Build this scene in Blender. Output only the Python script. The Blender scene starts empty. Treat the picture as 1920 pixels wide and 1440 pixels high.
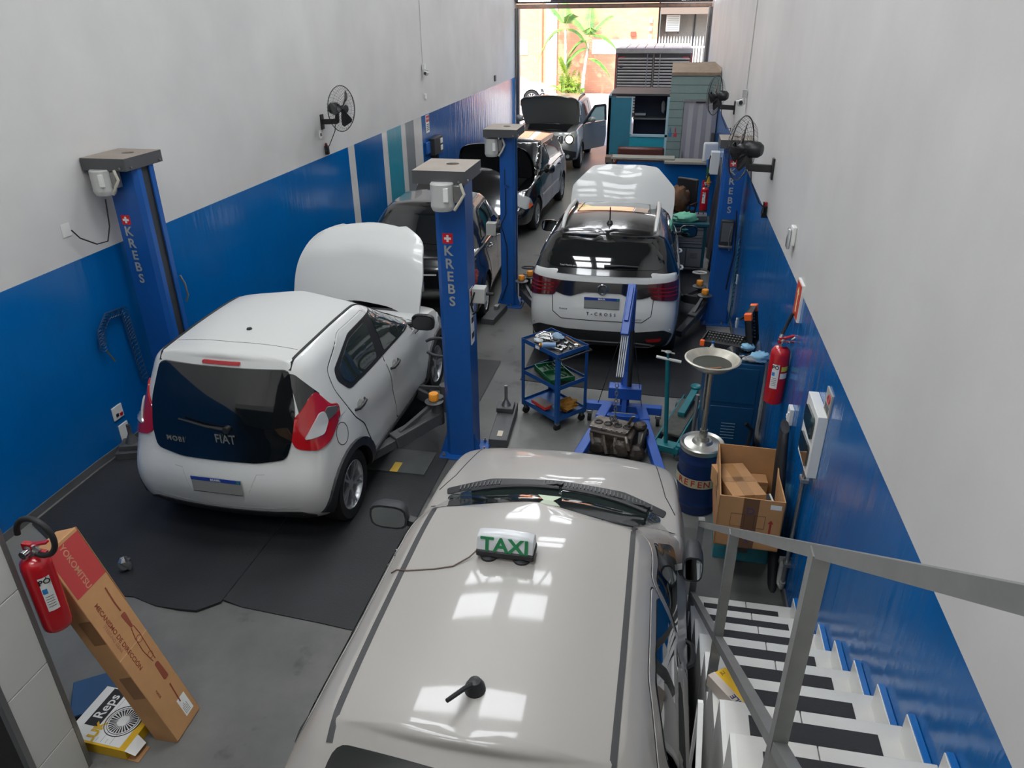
import bpy, bmesh, math, random
from math import sin, cos, pi, radians as R
from mathutils import Vector as V, Matrix as M, geometry
from mathutils.bvhtree import BVHTree
random.seed(7)
S = bpy.context.scene
COL = S.collection

# ------------------------------------------------------------------ camera, sky, sun, exposure
cam_d = bpy.data.cameras.new('camera')
cam_d.sensor_width = 36.0
cam_d.lens = 1390.0 / 1920.0 * 36.0
cam_d.clip_start = 0.05
cam_d.clip_end = 400
cam = bpy.data.objects.new('camera', cam_d)
COL.objects.link(cam)
cam.matrix_world = M(((0.98107136, -0.07977215, 0.17645225, 0.0),
                      (0.19347822, 0.44178576, -0.87600886, 0.0),
                      (-0.00807298, 0.89356687, 0.44885753, 3.65),
                      (0, 0, 0, 1)))
S.camera = cam

w = bpy.data.worlds.new('sky')
S.world = w
w.use_nodes = True
nt = w.node_tree
nt.nodes.clear()
sky = nt.nodes.new('ShaderNodeTexSky')
sky.sky_type = 'NISHITA'
sky.sun_disc = False
sky.sun_elevation = R(58)
sky.sun_rotation = R(200)
sky.dust_density = 3.0
bg = nt.nodes.new('ShaderNodeBackground')
bg.inputs['Strength'].default_value = 0.8
wo = nt.nodes.new('ShaderNodeOutputWorld')
nt.links.new(sky.outputs[0], bg.inputs[0])
nt.links.new(bg.outputs[0], wo.inputs[0])

sun_d = bpy.data.lights.new('sun', 'SUN')
sun_d.energy = 6.5
sun_d.angle = R(1.0)
sun_d.color = (1.0, 0.95, 0.87)
sun = bpy.data.objects.new('sun', sun_d)
COL.objects.link(sun)
sun.rotation_euler = (R(38), 0, R(-24))
SKYLIGHT = 16.0          # strength of the translucent roof panels in daylight

vs = S.view_settings
vs.view_transform = 'Standard'
vs.look = 'None'
vs.gamma = 1.0
vs.use_curve_mapping = False
vs.exposure = 0.0
S.cycles.max_bounces = 8
S.cycles.diffuse_bounces = 4
S.cycles.glossy_bounces = 4
S.cycles.sample_clamp_indirect = 6.0

# ------------------------------------------------------------------ materials
def lin(c):
    if isinstance(c, str):
        c = tuple(int(c[i:i + 2], 16) / 255 for i in (0, 2, 4))
    return tuple((x / 12.92 if x <= 0.04045 else ((x + 0.055) / 1.055) ** 2.4) for x in c[:3]) + (1.0,)

MATS = {}
def mat(name, col, rough=0.5, metal=0.0, coat=0.0, var=0.0, scale=8.0, bump=0.0, bscale=None, emit=0.0, col2=None, spec=0.5, trans=0.0, wear=None):
    if name in MATS:
        return MATS[name]
    m = bpy.data.materials.new(name)
    m.use_nodes = True
    t = m.node_tree
    b = t.nodes['Principled BSDF']
    b.inputs['Base Color'].default_value = lin(col)
    b.inputs['Roughness'].default_value = rough
    b.inputs['Metallic'].default_value = metal
    b.inputs['Coat Weight'].default_value = coat
    b.inputs['Coat Roughness'].default_value = 0.04
    b.inputs['Specular IOR Level'].default_value = spec
    b.inputs['Transmission Weight'].default_value = trans
    if emit:
        b.inputs['Emission Color'].default_value = lin(col)
        b.inputs['Emission Strength'].default_value = emit
    tc = t.nodes.new('ShaderNodeTexCoord')
    if var or col2:
        n = t.nodes.new('ShaderNodeTexNoise')
        n.inputs['Scale'].default_value = scale
        n.inputs['Detail'].default_value = 6
        n.inputs['Roughness'].default_value = 0.6
        t.links.new(tc.outputs['Object'], n.inputs['Vector'])
        r = t.nodes.new('ShaderNodeValToRGB')
        c = lin(col)
        c2 = lin(col2) if col2 else tuple(x * (1 - var) for x in c[:3]) + (1,)
        r.color_ramp.elements[0].position = 0.35
        r.color_ramp.elements[1].position = 0.68
        r.color_ramp.elements[0].color = c
        r.color_ramp.elements[1].color = c2
        t.links.new(n.outputs['Fac'], r.inputs['Fac'])
        t.links.new(r.outputs['Color'], b.inputs['Base Color'])
    if bump:
        n2 = t.nodes.new('ShaderNodeTexNoise')
        n2.inputs['Scale'].default_value = bscale or scale * 6
        n2.inputs['Detail'].default_value = 4
        t.links.new(tc.outputs['Object'], n2.inputs['Vector'])
        bp = t.nodes.new('ShaderNodeBump')
        bp.inputs['Strength'].default_value = bump
        bp.inputs['Distance'].default_value = 0.01
        t.links.new(n2.outputs['Fac'], bp.inputs['Height'])
        t.links.new(bp.outputs['Normal'], b.inputs['Normal'])
    MATS[name] = m
    return m

WHITE_PAINT = mat('white car paint', 'c9cac7', 0.36, coat=0.45)
TAXI_PAINT = mat('ivory car paint', '9d9993', 0.36, coat=0.45)
BLACK_PAINT = mat('black car paint', '0b0b0d', 0.18, coat=1.0)
GREY_PAINT = mat('grey car paint', 'a9aaa4', 0.3, coat=0.6)
GLASS = mat('dark car glass', '0d1114', 0.03, coat=1.0)
GLASS_G = mat('greenish car glass', '27302f', 0.04, coat=1.0)
BLACK_PL = mat('black plastic', '1d1e20', 0.45)
DARK_PL = mat('dark grey plastic', '2e3033', 0.55, var=0.2)
RUBBER = mat('tyre rubber', '151517', 0.8, bump=0.2, bscale=60)
SEAM = mat('panel gap', '17181a', 0.7)
CHROME = mat('chrome', 'd8d9da', 0.12, metal=1.0)
ALLOY = mat('alloy rim', 'b9bbbd', 0.3, metal=0.7)
RED_LENS = mat('red lamp lens', 'a3101a', 0.12, coat=1.0)
DRED_LENS = mat('dark red lamp lens', '4a0b12', 0.12, coat=1.0)
CLEAR_LENS = mat('clear lamp lens', 'a4a6a5', 0.1, coat=1.0)
ORANGE = mat('orange plastic', 'f0641e', 0.4)
MIRROR = mat('mirror glass', 'bfc4c6', 0.02, metal=1.0)
WALLW = mat('white wall paint', 'dcdad6', 0.6, var=0.05, scale=1.2, bump=0.12, bscale=14)
LIFTBLUE = mat('lift blue enamel', '15539d', 0.35, var=0.12, scale=5)
LIFTGREY = mat('dark grey enamel', '4a4b4d', 0.45, var=0.2, scale=6)
STEEL = mat('brushed steel', '9c9c9a', 0.35, metal=0.8, var=0.15, scale=20)
CONCRETE = mat('polished concrete', '6a6a66', 0.35, var=0.25, scale=1.4, bump=0.1, bscale=9)
MAT_BLACK = mat('black rubber mat', '262729', 0.55, col2='1f2022', scale=2.0, bump=0.25, bscale=80)
CARD = mat('cardboard', 'b98a5c', 0.75, var=0.12, scale=7)
CARDD = mat('cardboard inside', 'a57a50', 0.8, var=0.15, scale=7)
WPAPER = mat('white paper', 'e4e4e0', 0.6)
BLACKINK = mat('black ink', '1a1a1c', 0.6)
REDEXT = mat('red enamel', 'b4141f', 0.25, coat=0.6)
TEAL = mat('teal enamel', '0f7078', 0.4, var=0.3, scale=9)
GREYPL = mat('light grey casing', 'b3b4b0', 0.45, var=0.06)
WHITEPL = mat('white plastic', 'e2e2de', 0.4)
CABLE = mat('black cable', '1c1c1e', 0.6)
BLUEW = mat('blue wall paint', '0460a8', 0.22, var=0.12, scale=2.0, bump=0.12, bscale=9)

# ------------------------------------------------------------------ mesh helpers
class MB:
    def __init__(s):
        s.v = []; s.f = []; s.m = []; s.mi = 0
    def add(s, vs_, fs):
        k = len(s.v)
        s.v += [tuple(p) for p in vs_]
        s.f += [tuple(i + k for i in f) for f in fs]
        s.m += [s.mi] * len(fs)
        return s
    def box(s, x0, x1, y0, y1, z0, z1, mt=None):
        p = [V((x, y, z)) for z in (z0, z1) for y in (y0, y1) for x in (x0, x1)]
        if mt is not None: p = [mt @ q for q in p]
        return s.add(p, [(0, 2, 3, 1), (4, 5, 7, 6), (0, 1, 5, 4), (2, 6, 7, 3), (0, 4, 6, 2), (1, 3, 7, 5)])
    def obox(s, c, size, rz=0, rx=0, ry=0):
        mt = M.Translation(V(c)) @ M.Rotation(rz, 4, 'Z') @ M.Rotation(ry, 4, 'Y') @ M.Rotation(rx, 4, 'X')
        a, b, d = [q / 2 for q in size]
        return s.box(-a, a, -b, b, -d, d, mt)
    def bar(s, p, q, wd, ht, up=(0, 0, 1)):
        p, q = V(p), V(q); d = (q - p)
        L = d.length; d.normalize()
        x = d.cross(V(up))
        if x.length < 1e-4: x = V((1, 0, 0))
        x.normalize(); z = x.cross(d)
        mt = M(((x.x, d.x, z.x, p.x), (x.y, d.y, z.y, p.y), (x.z, d.z, z.z, p.z), (0, 0, 0, 1)))
        return s.box(-wd / 2, wd / 2, 0, L, -ht / 2, ht / 2, mt)
    def cyl(s, p, q, r, r2=None, n=16, cap=True):
        p, q = V(p), V(q); r2 = r if r2 is None else r2
        d = (q - p).normalized()
        a = d.orthogonal().normalized(); b = d.cross(a)
        vs_ = [p + (a * cos(2 * pi * i / n) + b * sin(2 * pi * i / n)) * r for i in range(n)] + \
              [q + (a * cos(2 * pi * i / n) + b * sin(2 * pi * i / n)) * r2 for i in range(n)]
        fs = [(i, (i + 1) % n, n + (i + 1) % n, n + i) for i in range(n)]
        if cap: fs += [tuple(range(n))[::-1], tuple(range(n, 2 * n))]
        return s.add(vs_, fs)
    def tube(s, pts, r, n=8, closed=False):
        pts = [V(p) for p in pts]
        N = len(pts); rings = []; a = None
        for i, p in enumerate(pts):
            if closed: d = pts[(i + 1) % N] - pts[i - 1]
            else: d = pts[min(i + 1, N - 1)] - pts[max(i - 1, 0)]
            if d.length < 1e-9: d = V((0, 0, 1))
            d.normalize()
            if a is None: a = d.orthogonal().normalized()
            else:
                a = a - d * a.dot(d)
                if a.length < 1e-6: a = d.orthogonal()
                a.normalize()
            b = d.cross(a)
            rr = r[i] if isinstance(r, (list, tuple)) else r
            rings.append([p + (a * cos(2 * pi * k / n) + b * sin(2 * pi * k / n)) * rr for k in range(n)])
        vs_ = [q for g in rings for q in g]
        fs = []
        for i in range(N if closed else N - 1):
            j = (i + 1) % N
            for k in range(n):
                fs.append((i * n + k, i * n + (k + 1) % n, j * n + (k + 1) % n, j * n + k))
        if not closed:
            fs += [tuple(range(n))[::-1], tuple(range((N - 1) * n, N * n))]
        return s.add(vs_, fs)
    def lathe(s, prof, mt=None, n=24, cap=False):
        vs_ = []
        for (r, z) in prof:
            for i in range(n):
                q = V((r * cos(2 * pi * i / n), r * sin(2 * pi * i / n), z))
                vs_.append(mt @ q if mt is not None else q)
        fs = []
        for j in range(len(prof) - 1):
            for i in range(n):
                fs.append((j * n + i, j * n + (i + 1) % n, (j + 1) * n + (i + 1) % n, (j + 1) * n + i))
        if cap:
            fs += [tuple(range(n))[::-1], tuple(range((len(prof) - 1) * n, len(prof) * n))]
        return s.add(vs_, fs)
    def prism(s, poly, h, mt=None):
        n = len(poly)
        vs_ = [V((p[0], p[1], 0)) for p in poly] + [V((p[0], p[1], h)) for p in poly]
        if mt is not None: vs_ = [mt @ q for q in vs_]
        fs = [tuple(range(n))[::-1], tuple(range(n, 2 * n))] + [(i, (i + 1) % n, n + (i + 1) % n, n + i) for i in range(n)]
        return s.add(vs_, fs)
    def sphere(s, c, r, n=12, m=8, sc=(1, 1, 1), jit=0):
        vs_ = []; fs = []
        c = V(c)
        for j in range(m + 1):
            t = pi * j / m
            for i in range(n):
                q = V((sin(t) * cos(2 * pi * i / n) * sc[0], sin(t) * sin(2 * pi * i / n) * sc[1], cos(t) * sc[2]))
                if jit and 0 < j < m: q *= 1 + random.uniform(-jit, jit)
                vs_.append(c + q * r)
        for j in range(m):
            for i in range(n):
                fs.append((j * n + i, (j + 1) * n + i, (j + 1) * n + (i + 1) % n, j * n + (i + 1) % n))
        return s.add(vs_, fs)
    def mesh(s, name, mats, smooth=40, weld=False):
        me = bpy.data.meshes.new(name)
        me.from_pydata(s.v, [], s.f)
        for m_ in (mats if isinstance(mats, (list, tuple)) else [mats]): me.materials.append(m_)
        if any(s.m): me.polygons.foreach_set('material_index', s.m)
        if weld:
            bm = bmesh.new(); bm.from_mesh(me)
            bmesh.ops.remove_doubles(bm, verts=bm.verts, dist=0.0005)
            bmesh.ops.recalc_face_normals(bm, faces=bm.faces)
            bm.to_mesh(me); bm.free()
        if smooth:
            me.polygons.foreach_set('use_smooth', [True] * len(me.polygons))
            me.set_sharp_from_angle(angle=R(smooth))
        me.update()
        return me
    def build(s, name, mats, parent=None, smooth=40, weld=False, bevel=0, loc=None, label=None):
        o = bpy.data.objects.new(name, s.mesh(name, mats, smooth, weld))
        COL.objects.link(o)
        if parent: o.parent = parent
        if loc: o.location = loc
        if bevel:
            b = o.modifiers.new('bevel', 'BEVEL'); b.width = bevel; b.segments = 2; b.limit_method = 'ANGLE'; b.angle_limit = R(40)
        if label: o['label'] = label
        return o

def tag(o, label, cat, group=None, kind=None):
    if label: o['label'] = label
    if cat: o['category'] = cat
    if group: o['group'] = group
    if kind: o['kind'] = kind
    return o
def thing(name, label, cat, loc=(0, 0, 0), rz=0, group=None, rx=0, ry=0):
    o = bpy.data.objects.new(name, None); COL.objects.link(o)
    o.empty_display_size = 0.1
    o.location = loc; o.rotation_euler = (rx, ry, rz)
    return tag(o, label, cat, group)
def struct(o):
    o['kind'] = 'structure'; return o
KIDS = {}
def dup(o, parent=None):
    c = o.copy(); COL.objects.link(c)
    if parent: c.parent = parent
    for ch in [x for x in COL.objects if x.parent == o]: dup(ch, c)
    return c
def floor_z(y): return -0.035 * max(0.0, min(y, 11.7) - 4.8)

_FC = {}
def text_mesh(body, size, extrude=0.002, bold=0.0, spacing=1.0, align='CENTER'):
    cu = bpy.data.curves.new('t', 'FONT')
    cu.body = body; cu.size = size; cu.extrude = extrude; cu.offset = bold
    cu.align_x = align; cu.align_y = 'CENTER'; cu.space_character = spacing
    cu.resolution_u = 3
    o = bpy.data.objects.new('t', cu); COL.objects.link(o)
    dg = bpy.context.evaluated_depsgraph_get()
    me = bpy.data.meshes.new_from_object(o.evaluated_get(dg))
    bpy.data.objects.remove(o); bpy.data.curves.remove(cu)
    return me
def text(name, body, size, mt, m_, parent=None, extrude=0.002, bold=0.0, spacing=1.0, sx=1.0, align='CENTER'):
    me = text_mesh(body, size, extrude, bold, spacing, align)
    me.transform(M.Diagonal((sx, 1, 1, 1))); me.transform(mt)
    me.materials.clear(); me.materials.append(m_)
    me.name = name
    o = bpy.data.objects.new(name, me); COL.objects.link(o)
    if parent: o.parent = parent
    return o
def frame(o, x, y, z=None):
    """Matrix whose x and y axes are given (y re-orthogonalised)."""
    x = V(x).normalized(); y = V(y); y = (y - x * y.dot(x)).normalized(); z = x.cross(y)
    return M(((x.x, y.x, z.x, o[0]), (x.y, y.y, z.y, o[1]), (x.z, y.z, z.z, o[2]), (0, 0, 0, 1)))
WALL_L = -4.787; WALL_R = 1.06
#@@STRUCTURE
#@@CARS
#@@OBJECTS
# ------------------------------------------------------------------ the building shell
def nmath(t, op, a, b=None):
    n = t.nodes.new('ShaderNodeMath'); n.operation = op
    for i, x in enumerate((a, b)):
        if x is None: continue
        if isinstance(x, (int, float)): n.inputs[i].default_value = x
        else: t.links.new(x, n.inputs[i])
    return n.outputs[0]
def wall_material(name, stripes):
    """white paint above 1.8 m; below it a painted band whose colour changes along y (stripes: list of (y0, colour))."""
    m = bpy.data.materials.new(name); m.use_nodes = True
    t = m.node_tree; b = t.nodes['Principled BSDF']
    tc = t.nodes.new('ShaderNodeTexCoord'); sp = t.nodes.new('ShaderNodeSeparateXYZ')
    t.links.new(tc.outputs['Object'], sp.inputs[0])
    rp = t.nodes.new('ShaderNodeValToRGB'); rp.color_ramp.interpolation = 'CONSTANT'
    u = nmath(t, 'DIVIDE', nmath(t, 'ADD', sp.outputs['Y'], 4.0), 32.0)
    t.links.new(u, rp.inputs['Fac'])
    el = rp.color_ramp.elements
    el[0].position = 0.0; el[0].color = lin(stripes[0][1])
    el[1].position = 0.999; el[1].color = lin(stripes[-1][1])
    for y0, c in stripes[1:]:
        e = el.new((y0 + 4.0) / 32.0); e.color = lin(c)
    n = t.nodes.new('ShaderNodeTexNoise'); n.inputs['Scale'].default_value = 1.3; n.inputs['Detail'].default_value = 8
    t.links.new(tc.outputs['Object'], n.inputs['Vector'])
    band = nmath(t, 'LESS_THAN', sp.outputs['Z'], 1.805)
    mx = t.nodes.new('ShaderNodeMix'); mx.data_type = 'RGBA'
    t.links.new(band, mx.inputs[0])
    mx.inputs[6].default_value = lin('d6d4d1')
    t.links.new(rp.outputs[0], mx.inputs[7])
    mv = t.nodes.new('ShaderNodeMix'); mv.data_type = 'RGBA'; mv.blend_type = 'MULTIPLY'
    mv.inputs[0].default_value = 0.25
    t.links.new(mx.outputs[2], mv.inputs[6]); t.links.new(n.outputs['Fac'], mv.inputs[7])
    t.links.new(mv.outputs[2], b.inputs['Base Color'])
    rg = nmath(t, 'SUBTRACT', 0.6, nmath(t, 'MULTIPLY', band, 0.41))
    t.links.new(rg, b.inputs['Roughness'])
    # long vertical roller marks and fine grain
    mp = t.nodes.new('ShaderNodeMapping'); mp.inputs['Scale'].default_value = (4, 4, 0.5)
    t.links.new(tc.outputs['Object'], mp.inputs[0])
    n2 = t.nodes.new('ShaderNodeTexNoise'); n2.inputs['Scale'].default_value = 2.2; n2.inputs['Detail'].default_value = 5
    t.links.new(mp.outputs[0], n2.inputs['Vector'])
    bp = t.nodes.new('ShaderNodeBump'); bp.inputs['Distance'].default_value = 0.02
    t.links.new(nmath(t, 'ADD', nmath(t, 'MULTIPLY', band, 0.22), 0.08), bp.inputs['Strength'])
    t.links.new(n2.outputs['Fac'], bp.inputs['Height']); t.links.new(bp.outputs[0], b.inputs['Normal'])
    return m
BL = '0063ab'
ML = wall_material('left wall paint', [(-4, BL), (11.01, 'd6d4d1'), (11.37, '005c9f'), (12.57, 'd6d4d1'), (12.82, '2a8ea6'), (13.59, 'd6d4d1'),
                                       (13.83, '83898c'), (14.37, 'd6d4d1'), (14.79, '0c559c'), (24.2, '0d86d0')])
MR = wall_material('right wall paint', [(-4, BL), (30, BL)])

# floor: level by the stairs, then falling gently towards the street door
b = MB()
ys = [-3.0, 4.8, 11.7, 25.0]
for i in range(3):
    y0, y1 = ys[i], ys[i + 1]
    z0, z1 = floor_z(y0), floor_z(y1)
    b.add([(-4.95, y0, z0), (1.25, y0, z0), (1.25, y1, z1), (-4.95, y1, z1), (-4.95, y0, z0 - .3), (1.25, y0, z0 - .3), (1.25, y1, z1 - .3), (-4.95, y1, z1 - .3)],
          [(0, 1, 2, 3), (7, 6, 5, 4), (0, 4, 5, 1), (1, 5, 6, 2), (2, 6, 7, 3), (3, 7, 4, 0)])
def floor_material():
    m = bpy.data.materials.new('workshop floor'); m.use_nodes = True
    t = m.node_tree; bs = t.nodes['Principled BSDF']
    tc = t.nodes.new('ShaderNodeTexCoord')
    n = t.nodes.new('ShaderNodeTexNoise'); n.inputs['Scale'].default_value = 0.9; n.inputs['Detail'].default_value = 9; n.inputs['Roughness'].default_value = 0.65
    t.links.new(tc.outputs['Object'], n.inputs['Vector'])
    r = t.nodes.new('ShaderNodeValToRGB')
    e = r.color_ramp.elements
    e[0].position = 0.3; e[0].color = lin('545452'); e[1].position = 0.62; e[1].color = lin('706f6b')
    k = e.new(0.5); k.color = lin('646461')
    t.links.new(n.outputs['Fac'], r.inputs[0])
    n3 = t.nodes.new('ShaderNodeTexNoise'); n3.inputs['Scale'].default_value = 3.1; n3.inputs['Detail'].default_value = 5
    t.links.new(tc.outputs['Object'], n3.inputs['Vector'])
    r3 = t.nodes.new('ShaderNodeValToRGB'); e = r3.color_ramp.elements
    e[0].position = 0.62; e[0].color = (1, 1, 1, 1); e[1].position = 0.7; e[1].color = (0.55, 0.55, 0.56, 1)
    t.links.new(n3.outputs['Fac'], r3.inputs[0])
    mx = t.nodes.new('ShaderNodeMix'); mx.data_type = 'RGBA'; mx.blend_type = 'MULTIPLY'; mx.inputs[0].default_value = 1
    t.links.new(r.outputs[0], mx.inputs[6]); t.links.new(r3.outputs[0], mx.inputs[7])
    t.links.new(mx.outputs[2], bs.inputs['Base Color'])
    # bare, lighter concrete in the middle bay; the rest carries dark paint
    sp = t.nodes.new('ShaderNodeSeparateXYZ'); t.links.new(tc.outputs['Object'], sp.inputs[0])
    k = nmath(t, 'MULTIPLY', nmath(t, 'GREATER_THAN', nmath(t, 'ADD', sp.outputs['X'], nmath(t, 'MULTIPLY', n.outputs['Fac'], .02)), -1.29), nmath(t, 'MULTIPLY', nmath(t, 'GREATER_THAN', sp.outputs['Y'], 4.9), nmath(t, 'LESS_THAN', sp.outputs['Y'], 13.0)))
    k = nmath(t, 'ADD', 0.82, nmath(t, 'MULTIPLY', k, 0.5))
    k = nmath(t, 'MAXIMUM', k, nmath(t, 'LESS_THAN', sp.outputs['Y'], 4.9))
    vm = t.nodes.new('ShaderNodeVectorMath'); vm.operation = 'SCALE'; t.links.new(mx.outputs[2], vm.inputs[0]); t.links.new(k, vm.inputs['Scale'])
    t.links.new(vm.outputs[0], bs.inputs['Base Color'])
    rr = nmath(t, 'ADD', nmath(t, 'MULTIPLY', n.outputs['Fac'], 0.35), 0.2)
    t.links.new(rr, bs.inputs['Roughness'])
    bp = t.nodes.new('ShaderNodeBump'); bp.inputs['Strength'].default_value = 0.08
    t.links.new(n3.outputs['Fac'], bp.inputs['Height']); t.links.new(bp.outputs[0], bs.inputs['Normal'])
    return m
struct(b.build('floor', floor_material(), smooth=0))
struct(MB().box(-5.0, WALL_L, -3, 25.0, -.6, 6.5).build('wall_left', ML, smooth=0))
struct(MB().box(WALL_R, WALL_R + .2, -3, 25.0, -.6, 6.5).build('wall_right', MR, smooth=0))
struct(MB().box(-5.0, 1.26, -3.2, -3.0, -.6, 6.5).build('wall_back', WALLW, smooth=0))
# street end: wall over the shutter opening
struct(MB().box(-5.0, 1.26, 25.0, 25.25, 3.95, 6.5).build('wall_front', WALLW, smooth=0))
# ceiling slab with real openings for the skylight panels
SKY_ROWS = [-1.9, -1.1, 1.3, 2.1, 4.2, 4.95, 7.2, 7.95, 10.1, 10.8, 13.1, 13.85, 16.0, 16.8, 19.0, 19.8, 22.0, 22.8]
SKY_X = [(0, 0), (-2.75, -1.8), (-1.45, -0.65), (0, 0)]
CZ = 6.4
CEILM = mat('corrugated roof sheet', '9d9d9b', 0.5, metal=0.2, var=0.1)
b = MB(); b.box(-5.0, 1.26, -3.2, 25.2, CZ, CZ + .1)
struct(b.build('ceiling', CEILM, smooth=0))
SKYM = mat('translucent roof sheet', 'eef1f4', 0.4, emit=SKYLIGHT)
for yy in SKY_ROWS:
    for (xa, xb) in SKY_X[1:3]:
        b = MB(); n = 26
        pts = []
        for i in range(n + 1):
            y = yy - .25 + .5 * i / n
            z = CZ - .04 - .015 * (i % 2)
            pts += [(xa, y, z), (xb, y, z)]
        b.add(pts, [(2 * i, 2 * i + 1, 2 * i + 3, 2 * i + 2) for i in range(n)])
        o = struct(b.build('ceiling_skylight', SKYM, smooth=0))
TR = mat('roof steel', '5b5d60', 0.5, metal=0.5)
for k, yy in enumerate([-0.1, 3.65, 7.35, 11.05, 14.75, 18.5, 22.2]):
    b = MB().box(WALL_L, WALL_R, yy - .05, yy + .05, CZ - .3, CZ - .2).box(WALL_L, WALL_R, yy - .05, yy + .05, CZ - .75, CZ - .68)
    for i in range(10):
        x0 = WALL_L + i * .585
        b.bar((x0, yy, CZ - .7), (x0 + .29, yy, CZ - .25), .04, .04).bar((x0 + .29, yy, CZ - .25), (x0 + .585, yy, CZ - .7), .04, .04)
    struct(b.build('trim_%d' % (k + 10), TR, smooth=0))

# upper landing behind the camera and the stairs that climb to it
STEP = mat('white marble step', 'cfcdc7', 0.35, var=0.1, scale=5)
RISE, RUN, Y1 = 0.175, 0.2935, 3.93
struct(MB().box(WALL_L, WALL_R, -3, 0.41, 1.95, 2.1).build('floor_landing', STEP, smooth=0))
st = thing('staircase', 'straight flight of white stone stairs with black grip strips along the blue wall', 'stairs', (.4, Y1, 0))
GRIP = mat('black grip strip', '2a2a2c', 0.85, bump=0.3, bscale=120)
TILEW = mat('white glazed tile', 'd9d9d4', 0.25, coat=0.3)
JOINT = mat('dark joint', '3a3835', 0.9)
for k in range(12):
    yf = -RUN * k; zt = RISE * (k + 1)
    # tread slab in two stone pieces with a joint between
    cut = .36 - .012 * k
    b = MB().box(0.0, cut - .002, yf - RUN - .01, yf, zt - .03, zt)
    b.build('tread_slab', STEP, st, bevel=.003)
    b = MB().box(cut + .002, .655, yf - RUN - .01, yf, zt - .03, zt)
    b.build('tread_slab', STEP, st, bevel=.003)
    MB().box(0.01, .655, yf - .035, yf - .012, zt - RISE, zt - .03).build('riser', STEP, st, smooth=0)
    MB().box(.09, .555, yf - .245, yf - .06, zt, zt + .003).build('grip_strip', GRIP, st, smooth=0)
    # stepped skirting tiles on the wall: a low tile and a tall one on each step
    b = MB(); x0, x1 = .63, .655
    b.box(x0, x1, yf - RUN + .004, yf - .055, zt, zt + .125)
    k_ = b.build('skirting_tile', TILEW, st, smooth=0)
    MB().box(x0 + .004, x1 + .002, yf - RUN + .004, yf - .055, zt + .125, zt + .131).build('painted_edge', BLUEW, k_, smooth=0)
    # side cladding tile below the tread on the open side
    b = MB(); x0, x1 = -.015, .003
    b.add([(x0, yf - RUN + .003, max(0, zt - 3 * RISE)), (x0, yf - .003, max(0, zt - 3 * RISE)), (x0, yf - .003, zt), (x0, yf - RUN + .003, zt),
           (x1, yf - RUN + .003, max(0, zt - 3 * RISE)), (x1, yf - .003, max(0, zt - 3 * RISE)), (x1, yf - .003, zt), (x1, yf - RUN + .003, zt)],
          [(0, 1, 2, 3), (4, 7, 6, 5), (0, 4, 5, 1), (1, 5, 6, 2), (2, 6, 7, 3), (3, 7, 4, 0)])
    b.build('side_tile', TILEW, st, smooth=0)
b = MB()
for k in range(12):
    b.box(0.004, .65, -RUN * (k + 1), -RUN * k - .03, 0, RISE * (k + 1) - .03)
b.build('core', JOINT, st, smooth=0)

# stair rail of square steel tube
rl = thing('stair_railing', 'square tube steel stair railing with slanting hand rail and mid rail', 'railing', (.40, 3.79, 0))
RAILM = mat('galvanised square tube', '8b8c8a', 0.42, metal=0.55, var=0.15, scale=9)
sl = RISE / RUN
def rz(y, base): return base + sl * (0 - y)
TOP = [(0, .02, .845), (0, -3.2, 3.165)]
b = MB().bar(TOP[0], TOP[1], .03, .03); b.build('hand_rail', RAILM, rl, smooth=0)
def topz(y): return TOP[0][2] + (TOP[1][2] - TOP[0][2]) * (y - TOP[0][1]) / (TOP[1][1] - TOP[0][1])
b = MB().bar((0, .02, .30), (0, -3.2, topz(-3.2) - .64), .034, .034); b.build('mid_rail', RAILM, rl, smooth=0)
for (yy, cap) in ((0.0, .04), (-1.26, 0), (-2.42 + .0, 0)):
    zb = (int((-yy + .14) / RUN) + 1) * RISE if yy < -.2 else 0
    b = MB().box(-.019, .019, yy - .019, yy + .019, zb, topz(yy) + cap)
    b.build('post', RAILM, rl, smooth=0)

# tiled wall end at the left
pl = thing('tiled_pillar', 'white tiled wall end with grey metal corner strip', 'pillar', (-2.8, 2.05, 0))
b = MB().box(-.3, -.012, -.14, .13, 0, 3.3); b.build('core', JOINT, pl, smooth=0)
for k in range(7):
    z0 = -.155 + .47 * k
    MB().box(-.012, 0, -.135, .115, max(0, z0 + .003), z0 + .467).build('tile', TILEW, pl, bevel=.002)
MB().box(-.02, .004, .115, .14, 0, 3.3).build('corner_strip', mat('aluminium strip', '8d8e8e', 0.35, metal=0.7), pl, smooth=0)
MB().box(-.03, .004, -.165, -.135, 0, 3.3).build('corner_strip', MATS['aluminium strip'], pl, smooth=0)

# skirting along the walls
SK = mat('grey skirting', '56585a', 0.6, var=0.2)
for nm, xa, xb in (('baseboard_left', WALL_L, WALL_L + .012), ('baseboard_right', WALL_R - .012, WALL_R)):
    b = MB()
    yy = [.5, 4.8, 11.7, 25]
    for i in range(3):
        p = []
        for y in (yy[i], yy[i + 1]):
            for x in (xa, xb):
                for dz in (0, .07): p.append((x, y, floor_z(y) + dz))
        b.add(p, [(0, 1, 3, 2), (4, 6, 7, 5), (0, 4, 5, 1), (2, 3, 7, 6), (1, 5, 7, 3), (0, 2, 6, 4)])
    struct(b.build(nm, SK, smooth=0))

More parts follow.
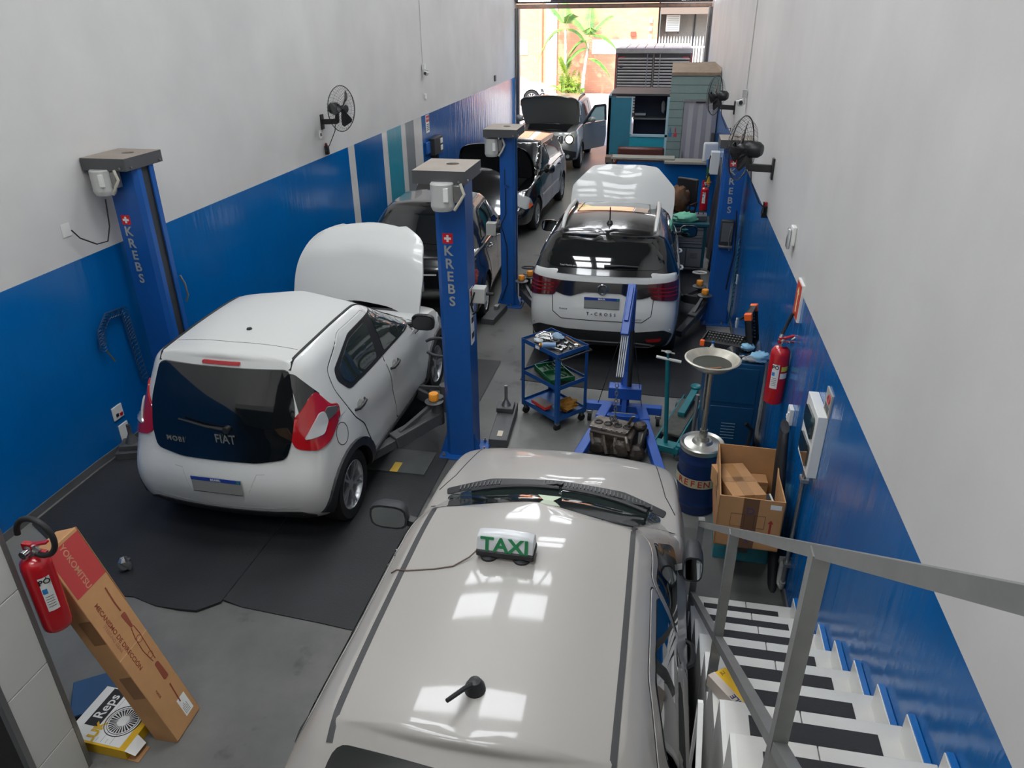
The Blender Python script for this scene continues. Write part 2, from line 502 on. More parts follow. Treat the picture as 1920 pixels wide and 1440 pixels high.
# ------------------------------------------------------------------ street door opening
sh = thing('roller_shutter', 'rolled up steel shutter box above the street opening', 'shutter', (-1.9, 24.8, 3.72))
SHM = mat('shutter steel', '6f6a68', 0.4, metal=0.6, var=0.25)
b = MB().cyl((-2.85, 0, .36), (2.93, 0, .36), .22, n=24); b.build('curtain_roll', SHM, sh)
MB().box(-2.85, 2.93, -.05, .05, 0, .12).build('bottom_bar', SHM, sh, bevel=.01)
b = MB()
for i in range(9): b.box(-2.85 + i * .645, -2.85 + i * .645 + .6, -.07, -.05, .02, .09)
b.build('bar_plate', mat('rusty plate', '8d6a58', 0.7, var=0.3), sh, smooth=0)
for nm, x in (('left', -4.70), ('right', 1.0)):
    g = thing('shutter_guide', 'vertical steel shutter guide channel at the %s' % ('blue side wall by the white car' if nm == 'left' else 'right wall beside the changing booth'), 'guide', (x, 24.8, -.24))
    MB().box(-.07, .05, -.1, .1, 0, 3.98).build('channel', STEEL, g, bevel=.01)
    MB().box(-.02, .03, -.14, -.1, 0, 3.98).build('flange', SHM, g, smooth=0)
lt = []
for k, x in enumerate((-4.1, 0.62)):
    t = thing('fluorescent_lamp', 'bare fluorescent tube glowing above the street opening, %s end' % ('blue wall' if k == 0 else 'booth'), 'lamp', (x, 24.2, 3.93), group=None)
    MB().box(-.5, .5, -.03, .03, .02, .06).build('batten', WHITEPL, t, smooth=0)
    MB().cyl((-.48, 0, 0), (.48, 0, 0), .02).build('tube', mat('lamp tube', 'f4f8ff', 0.5, emit=25), t)

# ------------------------------------------------------------------ street, facade and greenery outside
PAVE = mat('pale street paving', 'bdb9b3', 0.8, var=0.12, scale=3, bump=0.2)
struct(MB().box(-16, 10, 25.0, 41.0, -.54, -.24).build('floor_street', PAVE, smooth=0))
struct(MB().box(-16, 10, 38.5, 41.0, -.24, -.16).build('floor_pavement', mat('pavement', 'c9c5be', 0.8, var=0.1), smooth=0))
def brick_material():
    m = bpy.data.materials.new('orange brick facade'); m.use_nodes = True
    t = m.node_tree; bs = t.nodes['Principled BSDF']; bs.inputs['Roughness'].default_value = .85
    tc = t.nodes.new('ShaderNodeTexCoord'); mp = t.nodes.new('ShaderNodeMapping'); mp.inputs['Rotation'].default_value = (R(90), 0, 0)
    br = t.nodes.new('ShaderNodeTexBrick'); br.inputs['Scale'].default_value = 1.0
    br.inputs['Brick Width'].default_value = .3; br.inputs['Row Height'].default_value = .1; br.inputs['Mortar Size'].default_value = .008
    br.inputs['Color1'].default_value = lin('d99a7a'); br.inputs['Color2'].default_value = lin('cf8c6c'); br.inputs['Mortar'].default_value = lin('b98a72')
    t.links.new(tc.outputs['Object'], mp.inputs[0]); t.links.new(mp.outputs[0], br.inputs[0]); t.links.new(br.outputs[0], bs.inputs[0])
    return m
BR = brick_material()
fa = thing('brick_building', 'sunlit orange brick building across the street with white pillar', 'building', (-4, 41.2, -.24))
MB().box(-9, 3.2, 0, 4, 0, 9).build('facade', BR, fa, smooth=0)
FW = mat('white render', 'e9e6e0', 0.8)
MB().box(-2.36, -1.79, -.12, .02, 0, 9).build('pillar', FW, fa, smooth=0)
MB().box(.0, 3.2, -.04, .02, 1.93, 2.6).build('white_band', FW, fa, smooth=0)
MB().box(-4.2, -3.3, -.04, .02, 1.9, 2.6).build('white_band', FW, fa, smooth=0)
MB().cyl((-2.62, -.08, 0), (-2.62, -.08, 9), .09, n=10).build('downpipe', mat('orange pipe', 'd79a78', 0.6), fa)
for k in range(5): MB().box(2.78, 2.93, -.1, .02, 1.9 + k * .36, 2.1 + k * .36).build('vent_block', FW, fa, smooth=0)
MB().box(1.9, 2.15, -.2, .02, 2.75, 2.95).build('wall_lamp', mat('rust', '8a4a3a', .7), fa, smooth=0)
nb = thing('neighbour_building', 'shaded grey building beside the brick one with a jutting upper floor', 'building', (.9, 42.5, -.24))
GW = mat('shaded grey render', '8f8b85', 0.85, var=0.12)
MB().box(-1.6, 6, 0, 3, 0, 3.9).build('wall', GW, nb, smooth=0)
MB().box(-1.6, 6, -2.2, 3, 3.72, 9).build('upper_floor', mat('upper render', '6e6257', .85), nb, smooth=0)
MB().box(.05, .12, -.06, 0, 0, 3.72).build('panel_joint', DARK_PL, nb, smooth=0)
ac = thing('air_conditioner', 'white air conditioner unit hung under the jutting upper floor', 'air conditioner', (-.1, 41.9, 2.45))
MB().box(-.32, .35, -.35, .2, 0.25, 1.0).build('casing', WHITEPL, ac, bevel=.03)
b = MB()
for k in range(8): b.box(-.27, .3, -.365, -.35, .33 + .08 * k, .37 + .08 * k)
b.build('grille', GREYPL, ac, smooth=0)
MB().box(-.3, -.25, -.3, .55, .15, .25).box(.28, .33, -.3, .55, .15, .25).build('bracket', DARK_PL, ac, smooth=0)
fe = thing('picket_fence', 'white spiked picket fence behind the box truck', 'fence', (.1, 39.5, -.16))
for k in range(17):
    x = -.75 + k * .135
    b = MB().box(x - .03, x + .03, -.02, .02, 0, 2.55)
    b.add([(x - .03, -.02, 2.55), (x + .03, -.02, 2.55), (x + .03, .02, 2.55), (x - .03, .02, 2.55), (x, 0, 2.72)], [(0, 1, 4), (1, 2, 4), (2, 3, 4), (3, 0, 4)])
    b.build('picket', WHITEPL, fe, smooth=0)
MB().box(-.8, 1.5, .02, .06, .4, .48).box(-.8, 1.5, .02, .06, 2.2, 2.28).build('rail', WHITEPL, fe, smooth=0)

def frond(b, base, az, L, lift, droop, nl=20, wl=.6, lw=.06):
    """a palm frond: curved midrib with a row of leaflets on each side"""
    pts = []
    for i in range(nl + 1):
        s = i / nl
        r = L * (s - .12 * s * s)
        pts.append(V((base[0] + cos(az) * r, base[1] + sin(az) * r, base[2] + lift * s - droop * s * s)))
    b.mi = 1
    b.tube(pts, [.028 * (1 - .7 * i / nl) for i in range(nl + 1)], n=4)
    b.mi = 0
    side = V((-sin(az), cos(az), 0))
    for i in range(2, nl + 1):
        for sg in (-1, 1):
            p = pts[i]; d = (pts[i] - pts[i - 1]).normalized()
            l = wl * (1 - abs(i / nl - .45) * 1.1) * random.uniform(.85, 1.1)
            tip = p + side * sg * l * .75 + d * l * .5 - V((0, 0, l * .45))
            q = d * lw
            b.add([p - q, p + q, tip], [(0, 1, 2)])
LEAF = mat('palm leaf', '3c6b34', 0.6, col2='6c9440', scale=3)
LEAFY = mat('yellow green leaf', '8fa32c', 0.6, col2='3f7d2a', scale=4)
RIB = mat('leaf rib', '9a9a50', 0.6)
TRUNK = mat('palm trunk', 'b9b3a2', 0.8, col2='8f8a78', scale=6)
def palm(x, y, h, lean, fr, label):
    t = thing('palm_tree', label, 'tree', (x, y, -.16))
    pts = [(lean * (i / 8) ** 1.5, 0, h * i / 8) for i in range(9)]
    MB().tube(pts, [.11 - .045 * i / 8 for i in range(9)], n=10).build('trunk', TRUNK, t)
    for (az, L, li, dr, dz) in fr:
        b = MB(); frond(b, (lean, 0, h + dz), R(az), L, li, dr)
        b.build('frond', [LEAF, RIB], t, smooth=0)
palm(-4.3, 39.9, 2.4, .25, [(178, 1.3, .5, 1.5, .1), (5, 1.7, .7, 1.5, .3), (150, 1.2, 1.5, .6, .3), (30, 1.3, 1.6, .7, .3), (-80, 1, 1.2, .9, .3), (92, .9, 1.8, .5, .3), (0, 1.2, .2, .9, -.7), (185, 1.2, .1, .8, -.2)],
     'palm tree with two drooping fronds in front of the brick building')
palm(-5.15, 39.9, 3.0, -.05, [(180, 1.5, .5, 1.8, .0), (0, 1.3, .4, 1.2, .0), (100, .8, 1.4, .4, .2), (-60, .9, 1.2, .7, .2), (150, 1., 1.4, .6, .2)],
     'palm tree with slim trunk standing against the white pillar')
t = thing('areca_bush', 'bright green and yellow leafy bush at the foot of the palms', 'bush', (-4.85, 39.75, -.16))
b = MB()
for k in range(60):
    az = random.uniform(0, 360)
    frond(b, (random.uniform(-.45, .45), random.uniform(-.3, .3), random.uniform(0, .25)), R(az), random.uniform(.35, .8), random.uniform(.5, 1.5), random.uniform(.2, .9), nl=9, wl=.3, lw=.05)
b.build('foliage', [LEAFY, RIB], t, smooth=0)['kind'] = 'stuff'
b = MB()
for k in range(9): b.tube([(random.uniform(-.2, .2), random.uniform(-.2, .2), 0), (random.uniform(-.3, .3), 0, .9)], .02, n=5)
b.build('stem', RIB, t)
for k in range(5):
    b = MB(); frond(b, (-.35 + .05 * k, 0, .9), R(60 + 40 * k), .5, 1.2, .35, nl=12, wl=.4)
    b.build('frond', [LEAFY, RIB], t, smooth=0)

# box truck parked outside with its rear doors towards the workshop
tr = thing('box_truck', 'box truck with ribbed aluminium rear doors and dirty roof', 'truck', (-.57, 26.4, -.24))
ALU = mat('weathered aluminium', 'a49c94', 0.6, metal=0.1, var=0.15)
DIRT = mat('rusty dusty sheet', '9a7868', 0.8, col2='b3aaa0', scale=3.5)
TH = 2.80
MB().box(-1.2, 1.2, 0, 4.2, .7, TH - .04).build('cargo_box', ALU, tr, smooth=0)
for i in range(2): MB().box(-1.22 + i * 2.40, -1.18 + i * 2.4, -.03, .02, .7, TH - .06).build('red_edge', mat('faded red paint', '9a4540', .6), tr, smooth=0)
for i in range(8):
    MB().box(-1.2 + i * .3, -1.2 + i * .3 + .27, -.02, 4.2, TH - .04, TH).build('roof_rib', DIRT, tr, bevel=.006)
MB().box(-1.22, 1.22, -.06, .02, TH - .14, TH + .01).build('header', ALU, tr, bevel=.01)
for s in (-1, 1):
    x0, x1 = (-1.15, -.02) if s < 0 else (.02, 1.15)
    d = MB().box(x0, x1, -.03, 0, .75, TH - .16).build('door', mat('dark door back', '3f3a37', .8), tr, smooth=0)  # backing darkened for contrast, deepening the grooves between the slats
    for k in range(19):
        z = .85 + k * .09
        MB().box(x0 + .02, x1 - .02, -.075, -.03, z, z + .055).build('slat', ALU, d, bevel=.012)
    MB().cyl((s * .2, -.07, .7), (s * .2, -.07, TH - .16), .016, n=8).build('lock_rod', STEEL, tr)
    MB().box(min(s * .92, s * 1.14), max(s * .92, s * 1.14), -.055, -.05, TH - .28, TH - .24).box(min(s * 1.1, s * 1.14), max(s * 1.1, s * 1.14), -.055, -.05, TH - .5, TH - .24).build('red_marker', mat('red reflector', 'a8322c', .5), tr, smooth=0)
    MB().sphere((s * 1.03, -.04, TH - .56), .13, sc=(1, .3, .35)).build('side_lamp', DARK_PL, tr)
for s in (-1, 1):
    for y in (.9, 3.6):
        MB().cyl((s * .95, y, .42), (s * 1.18, y, .42), .42, n=24).build('wheel', RUBBER, tr)
# ------------------------------------------------------------------ cars
def lerp_keys(keys, t):
    """keys: list of (t, value or dict); smooth interpolation"""
    for i in range(len(keys) - 1):
        a, b_ = keys[i], keys[i + 1]
        if t <= b_[0] or i == len(keys) - 2:
            s = 0 if b_[0] == a[0] else max(0, min(1, (t - a[0]) / (b_[0] - a[0])))
            if isinstance(a[1], dict):
                return {k: a[1][k] + (b_[1][k] - a[1][k]) * s for k in a[1]}
            s = s * s * (3 - 2 * s) * .35 + s * .65
            return a[1] + (b_[1] - a[1]) * s
def ring_pts(P, NS=30, NE=9, NC=7):
    """closed plan outline: rear centre -> right side -> front centre -> left side"""
    hw, yr, yf = P['hw'], P['yr'], P['yf']
    crx, cry, cfx, cfy = P['crx'] * hw, P['cry'], P['cfx'] * hw, P['cfy']
    half = []
    def rear_y(x): return yr + P['br'] * (x / hw) ** 2
    def front_y(x): return yf - P['bf'] * (x / hw) ** 2
    for i in range(NE): x = (hw - crx) * i / NE; half.append((x, rear_y(x)))
    y0 = rear_y(hw - crx)
    for i in range(NC + 1):
        a = pi / 2 * i / NC
        half.append((hw - crx + crx * sin(a) ** .85, y0 + cry * (1 - cos(a) ** .85)))
    ya = y0 + cry; yb = front_y(hw - cfx) - cfy
    for i in range(1, NS): half.append((hw, ya + (yb - ya) * i / NS))
    for i in range(NC + 1):
        a = pi / 2 * i / NC
        half.append((hw - cfx + cfx * cos(a) ** .85, yb + cfy * (1 - (1 - sin(a)) ** .85 if 0 else sin(a) ** .85 * 1.0)))
    for i in range(1, NE + 1): x = (hw - cfx) * (1 - i / NE); half.append((x, front_y(x)))
    full = half + [(-x, y) for (x, y) in half[-2:0:-1]]
    return full
def shell(keys, ts, zlo, zhi, crown, taper, capn=6, close_bottom=True, side_bulge=None):
    b = MB(); rings = []
    for t in ts:
        P = lerp_keys(keys, t)
        pts = []
        for (x, y) in ring_pts(P):
            k = taper(y)
            z = zlo(y) + (zhi(y) - zlo(y)) * t
            xx = x * k
            if side_bulge: xx += side_bulge(y, z) * (1 if x > 0 else -1) * min(1, (abs(x) / P['hw']) ** 6)
            pts.append((xx, y, z))
        rings.append(pts)
    last = rings[-1]
    yc = sum(p[1] for p in last) / len(last)
    for j in range(1, capn + 1):
        s = 1 - j / capn
        s2 = s ** .8
        rings.append([(p[0] * s2, yc + (p[1] - yc) * (1 - .05 * (1 - s2) ** 2), p[2] + crown * (1 - s2 ** 2.2)) for p in last])
    n = len(last)
    for r in rings: b.v += r
    for j in range(len(rings) - 1):
        for i in range(n):
            b.f.append((j * n + i, j * n + (i + 1) % n, (j + 1) * n + (i + 1) % n, (j + 1) * n + i)); b.m.append(0)
    if close_bottom: b.f.append(tuple(range(n))[::-1]); b.m.append(0)
    return b
def pw(keys):
    """monotone cubic through (position, value) keys"""
    X = [k[0] for k in keys]; Y = [k[1] for k in keys]; n = len(X)
    d = [(Y[i + 1] - Y[i]) / (X[i + 1] - X[i]) for i in range(n - 1)]
    m = [d[0]] + [0 if d[i - 1] * d[i] <= 0 else 2 * d[i - 1] * d[i] / (d[i - 1] + d[i]) for i in range(1, n - 1)] + [d[-1]]
    def f(y):
        if y <= X[0]: return Y[0] + m[0] * (y - X[0]) * .5
        if y >= X[-1]: return Y[-1] + m[-1] * (y - X[-1]) * .5
        i = max(k for k in range(n - 1) if X[k] <= y)
        h = X[i + 1] - X[i]; t = (y - X[i]) / h
        return (2 * t ** 3 - 3 * t * t + 1) * Y[i] + (t ** 3 - 2 * t * t + t) * h * m[i] + (3 * t * t - 2 * t ** 3) * Y[i + 1] + (t ** 3 - t * t) * h * m[i + 1]
    return f
def evaluated(o):
    bpy.context.view_layer.update()
    dg = bpy.context.evaluated_depsgraph_get()
    me = bpy.data.meshes.new_from_object(o.evaluated_get(dg))
    return me
def rpoly(pts, r=.04, n=4, step=.04):
    """round the corners of a polygon and resample its edges"""
    out = []
    N = len(pts)
    for i in range(N):
        p0, p, p1 = V(pts[i - 1]), V(pts[i]), V(pts[(i + 1) % N])
        rr = min(r, (p - p0).length * .45, (p1 - p).length * .45)
        a = p + (p0 - p).normalized() * rr; c = p + (p1 - p).normalized() * rr
        for k in range(n + 1):
            s = k / n
            out.append((a * (1 - s) ** 2 + p * 2 * s * (1 - s) + c * s * s))
    res = []
    for i in range(len(out)):
        a, c = out[i], out[(i + 1) % len(out)]
        L = (c - a).length
        if L < 1e-5: continue
        m_ = max(1, int(L / step))
        for k in range(m_): res.append(a.lerp(c, k / m_))
    return res
class Caster:
    """projects 2-D outlines onto a body and builds fitted panels there"""
    AX = {'right': ((0, 1, 0), (0, 0, 1), (-1, 0, 0)), 'left': ((0, 1, 0), (0, 0, 1), (1, 0, 0)),
          'rear': ((1, 0, 0), (0, 0, 1), (0, 1, 0)), 'front': ((1, 0, 0), (0, 0, 1), (0, -1, 0)), 'top': ((1, 0, 0), (0, 1, 0), (0, 0, -1)),
          'rr': ((.7071, .7071, 0), (0, 0, 1), (-.7071, .7071, 0)), 'rl': ((.7071, -.7071, 0), (0, 0, 1), (.7071, .7071, 0)),
          'fr': ((.7071, -.7071, 0), (0, 0, 1), (-.7071, -.7071, 0)), 'fl': ((.7071, .7071, 0), (0, 0, 1), (.7071, -.7071, 0))}
    def __init__(s, me):
        bm = bmesh.new(); bm.from_mesh(me)
        s.bvh = BVHTree.FromBMesh(bm); s.cy = sum(v.co.y for v in bm.verts) / len(bm.verts); bm.free()
    def hit(s, ax, u, v):
        U, W, D = [V(q) for q in s.AX[ax]]
        o = U * u + W * v - D * 8
        h = s.bvh.ray_cast(o, D)
        if h[0] is None:
            # slide inward until the body is met
            cu, cv = {'top': (0, s.cy), 'rear': (0, .7), 'front': (0, .7), 'right': (s.cy, .8), 'left': (s.cy, .8)}.get(ax, (u * .5, .8))
            for k in range(1, 30):
                f = .012 * k
                h = s.bvh.ray_cast(U * (u + (cu - u) * f) + W * (v + (cv - v) * f) - D * 8, D)
                if h[0] is not None: return h[0], (-D)
            h = s.bvh.find_nearest(U * u + W * v - D * .8)
            return h[0], (-D)
        return h[0], (-D)
    def panel(s, name, ax, poly, m_, parent, off=.005, r=.03, step=.05, grid=.07, thick=.012, lift=None, keep=None, label=None, smooth=50):
        P = rpoly(poly, r, 4, step)
        n = len(P)
        xs = [p.x for p in P]; ysv = [p.y for p in P]
        inner = []
        def inside(q):
            c = False; j = n - 1
            for i in range(n):
                if (P[i].y > q.y) != (P[j].y > q.y) and q.x < (P[j].x - P[i].x) * (q.y - P[i].y) / (P[j].y - P[i].y) + P[i].x: c = not c
                j = i
            return c
        gx = min(xs) + grid * .5
        while gx < max(xs):
            gy = min(ysv) + grid * .5
            while gy < max(ysv):
                q = V((gx, gy))
                if inside(q) and min((q - p).length for p in P) > grid * .45: inner.append(q)
                gy += grid
            gx += grid
        res = geometry.delaunay_2d_cdt([V((p.x, p.y)) for p in P] + inner, [(i, (i + 1) % n) for i in range(n)], [], 1, 1e-5)
        verts2, faces = res[0], res[2]
        vv = []
        for q in verts2:
            h, nrm = s.hit(ax, q.x, q.y)
            vv.append(h + nrm * off)
        fs = [tuple(f) for f in faces]
        # orientation: face towards the viewer of this axis
        D = V(s.AX[ax][2])
        acc = V((0, 0, 0))
        for f in fs:
            acc += (vv[f[1]] - vv[f[0]]).cross(vv[f[2]] - vv[f[0]])
        if acc.dot(D) > 0: fs = [f[::-1] for f in fs]
        b = MB(); b.add(vv, fs)
        # skirt
        from collections import Counter
        ec = Counter()
        for f in fs:
            for i in range(len(f)): ec[(f[i], f[(i + 1) % len(f)])] += 1
        for (a, c) in list(ec):
            if (c, a) not in ec:
                k = len(b.v)
                pa, pc = V(vv[a]), V(vv[c])
                b.v += [tuple(pa + D * thick), tuple(pc + D * thick)]
                b.f.append((c, a, k, k + 1)); b.m.append(0)
        return b.build(name, m_, parent, smooth=smooth, weld=True, label=label)
    def strip(s, name, ax, pts, wd, m_, parent, off=.002, step=.04, h=.0, sub=True):
        """a thin ribbon (panel gap, trim) laid on the body along a polyline"""
        P = []
        for i in range(len(pts) - 1):
            a, c = V(pts[i]), V(pts[i + 1]); L = (c - a).length; k = max(1, int(L / step))
            P += [a.lerp(c, j / k) for j in range(k)]
        P.append(V(pts[-1]))
        q3 = []
        for p in P:
            hh, nrm = s.hit(ax, p.x, p.y); q3.append(hh + nrm * off)
        b = MB(); vv = []
        D = V(s.AX[ax][2])
        for i, p in enumerate(q3):
            d = (q3[min(i + 1, len(q3) - 1)] - q3[max(i - 1, 0)]).normalized()
            sd = d.cross(D).normalized() * wd / 2
            vv += [p - sd, p + sd, p - sd + D * .012, p + sd + D * .012]
        fs = []
        for i in range(len(q3) - 1):
            a = 4 * i; c = 4 * (i + 1)
            fs += [(a, a + 1, c + 1, c), (a, c, c + 2, a + 2), (a + 1, a + 3, c + 3, c + 1)]
        b.add(vv, fs)
        return b.build(name, m_, parent, smooth=50)
    def seam(s, *a, **k): return s.strip(*a, **k)

def wheel(parent, x, y, r, wd, side, rim_mat, rim_r=None, spokes=8, tyre_z=None, style='multi', steer=0):
    rim_r = rim_r or r * .66
    mt = M.Translation((x, y, r)) @ M.Rotation(steer, 4, 'Z') @ M.Rotation(side * pi / 2, 4, 'Y')
    h = wd / 2
    b = MB()
    b.lathe([(rim_r, -h * .9), (r * .93, -h), (r * .985, -h * .8), (r, -h * .5), (r, h * .5), (r * .985, h * .8), (r * .93, h), (rim_r * 1.02, h * .96), (rim_r, h * .7)], mt, n=40)
    t = b.build('wheel', RUBBER, parent, smooth=35)
    b = MB()
    b.lathe([(rim_r, h * .9), (rim_r * .97, h * .95), (rim_r * .9, h * .6), (rim_r * .86, -h * .3)], mt, n=40)
    if style == 'multi':
        for k in range(spokes):
            for dv in (-.16, .16):
                a = 2 * pi * k / spokes
                p = V((rim_r * .16 * cos(a), rim_r * .16 * sin(a), h * .62)); q = V((rim_r * .93 * cos(a + dv), rim_r * .93 * sin(a + dv), h * .78))
                b.bar(mt @ p, mt @ q, rim_r * .09, .02, up=(mt.to_3x3() @ V((0, 0, 1))))
    else:
        for k in range(spokes):
            a = 2 * pi * k / spokes
            p = V((rim_r * .16 * cos(a), rim_r * .16 * sin(a), h * .62)); q = V((rim_r * .93 * cos(a), rim_r * .93 * sin(a), h * .78))
            b.bar(mt @ p, mt @ q, rim_r * .2, .02, up=(mt.to_3x3() @ V((0, 0, 1))))
    b.lathe([(rim_r * .22, h * .4), (rim_r * .22, h * .72), (rim_r * .12, h * .78), (0.001, h * .78)], mt, n=16)
    b.build('rim', rim_mat, t, smooth=30)
    MB().lathe([(0.001, -h * .2), (rim_r * .86, -h * .2), (rim_r * .86, h * .1), (0.001, h * .1)], mt, n=24).build('brake_disc', LIFTGREY, t)
    return t

def make_car(name, label, cat, loc, yaw, pitch, D, group=None):
    """D: dimensions and outlines; returns root, caster"""
    root = thing(name, label, cat, loc, yaw, group, rx=pitch)
    W2 = D['W'] / 2; L = D['L']
    zlo = lambda y: D['zb']
    zbelt = pw(D['belt']); zroof = pw(D['roof'])
    tr_, tf_ = D.get('taper', (.06, .10))
    def taper(y):
        s = y / L
        return 1 - tr_ * max(0, (.3 - s) / .3) ** 2 - tf_ * max(0, (s - .62) / .38) ** 2
    wr, wf, tw = D['axle_r'], D['axle_f'], D['tyre']
    def bulge(y, z):
        v = 0
        for a in (wr, wf):
            d = math.hypot(y - a, z - tw)
            v += .022 * math.exp(-((d - tw * 1.2) / .09) ** 2)
        v -= .018 * math.exp(-((z - D.get('crease', .62)) / .09) ** 2) * (1 if wr + .3 < y < wf - .3 else 0)
        return v
    ts = [0, .05, .12, .22, .34, .46, .58, .70, .80, .88, .94, .98, 1.0]
    lo = shell(D['lower'], ts, zlo, zbelt, D.get('hood_crown', .035), taper, side_bulge=bulge)
    body = lo.build('body', [D['paint'], BLACK_PL], None, weld=True)
    body.modifiers.new('s', 'SUBSURF').levels = 1
    base = evaluated(body)
    cutters = []
    def cutter(mb):
        c = mb.build('cut', BLACK_PL, None, smooth=0, weld=True); cutters.append(c)
        m_ = body.modifiers.new('b', 'BOOLEAN'); m_.operation = 'DIFFERENCE'; m_.solver = 'EXACT'; m_.object = c
    for sg in (-1, 1):
        for a in (wr, wf):
            cutter(MB().cyl((sg * (W2 - .27), a, tw), (sg * (W2 + .2), a, tw), tw * D.get('arch', 1.17), n=36))
    if D.get('bay'):
        x, y0, y1, z0 = D['bay']
        b_ = MB()
        b_.prism([(-x, y0), (x, y0), (x * .86, y1), (-x * .86, y1)], 1.5, M.Translation((0, 0, z0)))
        cutter(b_)
    me = evaluated(body)
    for c in cutters: bpy.data.objects.remove(c)
    bpy.data.objects.remove(body)
    # greenhouse
    gz0 = lambda y: zbelt(y) - .04
    tg = [0, .12, .28, .45, .62, .78, .88, .95, .985, 1.0]
    gh = shell(D['green'], tg, gz0, zroof, D.get('roof_crown', .045), lambda y: 1.0, close_bottom=False)
    go = gh.build('cabin', [D.get('roof_paint', D['paint'])], None, weld=True)
    go.modifiers.new('s', 'SUBSURF').levels = 1
    gm = evaluated(go); bpy.data.objects.remove(go)
    # caster on the uncut shapes
    bm = bmesh.new(); bm.from_mesh(base); bm.from_mesh(gm)
    tmp = bpy.data.meshes.new('tmp'); bm.to_mesh(tmp); bm.free()
    C = Caster(tmp)
    # material of cut faces
    me.materials.clear(); me.materials.append(D['paint']); me.materials.append(D.get('liner', BLACK_PL))
    for p in me.polygons:
        c = p.center; p.material_index = 0
        for sg in (-1, 1):
            for a in (wr, wf):
                if W2 - .28 <= sg * c.x and math.hypot(c.y - a, c.z - tw) < tw * D.get('arch', 1.17) + .002: p.material_index = 1
                if abs(sg * c.x - (W2 - .27)) < .003 and math.hypot(c.y - a, c.z - tw) < tw * D.get('arch', 1.17): p.material_index = 1
        if c.z < D['zb'] + .01: p.material_index = 1
        if D.get('bay'):
            x, y0, y1, z0 = D['bay']
            if abs(c.x) <= x + .002 and y0 - .002 <= c.y <= y1 + .002 and c.z < zbelt(c.y) - .001 and abs(c.x) < x: p.material_index = 1
    me.polygons.foreach_set('use_smooth', [True] * len(me.polygons)); me.set_sharp_from_angle(angle=R(38))
    me.name = 'body'
    ob = bpy.data.objects.new('body', me); COL.objects.link(ob); ob.parent = root
    gm.polygons.foreach_set('use_smooth', [True] * len(gm.polygons)); gm.set_sharp_from_angle(angle=R(60)); gm.name = 'cabin'
    oc = bpy.data.objects.new('cabin', gm); COL.objects.link(oc); oc.parent = root
    for sg in (-1, 1):
        for a in (wr, wf):
            wheel(root, sg * (W2 - D.get('tyre_w', .19) / 2 - .015), a, tw, D.get('tyre_w', .19), sg, D.get('rim', ALLOY), D.get('rim_r'), D.get('spokes', 8), style=D.get('wstyle', 'multi'))
    return root, C, ob
def mirror_cap(root, C, side, y, z, W2, m_, glass=MIRROR, rear_face=True, size=(.2, .1, .15), out=.13):
    x = side * (W2 + out)
    b = MB()
    n = 14
    # shell: rounded block, flat on its rear face
    prof = [(-.5, .0), (-.5, .35), (-.3, .8), (0, 1.0)]
    sx, sy, sz = size
    rings = []
    for (yy, sc) in ((0, .97), (.12, 1.0), (.4, .96), (.7, .78), (.92, .45), (1.0, .12)):
        ring = []
        for i in range(n):
            a = 2 * pi * i / n
            cx = abs(cos(a)) ** .6 * (1 if cos(a) > 0 else -1); cz = abs(sin(a)) ** .6 * (1 if sin(a) > 0 else -1)
            ring.append((x + cx * sx / 2 * sc, y + yy * sy, z + cz * sz / 2 * sc))
        rings.append(ring)
    vs_ = [p for r_ in rings for p in r_]
    fs = [(j * n + i, j * n + (i + 1) % n, (j + 1) * n + (i + 1) % n, (j + 1) * n + i) for j in range(5) for i in range(n)]
    fs += [tuple(range(5 * n, 6 * n)), tuple(range(n))[::-1]]
    b.add(vs_, fs)
    o = b.build('door_mirror', m_, root, smooth=40, weld=True)
    MB().bar((side * (W2 - .06), y + .03, z - .05), (x - side * sx * .3, y + .04, z - .03), .05, .04).build('stalk', BLACK_PL, o)
    b = MB(); ring = []
    for i in range(n):
        a = 2 * pi * i / n
        cx = abs(cos(a)) ** .6 * (1 if cos(a) > 0 else -1); cz = abs(sin(a)) ** .6 * (1 if sin(a) > 0 else -1)
        ring.append((x + cx * sx / 2 * .86, y - .002, z + cz * sz / 2 * .82))
    b.add(ring, [tuple(range(n))[::-1]])
    b.build('mirror_glass', glass, o, smooth=0)
    return o
def plate(root, y, z, parent_label='license_plate', band='BRASIL', tilt=0, face=1):
    p = MB().box(-.2, .2, -.006, .006, -.065, .065).build('number_plate', mat('plate grey', '8c8d8a', .5), root, bevel=.003)
    p.location = (0, y, z); p.rotation_euler = (tilt, 0, 0)
    MB().box(-.2, .2, -.008, -.006, .035, .065).build('plate_band', mat('plate blue', '1d3f9a', .4), p, smooth=0)
    MB().add([(-.2, -.0072, -.065), (.2, -.0072, -.065), (.2, -.0072, -.061), (-.2, -.0072, -.061), (-.2, -.0072, .035), (.2, -.0072, .035), (-.196, -.0072, -.061), (.196, -.0072, -.061)], [(0, 1, 2, 3)]).build('plate_rim', BLACKINK, p, smooth=0)
    text('plate_word', band, .024, frame((0, -.009, .049), (1, 0, 0), (0, 0, 1)), WPAPER, p, extrude=.0005, bold=.0008, spacing=1.15)
    MB().box(.17, .19, -.0095, -.008, .04, .06).build('plate_flag', mat('flag green', '2a8f5a', .4), p, smooth=0)
    return p
def handle(root, C, side, y, z, m_, L=.17):
    h0, n0 = C.hit(side, y, z); sx = 1 if side == 'right' else -1
    MB().tube([(h0.x - sx * .005, y - L / 2, z), (h0.x + sx * .028, y - L / 2 + .03, z + .003), (h0.x + sx * .034, y, z + .005), (h0.x + sx * .028, y + L / 2 - .03, z + .008), (h0.x - sx * .005, y + L / 2, z + .008)],
              [.011, .014, .014, .013, .011], n=8).build('door_handle', m_, root)
